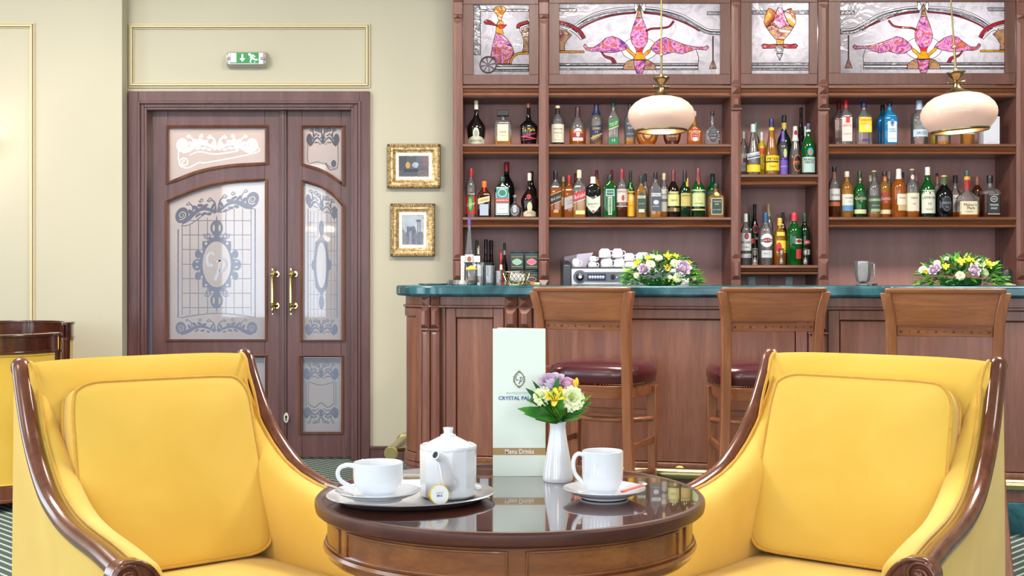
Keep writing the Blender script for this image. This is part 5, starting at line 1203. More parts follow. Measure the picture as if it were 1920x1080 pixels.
Bt('2',1856,329,32,'jd','clear','brown',.55,(26,26,28),.19,[(r_,.1,.08,.56,.70,(40,42,48)),(r_,.1,.07,.085,.72,(200,200,200)),(ov,.1,.36,.50,.44,(190,194,196)),(ov,.1,.38,.48,.38,(40,42,48)),(r_,-.82,.1,.54,.1,(40,42,48))],[("JACK DANIEL'S",.1,.53,.55,.035,(226,226,226)),('Old No.7',.1,.43,.3,.05,(226,226,226)),('TENNESSEE',.1,.29,.5,.045,(226,226,226)),('WHISKEY',.1,.21,.4,.045,(226,226,226))],'square bottle with black and white label, last on the right of the lower shelf')
# ---- middle bay, upper shelf
Bt('A',1394,247,17,'std','clear',None,0,(206,208,206),.16,[(r_,0,.1,.5,.9,(206,206,206)),(r_,.2,.3,.4,.5,(180,60,60))],[('VODKA',0,.22,.6,.05,(110,110,120))],'small clear bottle with white cap, leftmost of the middle bay upper shelf',.5)
Bt('A',1412,233,27,'slope','clear','clear',.5,(206,210,214),.16,[(r_,0,.06,.20,.92,(238,206,50)),(r_,0,.32,.44,.88,(210,214,216),.2),(r_,0,.34,.37,.8,(70,90,140),.2)],[('LIMONCELLO',0,.39,.7,.03,(60,80,130),.2)],'clear sloping bottle with yellow foot band, middle bay')
Bt('A',1417,230,15,'std','clear',None,0,(40,140,130),.22,[],[],'bottle with teal cap behind the clear sloping bottle',1)
Bt('A',1428,248,17,'std','yellow','yellow',.4,(200,206,206),.2,[(r_,0,.5,.62,.8,(206,80,50)),(r_,0,.15,.3,.9,(230,200,40))],[],'yellow-filled slim bottle beside the clear sloping bottle, middle bay',.5)
Bt('A',1446.5,222.6,27,'slope','pale','pale',.12,(40,44,100),.14,[(r_,.1,.08,.34,.94,(240,204,40)),(r_,0,.79,.84,.35,(232,206,60)),(r_,0,.22,.245,.94,(60,50,30)),(r_,-.45,.10,.78,.02,(60,70,160))],[('METAXA',.1,.285,.8,.05,(50,44,30)),('BRANDY',.1,.15,.4,.03,(70,60,30))],'sloping brandy bottle with navy cap and yellow label, middle bay')
Bt('A',1468,246,18,'std','grey','purple',.40,(96,70,170),.24,[(r_,0,.02,.34,.95,(110,84,180)),(ov,.3,.40,.60,.4,(200,206,150))],[('LIQUEUR',0,.2,.7,.04,(220,210,240))],'bottle with violet cap and violet foot label, middle bay',.3)
Bt('A',1470,216.7,27,'wine','dgreen',None,0,(30,44,36),.10,[(r_,0,.78,.88,.32,(206,180,90))],[],'dark green bottle with gold neck band behind the violet one',1)
Bt('A',1491,237,27,'cone','clear',None,0,(206,206,206),.3,[(r_,-.6,.05,.36,.3,(60,44,40)),(ov,.15,.08,.42,.62,(230,110,50)),(ov,.15,.10,.40,.54,(28,28,30)),(ov,0,.70,.92,.3,(150,40,40))],[('PITU',.15,.25,.5,.08,(240,140,60))],'clear bottle with black and orange oval label, middle bay',.35)
Bt('A',1502,202,12,'slim','black',None,0,(20,20,22),.05,[],[],'very slim tall black bottle, tallest in the middle bay',1)
Bt('A',1510,237,11,'std','clear',None,0,(200,204,206),.2,[],[],'white-capped bottle squeezed behind the green one, middle bay',.55)
Bt('A',1515.5,232,25,'wine','green','dgreen',.10,(60,70,80),.12,[(r_,0,.04,.34,.96,(170,196,190)),(ov,.1,.36,.52,.46,(60,150,190)),(ov,.1,.38,.46,.3,(200,120,50)),(r_,0,.84,.88,.33,(220,220,214))],[('BRANCA',0,.29,.8,.045,(40,60,50)),('MENTA',0,.235,.66,.045,(40,60,50))],'green bottle with pale mint label and blue globe, rightmost in the middle bay',-.35)
# ---- middle bay, lower shelf
Bt('B',1398,401,21,'tall','clear',None,0,(214,216,216),.16,[(r_,0,.28,.62,.92,(206,210,212)),(ov,0,.50,.62,.4,(60,56,60)),(ov,0,.52,.60,.28,(190,50,60)),(r_,0,.14,.22,.9,(196,200,204))],[('BACARDI',0,.445,.85,.05,(40,40,44)),('SUPERIOR',0,.35,.5,.03,(90,90,96))],'clear rum bottle with white cap, leftmost on the middle bay lower shelf')
Bt('B',1407,401,16,'wine','dgreen',None,0,(24,60,40),.14,[(r_,.2,.42,.52,.7,(200,60,60))],[],'dark-green bottle half hidden behind the clear rum bottle',.5)
Bt('B',1415,383,19,'wine','black',None,0,(26,26,28),.15,[(ov,0,.52,.66,.6,(190,60,70)),(ov,0,.54,.64,.42,(40,40,44))],[('BACARDI',0,.44,.8,.04,(200,190,180))],'black bottle with red emblem, second rank of the middle bay lower shelf',1)
Bt('B',1435.5,399,28,'tall','clear','clear',.4,(40,84,120),.18,[(ov,0,.34,.60,.86,(206,210,214)),(ov,0,.36,.58,.76,(226,228,230)),(ov,0,.42,.52,.6,(190,40,50)),(r_,0,.445,.495,.84,(34,34,40)),(r_,0,.14,.28,.7,(200,206,210))],[('MARTINI',0,.47,.75,.035,(236,236,236)),('BIANCO',0,.22,.4,.035,(110,116,130))],'clear vermouth bottle with blue cap and round white label, middle bay')
Bt('B',1441,382.6,18,'tall','clear',None,0,(206,190,140),.2,[],[],'gold-capped clear bottle behind the round-label vermouth',1)
Bt('B',1462,409,24,'tall','pale','amber',.24,(220,180,70),.16,[(r_,.2,.26,.52,.85,(240,206,60)),(ov,-.3,.26,.48,.42,(200,40,50)),(r_,0,.62,.70,.6,(236,196,60))],[('HAVANA',.15,.30,.7,.04,(50,30,30)),('CLUB',.3,.22,.4,.04,(200,40,50))],'amber rum bottle with yellow label and red dot, middle bay lower shelf')
Bt('B',1468,398,15,'std','dark',None,0,(30,30,40),.16,[],[],'dark-capped bottle behind the yellow-label rum',1)
Bt('B',1483,402,12,'std','clear',None,0,(40,50,90),.14,[],[],'blue-capped bottle behind the green vermouth bottles',1)
Bt('B',1489,399,28,'tall','green','green',.5,(200,50,60),.16,[(r_,.45,.40,.50,.5,(190,196,190)),(ov,.45,.42,.49,.3,(190,40,50)),(r_,.45,.12,.30,.4,(190,50,60))],[('MARTINI',.45,.455,.48,.035,(30,30,34))],'bright green vermouth bottle with red cap, middle bay lower shelf',-.25)
Bt('B',1508.5,400,21,'tall','dgreen','dgreen',.5,(36,70,60),.16,[(r_,.35,.40,.48,.6,(170,60,60)),(r_,.3,.20,.30,.5,(190,196,190))],[('MARTINI',.35,.44,.5,.035,(230,230,230))],'darker green vermouth bottle at the right end of the middle bay lower shelf',.1)
for i, (px, lb_) in enumerate(((1415.5, 'left'), (1465, 'middle'), (1510, 'right'))):
    Yh = 7.315; t = thing('sand_timer', 'small hourglass sand timer, %s of three in front of the bottles' % lb_, 'sand timer', (X(px, Yh), Yh, ZB_+.0005), 0, 'sand timers')
    hh = (ZB_*0+(495-464)*Yh/F); c_ = (60,34,30) if i else (150,120,110)
    MB().lathe([(.016,0),(.017,.003),(.015,.006)], 16).build('base', col(c_, .4), t); MB().lathe([(.015,hh-.006),(.017,hh-.003),(.016,hh)], 16).build('top_plate', col(c_, .4), t)
    MB().lathe([(.010,.006),(.013,.02),(.011,.034),(.002,hh/2),(.011,hh-.034),(.013,hh-.02),(.010,hh-.006)], 16).build('bulb', M['glassd'], t)
    MB().lathe([(.009,.007),(.0115,.018),(.003,.03)], 14).build('sand', col((226,214,196), .9), t)
    for s in (-1, 1): MB().tube([(s*.0145, 0, .003), (s*.0145, 0, hh-.003)], .0012, 6).build('rod', col(c_, .4), t)
# ---- dark bottles on the back counter, left bay
CB = (ZC, 7.42)
Bt('C',894,450.7,17,'wine','black',None,0,(30,44,36),.10,[(r_,.35,.82,.93,.2,(206,206,190))],[],'dark wine bottle with paper neck tag on the back counter, leftmost of three',0,CB)
Bt('C',911,449,21,'wine','dark',None,0,(24,22,24),.12,[(ov,0,.62,.66,.3,(196,160,70))],[],'dark wine bottle on the back counter, middle of three',0,(ZC, 7.46))
Bt('C',921,450.7,20,'wine','dark',None,0,(22,22,26),.12,[],[],'dark wine bottle on the back counter, rightmost of three',0,(ZC, 7.545))
Bt('C',946,455.5,13,'tall','dark',None,0,(34,40,44),.10,[(r_,0,.84,.90,.3,(206,206,206)),(r_,.3,.30,.5,.6,(200,200,200))],[('BITTER',.3,.4,.5,.04,(40,40,40))],'slim dark bottle with white neck ring on the back counter',0,(ZC, 7.48))
Bt('C',939.5,474,13,'tall','red',None,0,(196,50,60),.10,[(r_,0,.3,.55,.9,(190,40,50)),(r_,0,.74,.82,.36,(220,216,210))],[('SYRUP',0,.42,.7,.05,(240,230,226))],'small red syrup bottle in front of the slim dark bottle',0,(ZC, 7.36))

# ================================================================== THINGS ON THE BAR AND BACK COUNTER
def onbar(px, v=.3):
    u = bu(px, v); return bxy(u, v)
x, y = onbar(880, .51); base = (ZT, y)
Bt('C',880,408,20,'cone','clear',None,0,(96,70,150),.12,[(r_,0,.30,.45,.85,(200,190,200)),(ov,0,.34,.42,.4,(140,90,60))],[('GRAPPA',0,.47,.7,.02,(90,90,120))],'tall tapering clear bottle with purple cap, standing among glasses on the bar',0,(ZT, y), grp='glassware on the bar')
def put(name, lab, cat, px, v=.3, rz=0, grp=None, z=ZT):
    x, y = onbar(px, v); return thing(name, lab, cat, (x, y, z), rz, grp), y/F
t, k_ = put('menu_card', 'small white upright card with dark dots behind the glass bowl on the bar', 'card', 882, .61)
cd = MB().box(-18*k_, 18*k_, -.002, .002, 0, 54*k_).build('card', M['white'], t)
dm = MB()
for i in range(6): dm.box(-15*k_, -14*k_, -.003, -.002, (8+7*i)*k_, (9.5+7*i)*k_)
dm.build('printed_dots', col(BK, .5), cd, smooth=False)
t, k_ = put('glass_bowl', 'cut-glass bowl with flared scalloped rim on the left end of the bar', 'bowl', 897, .38)
m_ = MB(); secs = []
for r_q, z in ((.030,0),(.032,.012),(.036,.03),(.050,.07),(.064,.105),(.076,.118),(.073,.118),(.060,.103),(.046,.07),(.030,.03)):
    secs.append([((r_q*(1+.05*math.cos(12*a)*(z/.118)))*cos(a), (r_q*(1+.05*math.cos(12*a)*(z/.118)))*sin(a), z) for a in [2*PI*i/48 for i in range(48)]])
m_.loft(secs, 0, True, False); m_.build('bowl', M['glassd'], t)
t, k_ = put('candle_glass', 'small decorated glass with amber-yellow contents beside the sugar cone on the bar', 'glass', 884, .20)
MB().lathe([(.020,0),(.024,.008),(.026,.03),(.030,.075),(.028,.075),(.024,.03),(.001,.01)], 20, caps=False).build('glass', M['glassd'], t)
MB().lathe([(.02,.012),(.024,.03),(.024,.045)], 18).build('filling', col((214,150,60), .5), t); MB().lathe([(.028,.0755),(.03,.08),(.018,.092),(.004,.10)], 18).build('lid', col((216,178,80), .35), t)
for px, v, w_, h_, lb_, fc in ((900, .22, 17, 37, 'leftmost of three', (170,120,110)), (918, .22, 20, 37, 'middle of three, holding white tubs', (226,232,240)), (935.5, .20, 13, 27, 'rightmost of three, beside the wire basket', (200,210,222))):
    t, k_ = put('tumbler', 'straight clear tumbler on the bar, '+lb_, 'glass', px, v, 0, 'tumblers on the bar'); r0 = w_/2*k_
    MB().lathe([(r0*.93,0),(r0*.98,.004),(r0,.012),(r0,h_*k_),(r0*.95,h_*k_),(r0*.93,.014),(.0005,.012)], 24, caps=False).build('glass', M['glass'], t)
    MB().lathe([(r0*.8,.014),(r0*.82,.016),(r0*.82,.028),(r0*.7,.030),(r0*.82,.031),(r0*.82,.045),(r0*.6,.047)] if w_ > 16 else [(r0*.8,.014),(r0*.82,.026),(r0*.6,.028)], 20).build('tub', col(fc, .4), t)
# wire basket with sugar sachets
t, k_ = put('wire_basket', 'round gold wire basket filled with white sachets on the bar', 'basket', 968, .20)
rb = lambda z: (19+6.5*(z/25))*k_
m_ = MB()
for z in (0, 25): m_.tube([(rb(z)*cos(a), rb(z)*sin(a), max(z*k_, .003)) for a in [2*PI*i/40 for i in range(40)]], .0028, 6, closed=True)
for j in range(18):
    for s in (-1, 1):
        m_.tube([(rb(z)*cos(2*PI*j/18+s*z*.032), rb(z)*sin(2*PI*j/18+s*z*.032), z*k_+.002) for z in range(0, 26, 5)], .0015, 4)
m_.build('wire_frame', M['brass'], t)
random.seed(3)
for i in range(7):
    a = random.uniform(0, 6.28); q = MB().box(-.020, .020, -.003, .003, -.018, .018); q.xf(Matrix.Translation((.022*cos(a), .022*sin(a), .040)) @ Matrix.Rotation(a, 4, 'Z') @ Matrix.Rotation(random.uniform(-.4, .4), 4, 'Y')); q.build('sachet', col((230,222,222), .6), t)
t, k_ = put('ashtray', 'round clear glass ashtray on the left end of the bar', 'ashtray', 866, .16)
MB().lathe([(.052,0),(.066,.004),(.068,.024),(.060,.026),(.054,.010),(.001,.008)], 36, caps=False).build('dish', M['glassd'], t)
t, k_ = put('sugar_cone', 'small white paper cone standing behind the glass ashtray', 'cone', 867, .36)
MB().lathe([(.019,0),(.018,.012),(.012,.024),(.003,.034)], 18).build('cone', col((240,238,234), .6), t)
t, k_ = put('metal_tray', 'flat round steel tray at the far left end of the marble top', 'tray', 813, .30)
MB().lathe([(.070,0),(.078,.003),(.080,.008),(.078,.008),(.069,.004),(.001,.003)], 40, caps=False).build('tray', M['steel'], t)
t, k_ = put('crystal_stopper', 'small crystal glass ball lying beside the ashtray on the bar', 'stopper', 843, .20)
MB().sphere((0,0,.014), .014, 8, 6).build('ball', M['glassd'], t, smooth=False)
t, k_ = put('tea_sachet', 'small yellow-green tea sachet at the foot of the second post', 'sachet', 1000, .26)
MB().box(-.014, .014, -.006, .006, 0, .014).build('packet', col((200,196,110), .5), t, bevel=.003); MB().box(-.0145, .004, -.0062, .0062, .004, .0145).build('print', col((214,120,60), .5), t)
t, k_ = put('tea_sachet', 'small pale green tea sachet beside the wire basket', 'sachet', 1007, .32)
MB().box(-.014, .014, -.006, .006, 0, .013).build('packet', col((214,220,170), .5), t, bevel=.003)
# tea tins stacked two high on a raised board of the back counter
kT = 7.40/F; zt0 = Z(537, 7.40)
rs = MB().box(X(953, 7.4), X(1006, 7.4), 7.335, 7.46, ZC+.0005, zt0-.0005).build('riser_box', M['cabd'], None, bevel=.002); tag(rs, 'low brown wooden riser box under the tea tins on the back counter', 'riser')
for i, px in enumerate((969.5, 996.5)):
    for j in range(2):
        oc = ((120,196,180), (226,110,160))[i] if j else ((120,150,140), (90,70,90))[i]
        t = thing('tea_tin', 'dark teal tea tin with %s oval label, %s of its stack' % (('mint', 'pink')[i], ('bottom', 'top')[j]), 'tin', (X(px, 7.40), 7.40, zt0+j*31*kT+.0003), 0, 'tea tins')
        h = 30.5*kT if j == 0 else 35*kT; w_ = 12.6*kT
        MB().box(-w_, w_, -w_, w_, 0, h*.9).build('tin', col((40,58,64), .35), t, bevel=.004)
        MB().box(-w_*.96, w_*.96, -w_*.96, w_*.96, h*.9, h).build('lid', col((44,62,68), .35), t, bevel=.005)
        m_ = MB(); m_.prism([(w_*.66*cos(a), h*.42+h*.14*sin(a)*(1-.3*abs(cos(a)))) for a in [2*PI*q/20 for q in range(20)]], -w_-.002, -w_); m_.build('oval_label', col(oc, .5), t, smooth=False)
        m_ = MB(); m_.prism([(w_*.74*cos(a), h*.42+h*.18*sin(a)*(1-.3*abs(cos(a)))) for a in [2*PI*q/20 for q in range(20)]], -w_-.0015, -w_+.0002)
        for z in (.16, .68): m_.box(-w_*.8, w_*.8, -w_-.001, -w_+.0002, h*z, h*(z+.02))
        m_.build('gold_trim', col(GD, .35, .6), t, smooth=False)

# ---- espresso machine
YM = 7.06; kM = YM/F
em = thing('espresso_machine', 'steel and dark grey espresso machine with white cups on its top', 'coffee machine', (X(1180, YM), YM, ZC+.0005))
def mx(px): return (px-1180)*kM
def mz(py): return Z(py, YM)-ZC
MB().box(mx(1071), mx(1292), 0, .40, .05, mz(503)).build('body', M['steel'], em, bevel=.006)
MB().box(mx(1071), mx(1292), -.012, .002, mz(534), mz(504)).build('front_panel', col((206,208,212), .3, .3), em, bevel=.003)
for a, b_ in ((1055.6, 1071), (1292, 1307)):
    MB().prism([(-.02, .02), (-.02, mz(497)), (.0, mz(493.5)), (.40, mz(485)), (.40, .02)], mx(a), mx(b_), 'x').build('side_cheek', col((48,52,60), .3), em, bevel=.006)
pn = MB(); q = [(mx(1078+0), mz(519))]; arc = [(mx(1087+12.5*cos(a)), mz(519-12.5*sin(a))) for a in [R(45+270*i/16) for i in range(17)]]
pn.prism(arc+[(mx(1170+95), mz(528)), (mx(1170+95), mz(510))], -.018, -.011); fp = pn.build('control_panel', col((92,98,112), .35), em, smooth=False)
kn = MB(); kn.lathe([(.022,0),(.024,.004),(.02,.02),(.012,.024),(.010,.022)], 24); kn.xf(Matrix.Translation((mx(1087), -.018, mz(519))) @ Matrix.Rotation(R(90), 4, 'X')); kn.build('knob', col((30,32,36), .3), em)
MB().lathe([(.001,.025),(.010,.0255),(.011,.024)], 16).xf(Matrix.Translation((mx(1087), -.018, mz(519))) @ Matrix.Rotation(R(90), 4, 'X')).build('knob_badge', M['steel'], em)
MB().box(mx(1101), mx(1135.5), -.021, -.012, mz(525.6), mz(513.2)).build('display_frame', col((36,44,64), .3), em, bevel=.001)
for i in range(6):
    cx_ = mx(1105.5+5*i); MB().prism([(cx_+.0072*math.sin(a)*(1 if cos(a) < 0 else .8), mz(519.7)+.0085*-cos(a)) for a in [2*PI*j/14 for j in range(14)]], -.0235, -.020).build('button', col((206,220,250), .4, emit=.5), em, smooth=False)
    MB().sphere((cx_, -.0235, mz(520.5)), .0035, 8, 6, sy=.4).build('button_symbol', col((50,70,170), .4), em)
MB().box(mx(1145), mx(1152), -.024, -.012, mz(523), mz(515)).build('switch', col(BK, .3), em, bevel=.001)
MB().prism([(mx(1154.5), mz(521)), (mx(1157.5), mz(521)), (mx(1156), mz(518))], -.019, -.0178).build('warning_mark', M['white'], em, smooth=False)
gd = MB()
gd.prism([(mx(1063), mz(503)), (mx(1062), mz(480)), (mx(1087), mz(475)), (mx(1084), mz(490)), (mx(1080), mz(503))], .30, .304)
gd.prism([(mx(1080), mz(503)), (mx(1087), mz(475)), (mx(1119), mz(471.5)), (mx(1103), mz(503))], .302, .306, mi=1)
gd.box(mx(1072), mx(1290), .0, .006, mz(503), mz(500.5), 2)
gd.build('cup_guard', [col((96,80,90), .2), col((176,170,190), .2), col((60,60,66), .3)], em, smooth=False)
MB().tube([(mx(1283), .2, mz(503)), (mx(1285), .2, mz(484)), (mx(1290), .2, mz(482)), (mx(1303), .2, mz(483)), (mx(1305), .2, mz(488))], .010, 8).build('handle', col(BK, .35), em)
def cup_mesh(rt, h, rb=None):
    rb = rb or rt*.62
    return [(rb, 0), (rb*1.02, .003), (rt*.9, h*.28), (rt, h*.45), (rt, h), (rt*.95, h), (rt*.93, h*.45), (rt*.8, h*.2), (.0006, h*.14)]
cups = [(1080,484.5,502.5,15.5,0),(1111,490,502.5,17,0),(1112,480,490,14,1),(1137.5,483,502.5,23,0),(1134,466,483,23,1),(1161,483,502.5,21,0),(1158,466,483,21,1),(1181,489,502.5,20,0),(1180,474.5,489,20,1),(1205,488,502.5,27,0),(1205,473,488,27,1)]
for i, (px, t0, t1, w_, up) in enumerate(cups):
    Yc = YM+.10; kc = Yc/F; zb = Z(503, YM)+.001
    h = (t1-t0)*kc; z0 = zb+(0 if not up else 0)
    if up: z0 = zb+[(c[2]-c[1]) for c in cups if abs(c[0]-px) < 6 and not c[4]][0]*kc+.0005
    rt = w_/2*kc
    nm = ['first from the left', 'second from the left', 'on top of the second from the left', 'third from the left in the bottom row', 'topmost of the third stack', 'fourth from the left in the bottom row', 'topmost of the fourth stack', 'in the fifth stack, lower', 'in the fifth stack, upper', 'in the rightmost stack, lower', 'in the rightmost stack, upper'][i]
    t = thing('coffee_cup', 'white upturned cup on the espresso machine, '+nm, 'cup', (X(px, Yc), Yc, z0), 0, 'upturned cups on the espresso machine')
    MB().lathe([(rt*.97, 0), (rt, .002), (rt, h*.55), (rt*.93, h*.78), (rt*.70, h*.93), (rt*.64, h), (rt*.58, h), (rt*.56, h*.95), (.0005, h*.94)], 28, caps=False).build('cup_body', M['porc'], t)
    MB().tube([(rt*.95, -.01, h*.75), (rt*1.25, -.012, h*.70), (rt*1.38, -.012, h*.42), (rt*.96, -.01, h*.15)], .0035, 8).build('handle', M['porc'], t)
# ---- glass pitcher, dark appliance
t, k_ = put('glass_pitcher', 'clear glass measuring pitcher with handle on the bar right of the middle bay', 'pitcher', 1618, .34)
MB().lathe([(.030,0),(.034,.003),(.030,.008),(.012,.014),(.030,.018),(.038,.05),(.040,.118),(.038,.118),(.036,.05),(.028,.022),(.0005,.018)], 32, caps=False).build('jug', M['glassd'], t)
MB().tube([(.038, 0, .110), (.055, 0, .104), (.056, 0, .05), (.046, 0, .018), (.052, 0, .008)], .006, 8, flat=.8).build('handle', M['glassd'], t)
t, k_ = put('dark_spoon', 'small dark spoon lying right of the glass pitcher', 'spoon', 1641, .30)
MB().tube([(-.015, 0, .004), (.012, .01, .006)], .004, 8).build('spoon', M['black'], t)
Yk = 7.2; kk = Yk/F
t = thing('kitchen_appliance', 'black rounded appliance with upright handle partly hidden behind the right flower arrangement', 'appliance', (X(1887, Yk), Yk, Z(538, Yk)), 0)
MB().box(-14*kk, 13*kk, -.04, .05, 0, 5*kk).build('foot', col((190,186,200), .4), t, bevel=.004)
MB().lathe([(11*kk, 5*kk), (12*kk, 10*kk), (12*kk, 28*kk), (9*kk, 33*kk), (3*kk, 34*kk)], 24).build('body', col((34,38,38), .4), t)
MB().tube([(-11*kk, 0, 20*kk), (-12*kk, 0, 40*kk), (-10*kk, 0, 56*kk)], .016, 10, flat=.7).build('upright_handle', M['black'], t)
rs = MB().box(-14.5*kk, 13.5*kk, -.05, .07, 0, Z(538, Yk)-ZC-.002).build('riser_box', M['cabd'], None); rs.location = (X(1887, Yk), Yk, ZC+.0005); tag(rs, 'brown wooden riser box under the black appliance on the back counter', 'riser')
# ================================================================== YELLOW ARMCHAIRS
PROF = [(-.025,.905),(-.012,.928),(0,.922),(.020,.880),(.046,.835),(.075,.790),(.105,.752),(.146,.711),(.199,.670),(.250,.640),(.305,.620),(.39,.600),(.48,.590),(.56,.586),(.64,.582),(.72,.574),(.775,.568)]
SPL = math.tan(.083)
def armchair(name, lab, loc, rz, grp):
    t = thing(name, lab, 'armchair', loc, rz, grp)
    PS = smoothpts([(a, b_, 0) for a, b_ in PROF], 3)
    pz = lambda q: interp([(p.x, p.y) for p in PS if p.x >= -.001], q)
    xr = lambda q: .31+q*SPL
    for s in (-1, 1):
        # carved wooden rail
        m_ = MB(); pts = [Vector((s*xr(p.x), -p.x, p.y)) for p in PS]; n_ = len(pts)
        rad = []
        for i in range(n_): rad.append(.0215 if 2 < i < n_-1 else (.012, .018, .0205)[min(i, 2)] if i <= 2 else .021)
        m_.tube(pts, rad, 14, up=(1, 0, 0), flat=1.05)
        rl = m_.build('arm_rail', M['rail'], t, sharp=60)
        m_ = MB(); e_ = pts[-1]; d_ = (pts[-1]-pts[-3]).normalized()
        for k_, (o_, r_) in enumerate(((.002, .027), (.013, .030), (.024, .033))):
            c_ = e_+d_*o_; u_ = Vector((1, 0, 0)); v_ = d_.cross(u_).normalized()
            m_.tube([c_+(u_*cos(a)+v_*sin(a))*(r_-.007) for a in [2*PI*i/24 for i in range(24)]], .008, 8, closed=True, up=d_)
        m_.tube([e_-d_*.01, e_+d_*.03], .024, 20)
        m_.build('collar', M['rail'], rl, sharp=60)
        # front post with volute
        yf = -(PROF[-1][0]+.028); cx, cz = s*xr(.8), PROF[-1][1]-.004; R0 = .034
        poly = []
        for i in range(15):
            a = R(225-180*i/14); poly.append((cx+s*-1*0+R0*cos(a)*1, cz+R0*sin(a)))
        inn = -s   # inward direction
        pl = [(cx-inn*R0*cos(R(q)), cz+R0*sin(R(q))) for q in range(-60, 91, 15)]
        pl += [(cx+inn*.028, cz+.031), (cx+inn*.052, cz+.015), (cx+inn*.070, cz-.010), (cx+inn*.082, cz-.045), (cx+inn*.086, cz-.10), (cx+inn*.086, .12), (cx-inn*.016, .12), (cx-inn*.016, cz-.06)]
        MB().prism(pl, yf-.010, yf+.034).build('front_post', M['rail'], t, bevel=.004, sharp=40)
        m_ = MB(); sp = []
        for i in range(44):
            u = i/43; a = R(-70)+u*R(660); r_ = R0*(.92-.72*u); sp.append((cx-inn*r_*cos(a), yf-.011-.004*u, cz+r_*sin(a)))
        m_.tube(sp, [.0052*(1-.35*i/43) for i in range(44)], 8, up=(0, 1, 0)); m_.sphere((cx, yf-.012, cz), .011, 12, 8)
        arch = [(cx+inn*x_, yf-.011, cz+z_) for x_, z_ in ((-.012,.030),(.006,.031),(.026,.027),(.048,.011),(.064,-.014),(.075,-.05),(.079,-.10),(.079,-.2),(.079,-.4))]
        m_.tube(smoothpts(arch, 3), .0055, 8, up=(0, 1, 0))
        arch = [(cx+inn*x_, yf-.011, cz+z_) for x_, z_ in ((.030,-.004),(.040,-.03),(.046,-.07),(.046,-.2),(.046,-.4))]
        m_.tube(smoothpts(arch, 3), .0065, 8, up=(0, 1, 0))
        m_.build('volute', M['rail'], t, sharp=60)
        # outer side panel in yellow
        m_ = MB(); q = [p for p in PS if p.x <= .775]; pl = [(p.x, p.y-.012) for p in q]+[(.80, .55), (.80, .10), (-.05, .10), (-.045, .86)]
        b0 = len(m_.v); m_.prism([(a, b_) for a, b_ in pl], 0, .028, 'x')
        m_.v = [(s*(xr(y_)-.016+x_*1.0+.004*sin(6*z_)), -y_, z_) for x_, y_, z_ in m_.v]
        m_.build('side_panel', M['yellow'], t, bevel=.006, seg=3, sharp=60)
        # padded inside of the arm
        m_ = MB(); secs = []; ts = [.006,.03,.05,.08,.12,.17,.23,.30,.38,.46,.54,.62,.70,.76,.795]
        def pn(q):
            # point on the profile (kept under the top of the back) and its forward-up normal
            z = min(pz(q), .885-.2*max(0, .03-q)); a_, b2_ = max(0, q-.012), q+.012
            dt, dz = b2_-a_, pz(b2_)-pz(a_); l_ = math.hypot(dt, dz); return z, -dz/l_, dt/l_
        for tt in ts:
            z, nt_, nz_ = pn(tt); x = xr(tt)-.012; k_ = min(1, .45+tt*4); e2 = 1 if tt < .78 else .8
            sec = [(0, .002), (.014, .012), (.034*k_+.01, .012*e2), (.062*k_+.01, .002), (.080*k_*e2+.006, -.026), (.082*k_*e2+.004, -.07), (.076*k_*e2+.004, -.13)]
            sc_ = [(s*(x-a), -(tt+nt_*max(b_, -.03)), z+(nz_*b_ if b_ > -.03 else nz_*-.03+(b_+.03))) for a, b_ in sec]+[(s*(x-.070), -tt, .34), (s*x, -tt, .34)]
            secs.append(sc_)
        m_.loft(secs); m_.build('arm_pad', M['yellow'], t, sharp=75, sub=1)
        m_ = MB(); m_.tube([(s*(xr(q)-.030), -(q+pn(q)[1]*.014), pn(q)[0]+pn(q)[2]*.014) for q in ts[:-1]], .0042, 6); m_.build('piping', M['yelpipe'], t)
        for yy in (-.72, .0): MB().loft([[(s*.33+a, yy+b_, 0) for a, b_ in ((-.016,-.016),(.016,-.016),(.016,.016),(-.016,.016))], [(s*.33+a, yy+b_, .11) for a, b_ in ((-.024,-.024),(.024,-.024),(.024,.024),(-.024,.024))]]).build('leg', M['rail'], t, bevel=.003)
    # upholstered back
    m_ = MB(); secs = []
    for i in range(15):
        u = -1+2*i/14; x = u*.299; k_ = .008*(1-u**4)
        pl = [(.20, .34), (.16, .46), (.115, .60), (.072, .74), (.044, .85), (.036, .892+k_), (.026, .922+k_), (.012, .936+k_), (-.014, .930+k_), (-.030, .905), (-.040, .85), (-.055, .60), (-.055, .10), (.10, .10)]
        secs.append([(x+u*(a if a > 0 else 0)*.04, -a, b_) for a, b_ in pl])
    m_.loft(secs); bkk = m_.build('upholstered_back', M['yellow'], t, sharp=50)
    for s in (-1, 1):
        MB().tube(smoothpts([(s*.289, .03, .905), (s*.291, .0, .937), (s*.289, -.030, .928), (s*.286, -.058, .885), (s*.289, -.085, .83), (s*.29, -.12, .74)], 3), .0042, 6).build('piping', M['yelpipe'], bkk)
    # seat base and cushions
    MB().prism([(-.27, -.06), (.27, -.06), (.325, -.785), (-.325, -.785)], .11, .335, 'z').build('seat_base', M['yellow'], t, bevel=.01)
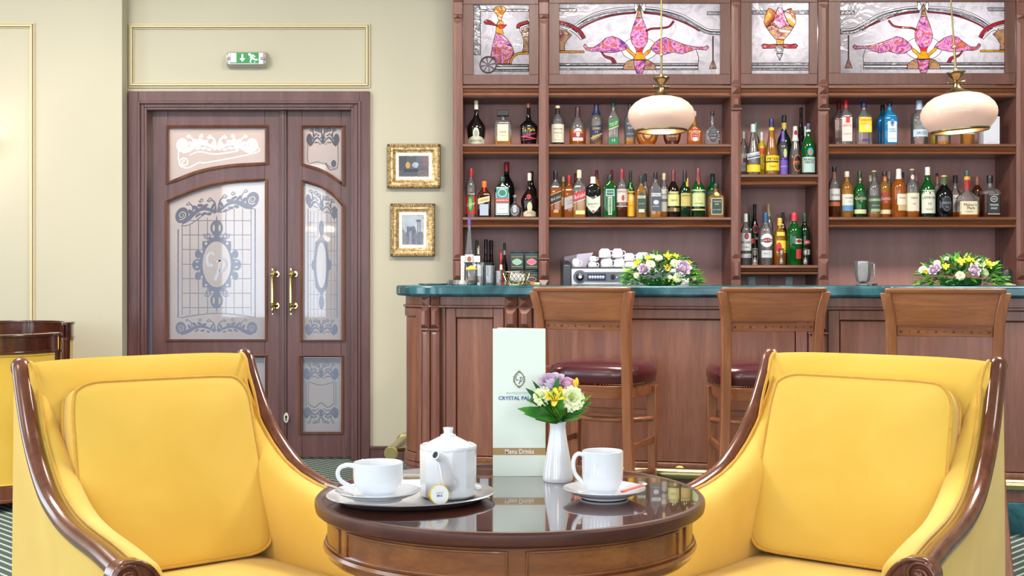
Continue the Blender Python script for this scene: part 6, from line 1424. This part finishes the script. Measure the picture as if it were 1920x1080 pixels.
    def pillow(w0, w1, L, th, bul, name, n=56, wob=.0):
        # outline in u (across) and v (along), thickness along w; returns mesh in (u, w, v)
        m_ = MB(); out = []
        for i in range(n):
            a = 2*PI*i/n; ca, sa = cos(a), sin(a); e_ = 2/9
            v = L/2*math.copysign(abs(sa)**e_, sa); u = math.copysign(abs(ca)**e_, ca)*(w0+(w1-w0)*(v/L+.5))/2
            out.append((u+wob*sin(5*a), v+wob*cos(7*a)*.6))
        secs = []
        for k_, w_ in ((.05, -th/2-bul), (.4, -th/2-bul*.92), (.7, -th/2-bul*.66), (.9, -th/2-bul*.26), (.975, -th/2-bul*.05), (1, -th/2+.004), (1.008, 0), (1, th/2-.004), (.975, th/2+bul*.05), (.9, th/2+bul*.26), (.7, th/2+bul*.66), (.4, th/2+bul*.92), (.05, th/2+bul)):
            secs.append([(a*k_, w_, b_*k_) for a, b_ in out])
        m_.loft(secs); return m_, out
    def cushion(args, Mx, name):
        w0, w1, L, th, bul = args; m_, out = pillow(*args, name, wob=.003)
        m_.xf(Mx); c = m_.build(name, M['yellow'], t, sharp=180)
        for sgn in (-1, 1):
            q = MB(); q.tube([Mx @ Vector((a*1.003, sgn*(th/2-.002), b_*1.003)) for a, b_ in out], .0040, 6, closed=True, up=Mx.to_3x3() @ Vector((0, 1, 0))); q.build('piping', M['yelpipe'], c)
    # back cushion leans on the back; bottom sits on the seat cushion
    lean = math.atan2(.145, .455)
    Mx = Matrix.Translation((0, -.165, .652)) @ Matrix.Rotation(-lean, 4, 'X') @ Matrix.Rotation(R(0), 4, 'Y')
    cushion((.50, .475, .475, .075, .022), Mx, 'back_cushion')
    Mx = Matrix.Translation((0, -.475, .378)) @ Matrix.Rotation(R(90), 4, 'X') @ Matrix.Identity(4)
    cushion((.50, .53, .60, .070, .020), Mx @ Matrix.Rotation(PI, 4, 'Z') @ Matrix.Identity(4) if False else Mx, 'seat_cushion')
    return t
c1_, s1_ = cos(.7041), sin(.7041)
armchair('armchair', 'yellow velvet armchair with carved wooden rails at the left of the round table', (-1.221+.31*c1_, 3.027+.31*s1_, 0), .7041, None)
c1_, s1_ = cos(.6363), sin(.6363)
armchair('armchair', 'yellow velvet armchair with carved wooden rails at the right of the round table', (1.2292-.31*c1_, 3.0816+.31*s1_, 0), -.6363, None)

# ================================================================== TUB CHAIRS AT THE LEFT EDGE
def tub(lab, cx, cy, al, fab, ht=.87):
    t = thing('tub_chair', lab, 'armchair', (cx, cy, 0), 0)
    a0, a1 = al+70, al+290
    def arc(r0, r1, z0, z1, e0=0, e1=0, n=30, m_=None):
        m_ = m_ or MB(); secs = []
        for i in range(n+1):
            a = R(a0+e0+(a1-a0-e0-e1)*i/n); secs.append([(r_*cos(a), r_*sin(a), z) for r_, z in ((r0, z0), (r1, z0), (r1, z1), (r0, z1))])
        m_.loft(secs); return m_
    m_ = arc(.295, .338, ht-.085, ht-.012); arc(.288, .346, ht-.014, ht, m_=m_); arc(.290, .343, ht-.095, ht-.083, m_=m_)
    m_.build('top_rail', M['darkw'], t, bevel=.003)
    arc(.282, .332, .125, ht-.095, 3, 3).build('shell', fab, t, bevel=.006)
    m_ = MB(); m_.tube([(.334*cos(R(a)), .334*sin(R(a)), ht-.104) for a in range(int(a0+4), int(a1-3), 5)], .004, 6); m_.build('piping', M['yelpipe'], t)
    m_ = MB(); m_.tube([(.334*cos(R(a)), .334*sin(R(a)), .132) for a in range(int(a0+4), int(a1-3), 5)], .004, 6); m_.build('piping', M['yelpipe'], t)
    m_ = arc(.27, .337, .055, .125); arc(.27, .345, .045, .062, m_=m_); m_.build('base_rail', M['rail'], t, bevel=.003)
    MB().lathe([(.27, .06), (.275, .12), (.275, .40), (.26, .44), (.18, .455), (.01, .46)], 36).build('seat', fab, t)
    for a in (a0-3, a1+3):
        ca, sa = cos(R(a)), sin(R(a)); px_, py_ = .317*ca, .317*sa
        m_ = MB(); m_.tube([(px_, py_, ht-.095), (px_*1.0, py_, ht-.3), (px_*.95, py_*.95, .5), (px_*.97, py_*.97, .06)], [.026, .024, .019, .022], 12)
        m_.tube([(px_, py_, ht-.014), (px_, py_, ht)], .031, 14); m_.tube([(px_, py_, ht-.099), (px_, py_, ht-.087)], .031, 14)
        for k_ in range(7): b_ = 2*PI*k_/7; m_.tube([(px_+.022*cos(b_), py_+.022*sin(b_), ht-.09), (px_+.022*cos(b_), py_+.022*sin(b_), ht-.01)], .0045, 6)
        m_.build('arm_post', M['darkw'], t)
    for k_ in range(4):
        a = R(al+45+90*k_); MB().tube([(.26*cos(a), .26*sin(a), 0), (.25*cos(a), .25*sin(a), .06)], [.014, .02], 10).build('foot', M['rail'], t)
tub('dark-railed yellow tub chair seen from behind, nearer of two at the left edge', -2.65, 6.23, 65, M['yelold'], .868)
tub('dark-railed yellow tub chair beside the pale pier, farther of two at the left edge', -2.85, 6.92, -70, M['yellow'], .895)

# ================================================================== ROUND TABLE
TX, TY, TZ = -.004, 2.37, .73
tb = thing('round_table', 'round glossy dark wooden table with panelled apron between the yellow armchairs', 'table', (TX, TY, 0))
MB().lathe([(.30, TZ-.027), (.368, TZ-.027), (.374, TZ-.022), (.376, TZ-.012), (.3755, TZ-.004), (.372, TZ), (.363, TZ), (.001, TZ)], 128, mats=[1,1,1,1,1,1,0]).build('tabletop', [M['top'], M['edge']], tb, sharp=30)
ap = MB().lathe([(.33, TZ-.094), (.352, TZ-.094), (.352, TZ-.028), (.33, TZ-.028)], 128).build('apron', M['apron'], tb)
MB().lathe([(.352, TZ-.098), (.358, TZ-.096), (.360, TZ-.090), (.358, TZ-.084), (.352, TZ-.083)], 128, caps=False).lathe([(.35, TZ-.108), (.353, TZ-.104), (.353, TZ-.097), (.35, TZ-.096)], 128, caps=False).build('apron_bead', M['apron'], tb)
for k_ in range(6):
    ca_ = -90+3.2+60*k_+1.5; a0, a1 = ca_, ca_+54.5; pts = []
    for i in range(21): a = R(a0+(a1-a0)*i/20); pts.append((.3535*cos(a), .3535*sin(a), TZ-.036))
    for i in range(21): a = R(a1-(a1-a0)*i/20); pts.append((.3535*cos(a), .3535*sin(a), TZ-.079))
    MB().tube(pts, .0026, 6, closed=True, up=(0, 0, 1)).build('panel_bead', M['apron'], ap)
MB().lathe([(.10, .03), (.11, .05), (.06, .09), (.045, .14), (.06, .22), (.07, .30), (.05, .42), (.045, .56), (.08, .62), (.14, .645), (.14, TZ-.03)], 32).build('pedestal', M['apron'], tb)
for k_ in range(4):
    a = R(45+90*k_); d_ = Vector((cos(a), sin(a), 0))
    MB().tube([d_*.06+Vector((0, 0, .14)), d_*.16+Vector((0, 0, .10)), d_*.27+Vector((0, 0, .035)), d_*.31+Vector((0, 0, .02))], [.03, .028, .022, .019], 10).build('foot', M['apron'], tb)
# white spheres of glaze: cups, saucers, pot
def saucer(lab, x, y, z):
    t = thing('saucer', lab, 'saucer', (x, y, z), 0)
    MB().lathe([(.040, 0), (.044, .001), (.046, .004), (.060, .009), (.072, .014), (.0785, .0185), (.0785, .0200), (.070, .0165), (.058, .0110), (.044, .0072), (.034, .0066), (.033, .0072), (.031, .0062), (.0005, .0062)], 56).build('dish', M['porc'], t)
    return t
def cup(lab, x, y, z, rt, h, ang, hs=1.0):
    t = thing('cup', lab, 'cup', (x, y, z), ang)
    rb = rt*.66
    MB().lathe([(rb*.86, .0025), (rb, 0), (rb*1.04, .002), (rb*1.03, .006), (rb*1.16, .010), (rt*.93, .020), (rt*.985, .030), (rt, h*.62), (rt, h-.001), (rt-.0012, h), (rt-.003, h-.001), (rt-.0035, h*.6), (rt*.9, .024), (rb, .012), (.0005, .010)], 56).build('cup_body', M['porc'], t)
    hz = lambda u: h*u
    p_ = smoothpts([(-rt+.002, 0, hz(.90)), (-rt-.010*hs, 0, hz(.93)), (-rt-.021*hs, 0, hz(.84)), (-rt-.024*hs, 0, hz(.66)), (-rt-.018*hs, 0, hz(.46)), (-rt+.003, 0, hz(.24))], 5)
    MB().tube(p_, .0042, 10, up=(0, 1, 0), flat=1.25).build('handle', M['porc'], t)
    return t
tray = thing('oval_tray', 'oval silver metal tray under the teapot and left cup', 'tray', (-.19, 2.300, TZ+.0005), R(22))
m_ = MB(); m_.lathe([(.124, 0), (.132, .001), (.142, .006), (.152, .0105), (.1555, .0125), (.157, .0115), (.158, .0125), (.1565, .014), (.152, .0125), (.141, .008), (.131, .003), (.0005, .003)], 96, sx=1.02, sy=.88); m_.build('dish', M['traym'], tray)
saucer('white saucer on the silver tray under the wide left cup', -.2448, 2.225, TZ+.0125)
cup('wide white teacup on the silver tray, handle to the left', -.2448, 2.225, TZ+.0195, .0455, .0630, R(8), 1.15)
saucer('white saucer standing directly on the table to the right of the vase', (1133-960)*2.3155/F, 2.3155, TZ+.0005)
cup('white coffee cup on the right saucer, handle to the left', (1130-960)*2.3155/F, 2.3155, TZ+.0075, .0392, .0830, R(5), .72)
sp = thing('teaspoon', 'steel teaspoon lying under the left cup, handle pointing left', 'spoon', (0, 0, 0))
z_ = TZ+.0125
MB().tube([(-.342, 2.235, z_+.0265), (-.330, 2.226, z_+.0255), (-.315, 2.212, z_+.0235), (-.30, 2.196, z_+.0205), (-.285, 2.180, z_+.0165)], [.0045, .0035, .0025, .002, .0024], 8, up=(0, 0, 1), flat=.5).build('handle', M['steel'], sp)
MB().sphere((-.272, 2.168, z_+.0165), .011, 14, 8, sz=.28, sy=.8).build('bowl', M['steel'], sp)
sg = thing('sugar_stick', 'white and red sugar sachet lying on the right saucer', 'sachet', (0, 0, 0))
zz = TZ+.021
a_ = P(1158, 912, 2.290); b_ = P(1203, 908, 2.330)
MB().tube([(.205, 2.268, zz-.001), (.225, 2.285, zz+.002), (.248, 2.305, zz+.005)], .0045, 8, flat=.4, up=(0, 0, 1)).build('sachet_body', col((206,70,60), .5), sg)
MB().tube([(.2485, 2.3055, zz+.0055), (.2535, 2.3095, zz+.0075)], .0048, 8, flat=.4, up=(0, 0, 1)).build('sachet_end', M['white'], sg)
# teapot
tp = thing('teapot', 'white faceted porcelain teapot on the silver tray, spout facing the viewer', 'teapot', ((840.5-960)*2.315/F, 2.315, TZ+.0045))
rp = .0545
MB().lathe([(rp*.90, 0), (rp*.985, .002), (rp*.99, .010), (rp*.995, .075), (rp, .0920)], 12, caps=True, rot=R(11)).build('body', M['porc'], tp, bevel=.003, seg=2, sharp=12)
MB().lathe([(rp*.985, .0905), (rp*1.0, .0935), (rp*.985, .0970), (rp*.93, .0985), (rp*.89, .0965), (rp*.88, .094)], 48, caps=False).build('rim', M['porc'], tp)
MB().lathe([(.0470, .0945), (.0465, .0970), (.036, .1035), (.024, .1095), (.0165, .1130), (.0145, .1145), (.0145, .1165), (.0105, .1175), (.0085, .1195), (.0085, .1225), (.0098, .1285), (.0095, .1300), (.0005, .1308)], 40).build('lid', M['porc'], tp)
p_ = smoothpts([(.004, -.047, .034), (.003, -.063, .046), (-.001, -.076, .066), (-.008, -.088, .084), (-.018, -.103, .0925)], 5)
m_ = MB(); n_ = len(p_); m_.tube(p_, [.0185-.0105*(i/(n_-1))**.7 for i in range(n_)], 18, up=(1, 0, 0), caps=False)
d_ = (p_[-1]-p_[-2]).normalized(); e_ = p_[-1]
m_.tube([e_-d_*.001, e_+d_*.001], [.0082, .0082], 16, caps=False); m_.build('spout', M['porc'], tp)
u_ = Vector((1, 0, 0)); v_ = d_.cross(u_).normalized(); u_ = v_.cross(d_)
MB().tube([e_+(u_*cos(a)+v_*sin(a))*.0077 for a in [2*PI*i/20 for i in range(20)]], .0018, 8, closed=True, up=d_).build('spout_lip', M['porc'], tp)
MB().tube([e_-d_*.005, e_-d_*.0045], .0074, 16).build('spout_shade', col((70,74,84), .5), tp)  # dark disc, the shade inside the spout put in as colour
MB().tube(smoothpts([(0, .050, .080), (.004, .078, .082), (.006, .092, .060), (.004, .082, .032), (0, .052, .022)], 5), .006, 10, up=(1, 0, 0)).build('handle', M['porc'], tp)
cm = thing('creamer_cup', 'yellow coffee creamer cup with white foil lid leaning against the teapot', 'creamer', ((824-960)*2.220/F, 2.220, TZ+.0045+.0186))
m_ = MB(); Rm = Matrix.Rotation(R(28), 4, 'Z') @ Matrix.Rotation(R(90-12), 4, 'X')
m_.lathe([(.012, -.021), (.014, -.020), (.0165, -.002), (.0182, -.001), (.0184, .0)], 36).xf(Rm); m_.build('tub', col((240,180,30), .35), cm)
MB().lathe([(.0188, -.0004), (.0190, .0004), (.0185, .0010), (.0172, .0008)], 40).xf(Rm).build('rim', col((236,214,70), .3), cm)
lid_ = MB().lathe([(.0172, .0007), (.0172, .0013), (.0005, .0013)], 36).xf(Rm).build('foil_lid', col((238,240,246), .25), cm)
m_ = MB(); fit_text(m_, 'CREAM', 0, .0035, .013, .0026, lambda x, z: Rm @ Vector((x, z, .0016)), 0); fit_text(m_, 'MILK', 0, -.0015, .012, .0042, lambda x, z: Rm @ Vector((x, z, .0016)), 0, .03); m_.box(-.0062, .0062, -.0048, -.0042, .0014, .0017) if False else None
m_.build('lettering', col((110,96,60), .5), lid_, smooth=False)
cp2 = thing('sugar_cube', 'small white wrapped sugar piece on the right rim of the silver tray', 'sugar', (-.066, 2.322, TZ+.0145), .4)
MB().box(-.006, .006, -.009, .009, 0, .009).build('wrapper', M['white'], cp2, bevel=.003)

# ---- drinks menu
Y_ = 2.568; kq = Y_/F
mn = thing('drinks_menu', 'tall cream folded drinks menu standing behind the vase', 'menu', (X(973.3, Y_), Y_, TZ+.0005), 0)
hw, hh = 49.3*kq, 276.5*kq
crm = col((226,236,226), .55)
MB().box(-hw, hw, -.0008, .0008, 0, hh).build('front_panel', crm, mn, smooth=False)
MB().box(-2*hw, 0, -.0008, .0008, 0, hh).xf(Matrix.Translation((hw, .0018, 0)) @ Matrix.Rotation(-R(24), 4, 'Z')).build('back_panel', crm, mn, smooth=False)
fm = lambda x, z: (x, -.0014, z)
def mz_(py): return (893.5-py)*kq
bn = MB().box(-hw, hw, -.0011, -.0007, mz_(854), mz_(840.5)).build('gold_band', col((172,140,92), .5), mn, smooth=False)
m_ = MB(); fit_text(m_, 'Menu Drinks', (974-973.3)*kq, mz_(847.2), 54*kq, 9.0*kq, fm, 0, .012, 3); m_.build('band_lettering', col((240,240,232), .5), bn, smooth=False)
m_ = MB(); fit_text(m_, 'BOUTIQUE HOTEL', 0, mz_(738.2), 47*kq, 4.6*kq, fm, 0); m_.build('small_lettering', col((160,172,172), .5), mn, smooth=False)
m_ = MB(); fit_text(m_, 'CRYSTAL PALACE', 0, mz_(747.3), 77*kq, 7.2*kq, fm, 0, .025, 3); m_.build('lettering', col((44,90,150), .5), mn, smooth=False)
m_ = MB(); lx, lz = 0, mz_(712)
m_.tube([(lx+9.2*kq*cos(a), -.0012, lz+13.2*kq*sin(a)) for a in [2*PI*i/32 for i in range(32)]], 1.1*kq, 6, closed=True, up=(0, 1, 0))
for s in (-1, 1):
    for q in (-4, 0, 4): m_.tube([(lx+s*9.5*kq, -.0012, lz+q*kq), (lx+s*12*kq, -.0012, lz+q*kq*1.2)], [1.0*kq, .3*kq], 6)
m_.tube([(lx-3*kq, -.0012, lz+14*kq), (lx, -.0012, lz+16*kq), (lx+3*kq, -.0012, lz+14*kq)], .8*kq, 6)
m_.tube([(lx-3*kq, -.0012, lz-14*kq), (lx, -.0012, lz-16*kq), (lx+3*kq, -.0012, lz-14*kq)], .8*kq, 6)
m_.build('emblem_ring', col((128,116,80), .5), mn)
m_ = MB()
for pts, w_ in (([(-.5, 8), (-4, 8.5), (-6, 3), (-4.5, -1.5), (-1, -1)], 1.3), ([(1, 3), (3, 3.5), (1.5, -4), (-.5, -9)], 1.3), ([(2, 2.5), (5, 4), (6, 0), (4, -4), (1.8, -3.6)], 1.2)):
    q = ribbon(pts, w_*.7, w_*1.3, 5); m_.add([(lx+a*kq, -.0014, lz+b_*kq) for a, b_ in q], [(i, i+1, len(q)-2-i, len(q)-1-i) for i in range(len(q)//2-1)])
m_.build('monogram', col((90,92,80), .5), mn, smooth=False)

# ---- vase and flowers
Yv = 2.508; kv = Yv/F
vs_ = thing('bud_vase', 'slender white porcelain vase in front of the drinks menu', 'vase', (X(1046, Yv), Yv, TZ+.0005))
MB().lathe([(.024, .001), (.030, 0), (.0318, .004), (.0315, .010), (.029, .030), (.0245, .055), (.0200, .080), (.0170, .100), (.0160, .112), (.0166, .1185), (.0175, .1215), (.0165, .1218), (.0145, .112), (.016, .08), (.001, .02)], 48).build('vase_body', M['porc'], vs_)
def leafm(m_, base, d, L_, w_, up=(0, 0, 1), bend=.3, mi=0, n=6, fold=.25):
    base = Vector(base); d = Vector(d).normalized(); up = Vector(up); sd = d.cross(up)
    sd = sd.normalized() if sd.length > 1e-3 else d.orthogonal().normalized(); nr = sd.cross(d)
    vs = []; fs = []
    for i in range(n+1):
        u = i/n; w2 = w_/2*math.sin(PI*min(1, u*.93+.07))**.8*(1-.25*u); c = base+d*L_*u-nr*bend*L_*u*u
        vs += [c-sd*w2+nr*w2*fold, c, c+sd*w2+nr*w2*fold]
    for i in range(n): a = i*3; fs += [(a, a+1, a+4, a+3), (a+1, a+2, a+5, a+4)]
    m_.add(vs, fs, mi)
def orient(d):
    d = Vector(d).normalized(); return d.to_track_quat('Z', 'X').to_matrix().to_4x4()
def petal(m_, Mx, L_, w_, open_, cup_=.4, mi=0, ruf=0):
    vs = []; fs = []; n = 5; k_ = 5
    for i in range(n+1):
        u = i/n; ww = w_*math.sin(PI*(.12+.72*u))**.7
        for j in range(k_):
            v = -1+2*j/(k_-1); z = L_*u*cos(open_*u*1.0); x = L_*u*math.sin(open_*u)
            vs.append(Mx @ Vector((x-cup_*w_*v*v*.5+(ruf*L_*math.sin(9*v+i)*u if ruf else 0), ww*v*.5, z+(ruf*L_*math.cos(7*v)*u*.6 if ruf else 0))))
    for i in range(n):
        for j in range(k_-1): a = i*k_+j; fs.append((a, a+1, a+k_+1, a+k_))
    m_.add(vs, fs, mi)
def rose(parent, p, d, r, mat, name='rose'):
    m_ = MB(); O = Matrix.Translation(p) @ orient(d)
    m_.sphere((0, 0, r*.55), r*.34, 10, 8, sz=1.4); m_.xf(O)
    for ring, (n, L_, op, w_, off) in enumerate(((3, 1.15, -.05, .9, .26), (4, 1.18, .12, 1.1, .40), (5, 1.15, .34, 1.25, .50), (6, 1.10, .70, 1.35, .52))):
        for i in range(n):
            petal(m_, O @ Matrix.Rotation(2*PI*i/n+ring*.5, 4, 'Z') @ Matrix.Translation((r*off, 0, 0)), r*L_, r*w_, op, .5)
    return m_.build(name, mat, parent, sharp=180)
def carnation(parent, p, d, r, mat, name='carnation'):
    m_ = MB(); O = Matrix.Translation(p) @ orient(d); random.seed(int(r*1e5)+7)
    for n, L_, op in ((4, .8, .25), (6, .95, .7), (8, 1.05, 1.1), (8, 1.0, 1.5)):
        for i in range(n): petal(m_, O @ Matrix.Rotation(2*PI*i/n+op*3, 4, 'Z') @ Matrix.Translation((r*.08, 0, 0)), r*L_, r*.75, op, .2, 0, .07)
    return m_.build(name, mat, parent, sharp=180)
def lily(parent, p, d, r, mat, name='alstroemeria'):
    m_ = MB(); O = Matrix.Translation(p) @ orient(d)
    for i in range(6): petal(m_, O @ Matrix.Rotation(2*PI*i/6, 4, 'Z') @ Matrix.Translation((r*.06, 0, 0)), r*1.25, r*.62, .95 if i % 2 else .7, .4)
    for i in range(5): a = 2*PI*i/5; m_.tube([O @ Vector((0, 0, 0)), O @ Vector((r*.2*cos(a), r*.2*sin(a), r*.8))], r*.04, 5)
    return m_.build(name, mat, parent, sharp=180)
bq = thing('flower_bouquet', 'small bouquet of lavender, cream and yellow flowers standing in the white vase', 'flowers', (X(1046, Yv), Yv, TZ+.12))
def bp(px, py, dy=0): return Vector(((px-1046)*kv, dy, (793-py)*kv))
rose(bq, bp(1037, 733, .004), (-.1, -.5, 1), .028, M['lav']); rose(bq, bp(1062, 730, -.004), (.15, -.45, 1), .019, fabric('pink_petal', (226,170,206), (240,196,220), .7, .2, 30))
carnation(bq, bp(1069, 747, -.026), (.3, -.95, .35), .026, M['cream']); carnation(bq, bp(1019, 743, -.020), (-.45, -.8, .5), .020, M['cream'])
lily(bq, bp(1040, 752, -.034), (-.1, -.8, .9), .024, M['yelp']); lily(bq, bp(1049, 744, -.030), (.3, -.7, .9), .019, M['yelp'])
m_ = MB(); m_.sphere(bp(1081, 716, -.01), .004, 8, 6, sz=2.4); m_.sphere(bp(1077, 720, -.012), .0045, 8, 6, sz=2.2); m_.tube([bp(1078, 724, -.01), bp(1066, 750, -.01), bp(1050, 790, 0)], .0013, 5); m_.build('bud_stem', M['yelp'], bq)
random.seed(12)
LV = [((1044,784,-.024),(-.25,-.5,1),.062,.010,'leafy'),((1050,784,-.024),(.3,-.5,1),.064,.010,'leafy'),((1047,784,-.03),(.05,-.55,1),.060,.011,'leaf'),((1052,784,-.016),(.6,-.3,.9),.070,.010,'leafy'),((1042,784,-.016),(-.6,-.3,.9),.070,.011,'leafy'),((1046,786,-.020),(-.55,-.6,.55),.055,.022,'leaf'),((1048,786,-.022),(.15,-.7,.65),.050,.020,'leaf'),((1050,786,-.018),(.7,-.6,.5),.055,.020,'leafd'),((1042,780,-.01),(-.8,-.3,.65),.060,.020,'leafd'),((1054,778,-.01),(.75,-.3,.75),.055,.018,'leaf'),((1046,780,-.024),(-.2,-.6,.7),.048,.022,'leafy'),((1046,788,-.008),(-1.0,-.25,.42),.082,.026,'leaf'),((1044,786,-.012),(-.9,-.45,.30),.070,.030,'leaf'),((1044,786,0),(-.75,.1,.85),.085,.018,'leafd'),((1042,784,.004),(-.55,.1,1.0),.085,.012,'leafd'),
      ((1046,786,-.014),(-.45,-.5,.75),.062,.020,'leaf'),((1046,788,-.016),(-.1,-.5,.9),.066,.018,'leaf'),((1048,788,-.016),(.25,-.5,.9),.062,.018,'leafd'),((1050,788,-.012),(.6,-.45,.75),.066,.018,'leaf'),
      ((1050,788,-.006),(.85,-.2,.62),.072,.016,'leaf'),((1052,786,0),(.9,.1,.8),.076,.013,'leafy'),((1052,788,-.006),(.8,-.4,.45),.056,.018,'leaf'),((1046,790,-.016),(-.3,-.7,.4),.045,.022,'leaf'),
      ((1050,790,-.016),(.35,-.7,.4),.045,.020,'leafd'),((1044,790,-.012),(-.75,-.6,.25),.052,.024,'leaf'),((1048,784,-.018),(0,-.45,1),.060,.012,'leafy'),((1052,788,-.01),(.55,-.5,.2),.044,.018,'leaf'),
      ((1028,745,0),(-.55,-.1,.9),.030,.010,'leafd'),((1018,758,-.004),(-1,-.1,.35),.032,.013,'leaf'),((1070,752,-.012),(1,-.2,.25),.034,.010,'leafy'),((1038,735,-.03),(.25,-.1,1),.032,.009,'leafd')]
for (a, b_, dy), d_, L_, w_, mt_ in LV:
    m_ = MB(); leafm(m_, bp(a, b_, dy), d_, L_*1.08, w_*1.45, (0, -.6, .8), .12, 0, 7); m_.build('leaf', M[mt_], bq, sharp=180)
m_ = MB()
for a, b_, q, w_ in ((1040, 745, -.02, 0), (1058, 748, -.016, 0), (1046, 740, .0, 0), (1024, 750, -.012, 0), (1066, 752, -.014, 0)): m_.tube([bp(a, b_, q), bp((a+1046)/2, 775, q*.7), bp(1046+(a-1046)*.15, 800, 0)], .0018, 6)
m_.build('stems', M['leafy'], bq)
# ---- two arrangements on the bar
def arrangement(lab, cx, by, wpx, hpx, v, roses, creams, yels, purples, seed):
    x, y = onbar(cx, v); k_ = y/F; rx, ry, h = wpx/2*k_, .15, hpx*k_
    t = thing('flower_arrangement', lab, 'flowers', (x, y, ZT)); random.seed(seed)
    MB().lathe([(.05, 0), (.07, .003), (.075, .03), (.06, .035)], 24, sx=1.3).build('tray_base', M['leafd'], t)
    def pos(px, py, kk=1.0):
        a = (px-cx)*k_; z = max(.012, (by-py)*k_); f_ = 1-(a/rx)**2-(z/h)**2
        yy = -ry*math.sqrt(max(.02, f_))*.92; sc_ = (y+yy)/y
        p = Vector((a*sc_-(x/y)*0+0, yy, z)); p.x = a*sc_+x*(sc_-1); p.z = z*sc_+(H-ZT)*(1-sc_)*1.0
        return p, Vector((a/rx*.8, yy/ry-.5, z/h*.9+.25))
    fols = [MB(), MB(), MB()]
    for i in range(760):
        a = random.uniform(0, 2*PI); e_ = random.uniform(.02, 1); rr_ = math.sqrt(1-e_*e_)*random.uniform(.72, .98)
        p = Vector((rx*1.0*rr_*cos(a), ry*.92*rr_*sin(a), h*.95*e_*random.uniform(.75, 1)))
        if a < PI and random.random() < .35: continue
        d = Vector((cos(a)*(1.1-e_*.7)+random.gauss(0, .3), sin(a)*(1.1-e_*.7)+random.gauss(0, .3), e_*.75+random.gauss(.05, .25)))
        L_ = random.uniform(.026, .054); g = random.random()
        if p.z+d.normalized().z*L_ < .004: d.z = abs(d.z)*.3+.05
        leafm(fols[0 if g < .5 else 1 if g < .82 else 2], p, d, L_, L_*random.uniform(.22, .38), (random.gauss(0, .4), -.4, 1), .25, 0, 4)
    for i in range(26):     # sprigs reaching out
        a = random.uniform(PI, 2*PI) if random.random() < .7 else random.uniform(0, PI); d = Vector((cos(a)*1.6, sin(a), random.uniform(.05, .9))).normalized()
        b_ = Vector((rx*.55*cos(a), ry*.5*sin(a), h*.35)); L_ = random.uniform(.05, .085)
        for q in range(7):
            c = b_+d*L_*(q/6)*1.3-Vector((0, 0, .015*(q/6)**2)); c.z = max(c.z, .006)
            for s in (-1, 1): leafm(fols[i % 3], c, d+s*Vector((-d.y, d.x, .1))*.9, .017, .006, (0, 0, 1), .15, 0, 3)
    for f_ in fols: f_.v = [(a_, b_, max(c_, .003)) for a_, b_, c_ in f_.v]
    for f_, mt_ in zip(fols, ('leaf', 'leafd', 'leafy')): f_.build('foliage', M[mt_], t, kind='stuff', sharp=180)
    for px, py, w_ in roses: p, d = pos(px, py); rose(t, p+d.normalized()*w_*k_*.05, d, w_*k_*.56, M['lav'])
    for px, py, w_ in creams: p, d = pos(px, py); carnation(t, p, d, w_*k_*.60, M['cream'])
    for px, py, w_ in yels: p, d = pos(px, py); lily(t, p-d.normalized()*w_*k_*.2, d, w_*k_*.62, M['yelp'])
    for px, py, w_ in purples: p, d = pos(px, py); rose(t, p, d, w_*k_*.5, col((110,60,130), .7), 'small_blossom')
arrangement('low oval flower arrangement on the bar beside the espresso machine', 1241, 534, 148, 60, .16,
  [(1208,507,18),(1277.5,505.6,24)], [(1194,516,9),(1220,496,14),(1265,495,15),(1269,521,14),(1235,484,12),(1224,481,9),(1288,496,9),(1188,499,10),(1256,519,7),(1301,521,7)],
  [(1195,494,12),(1215,485,12),(1252,482,15),(1266,481,12),(1251,502,12),(1291,492,10)], [(1208,487,5),(1238,487,5)], 21)
arrangement('low oval flower arrangement on the bar behind the rightmost bar stool', 1801, 537, 164, 56, .16,
  [(1750,511,16),(1757,506,13),(1823,511.5,19)], [(1731,508,13),(1757,495,10),(1799.6,519,14),(1836,497,17),(1844,513,14),(1776,487,8),(1864,497,8),(1880,526,8)],
  [(1773,502,12),(1800,493.5,16),(1817,492,16),(1850,499.5,20),(1738,511,9)], [(1774,493.5,6),(1835,487,6)], 22)
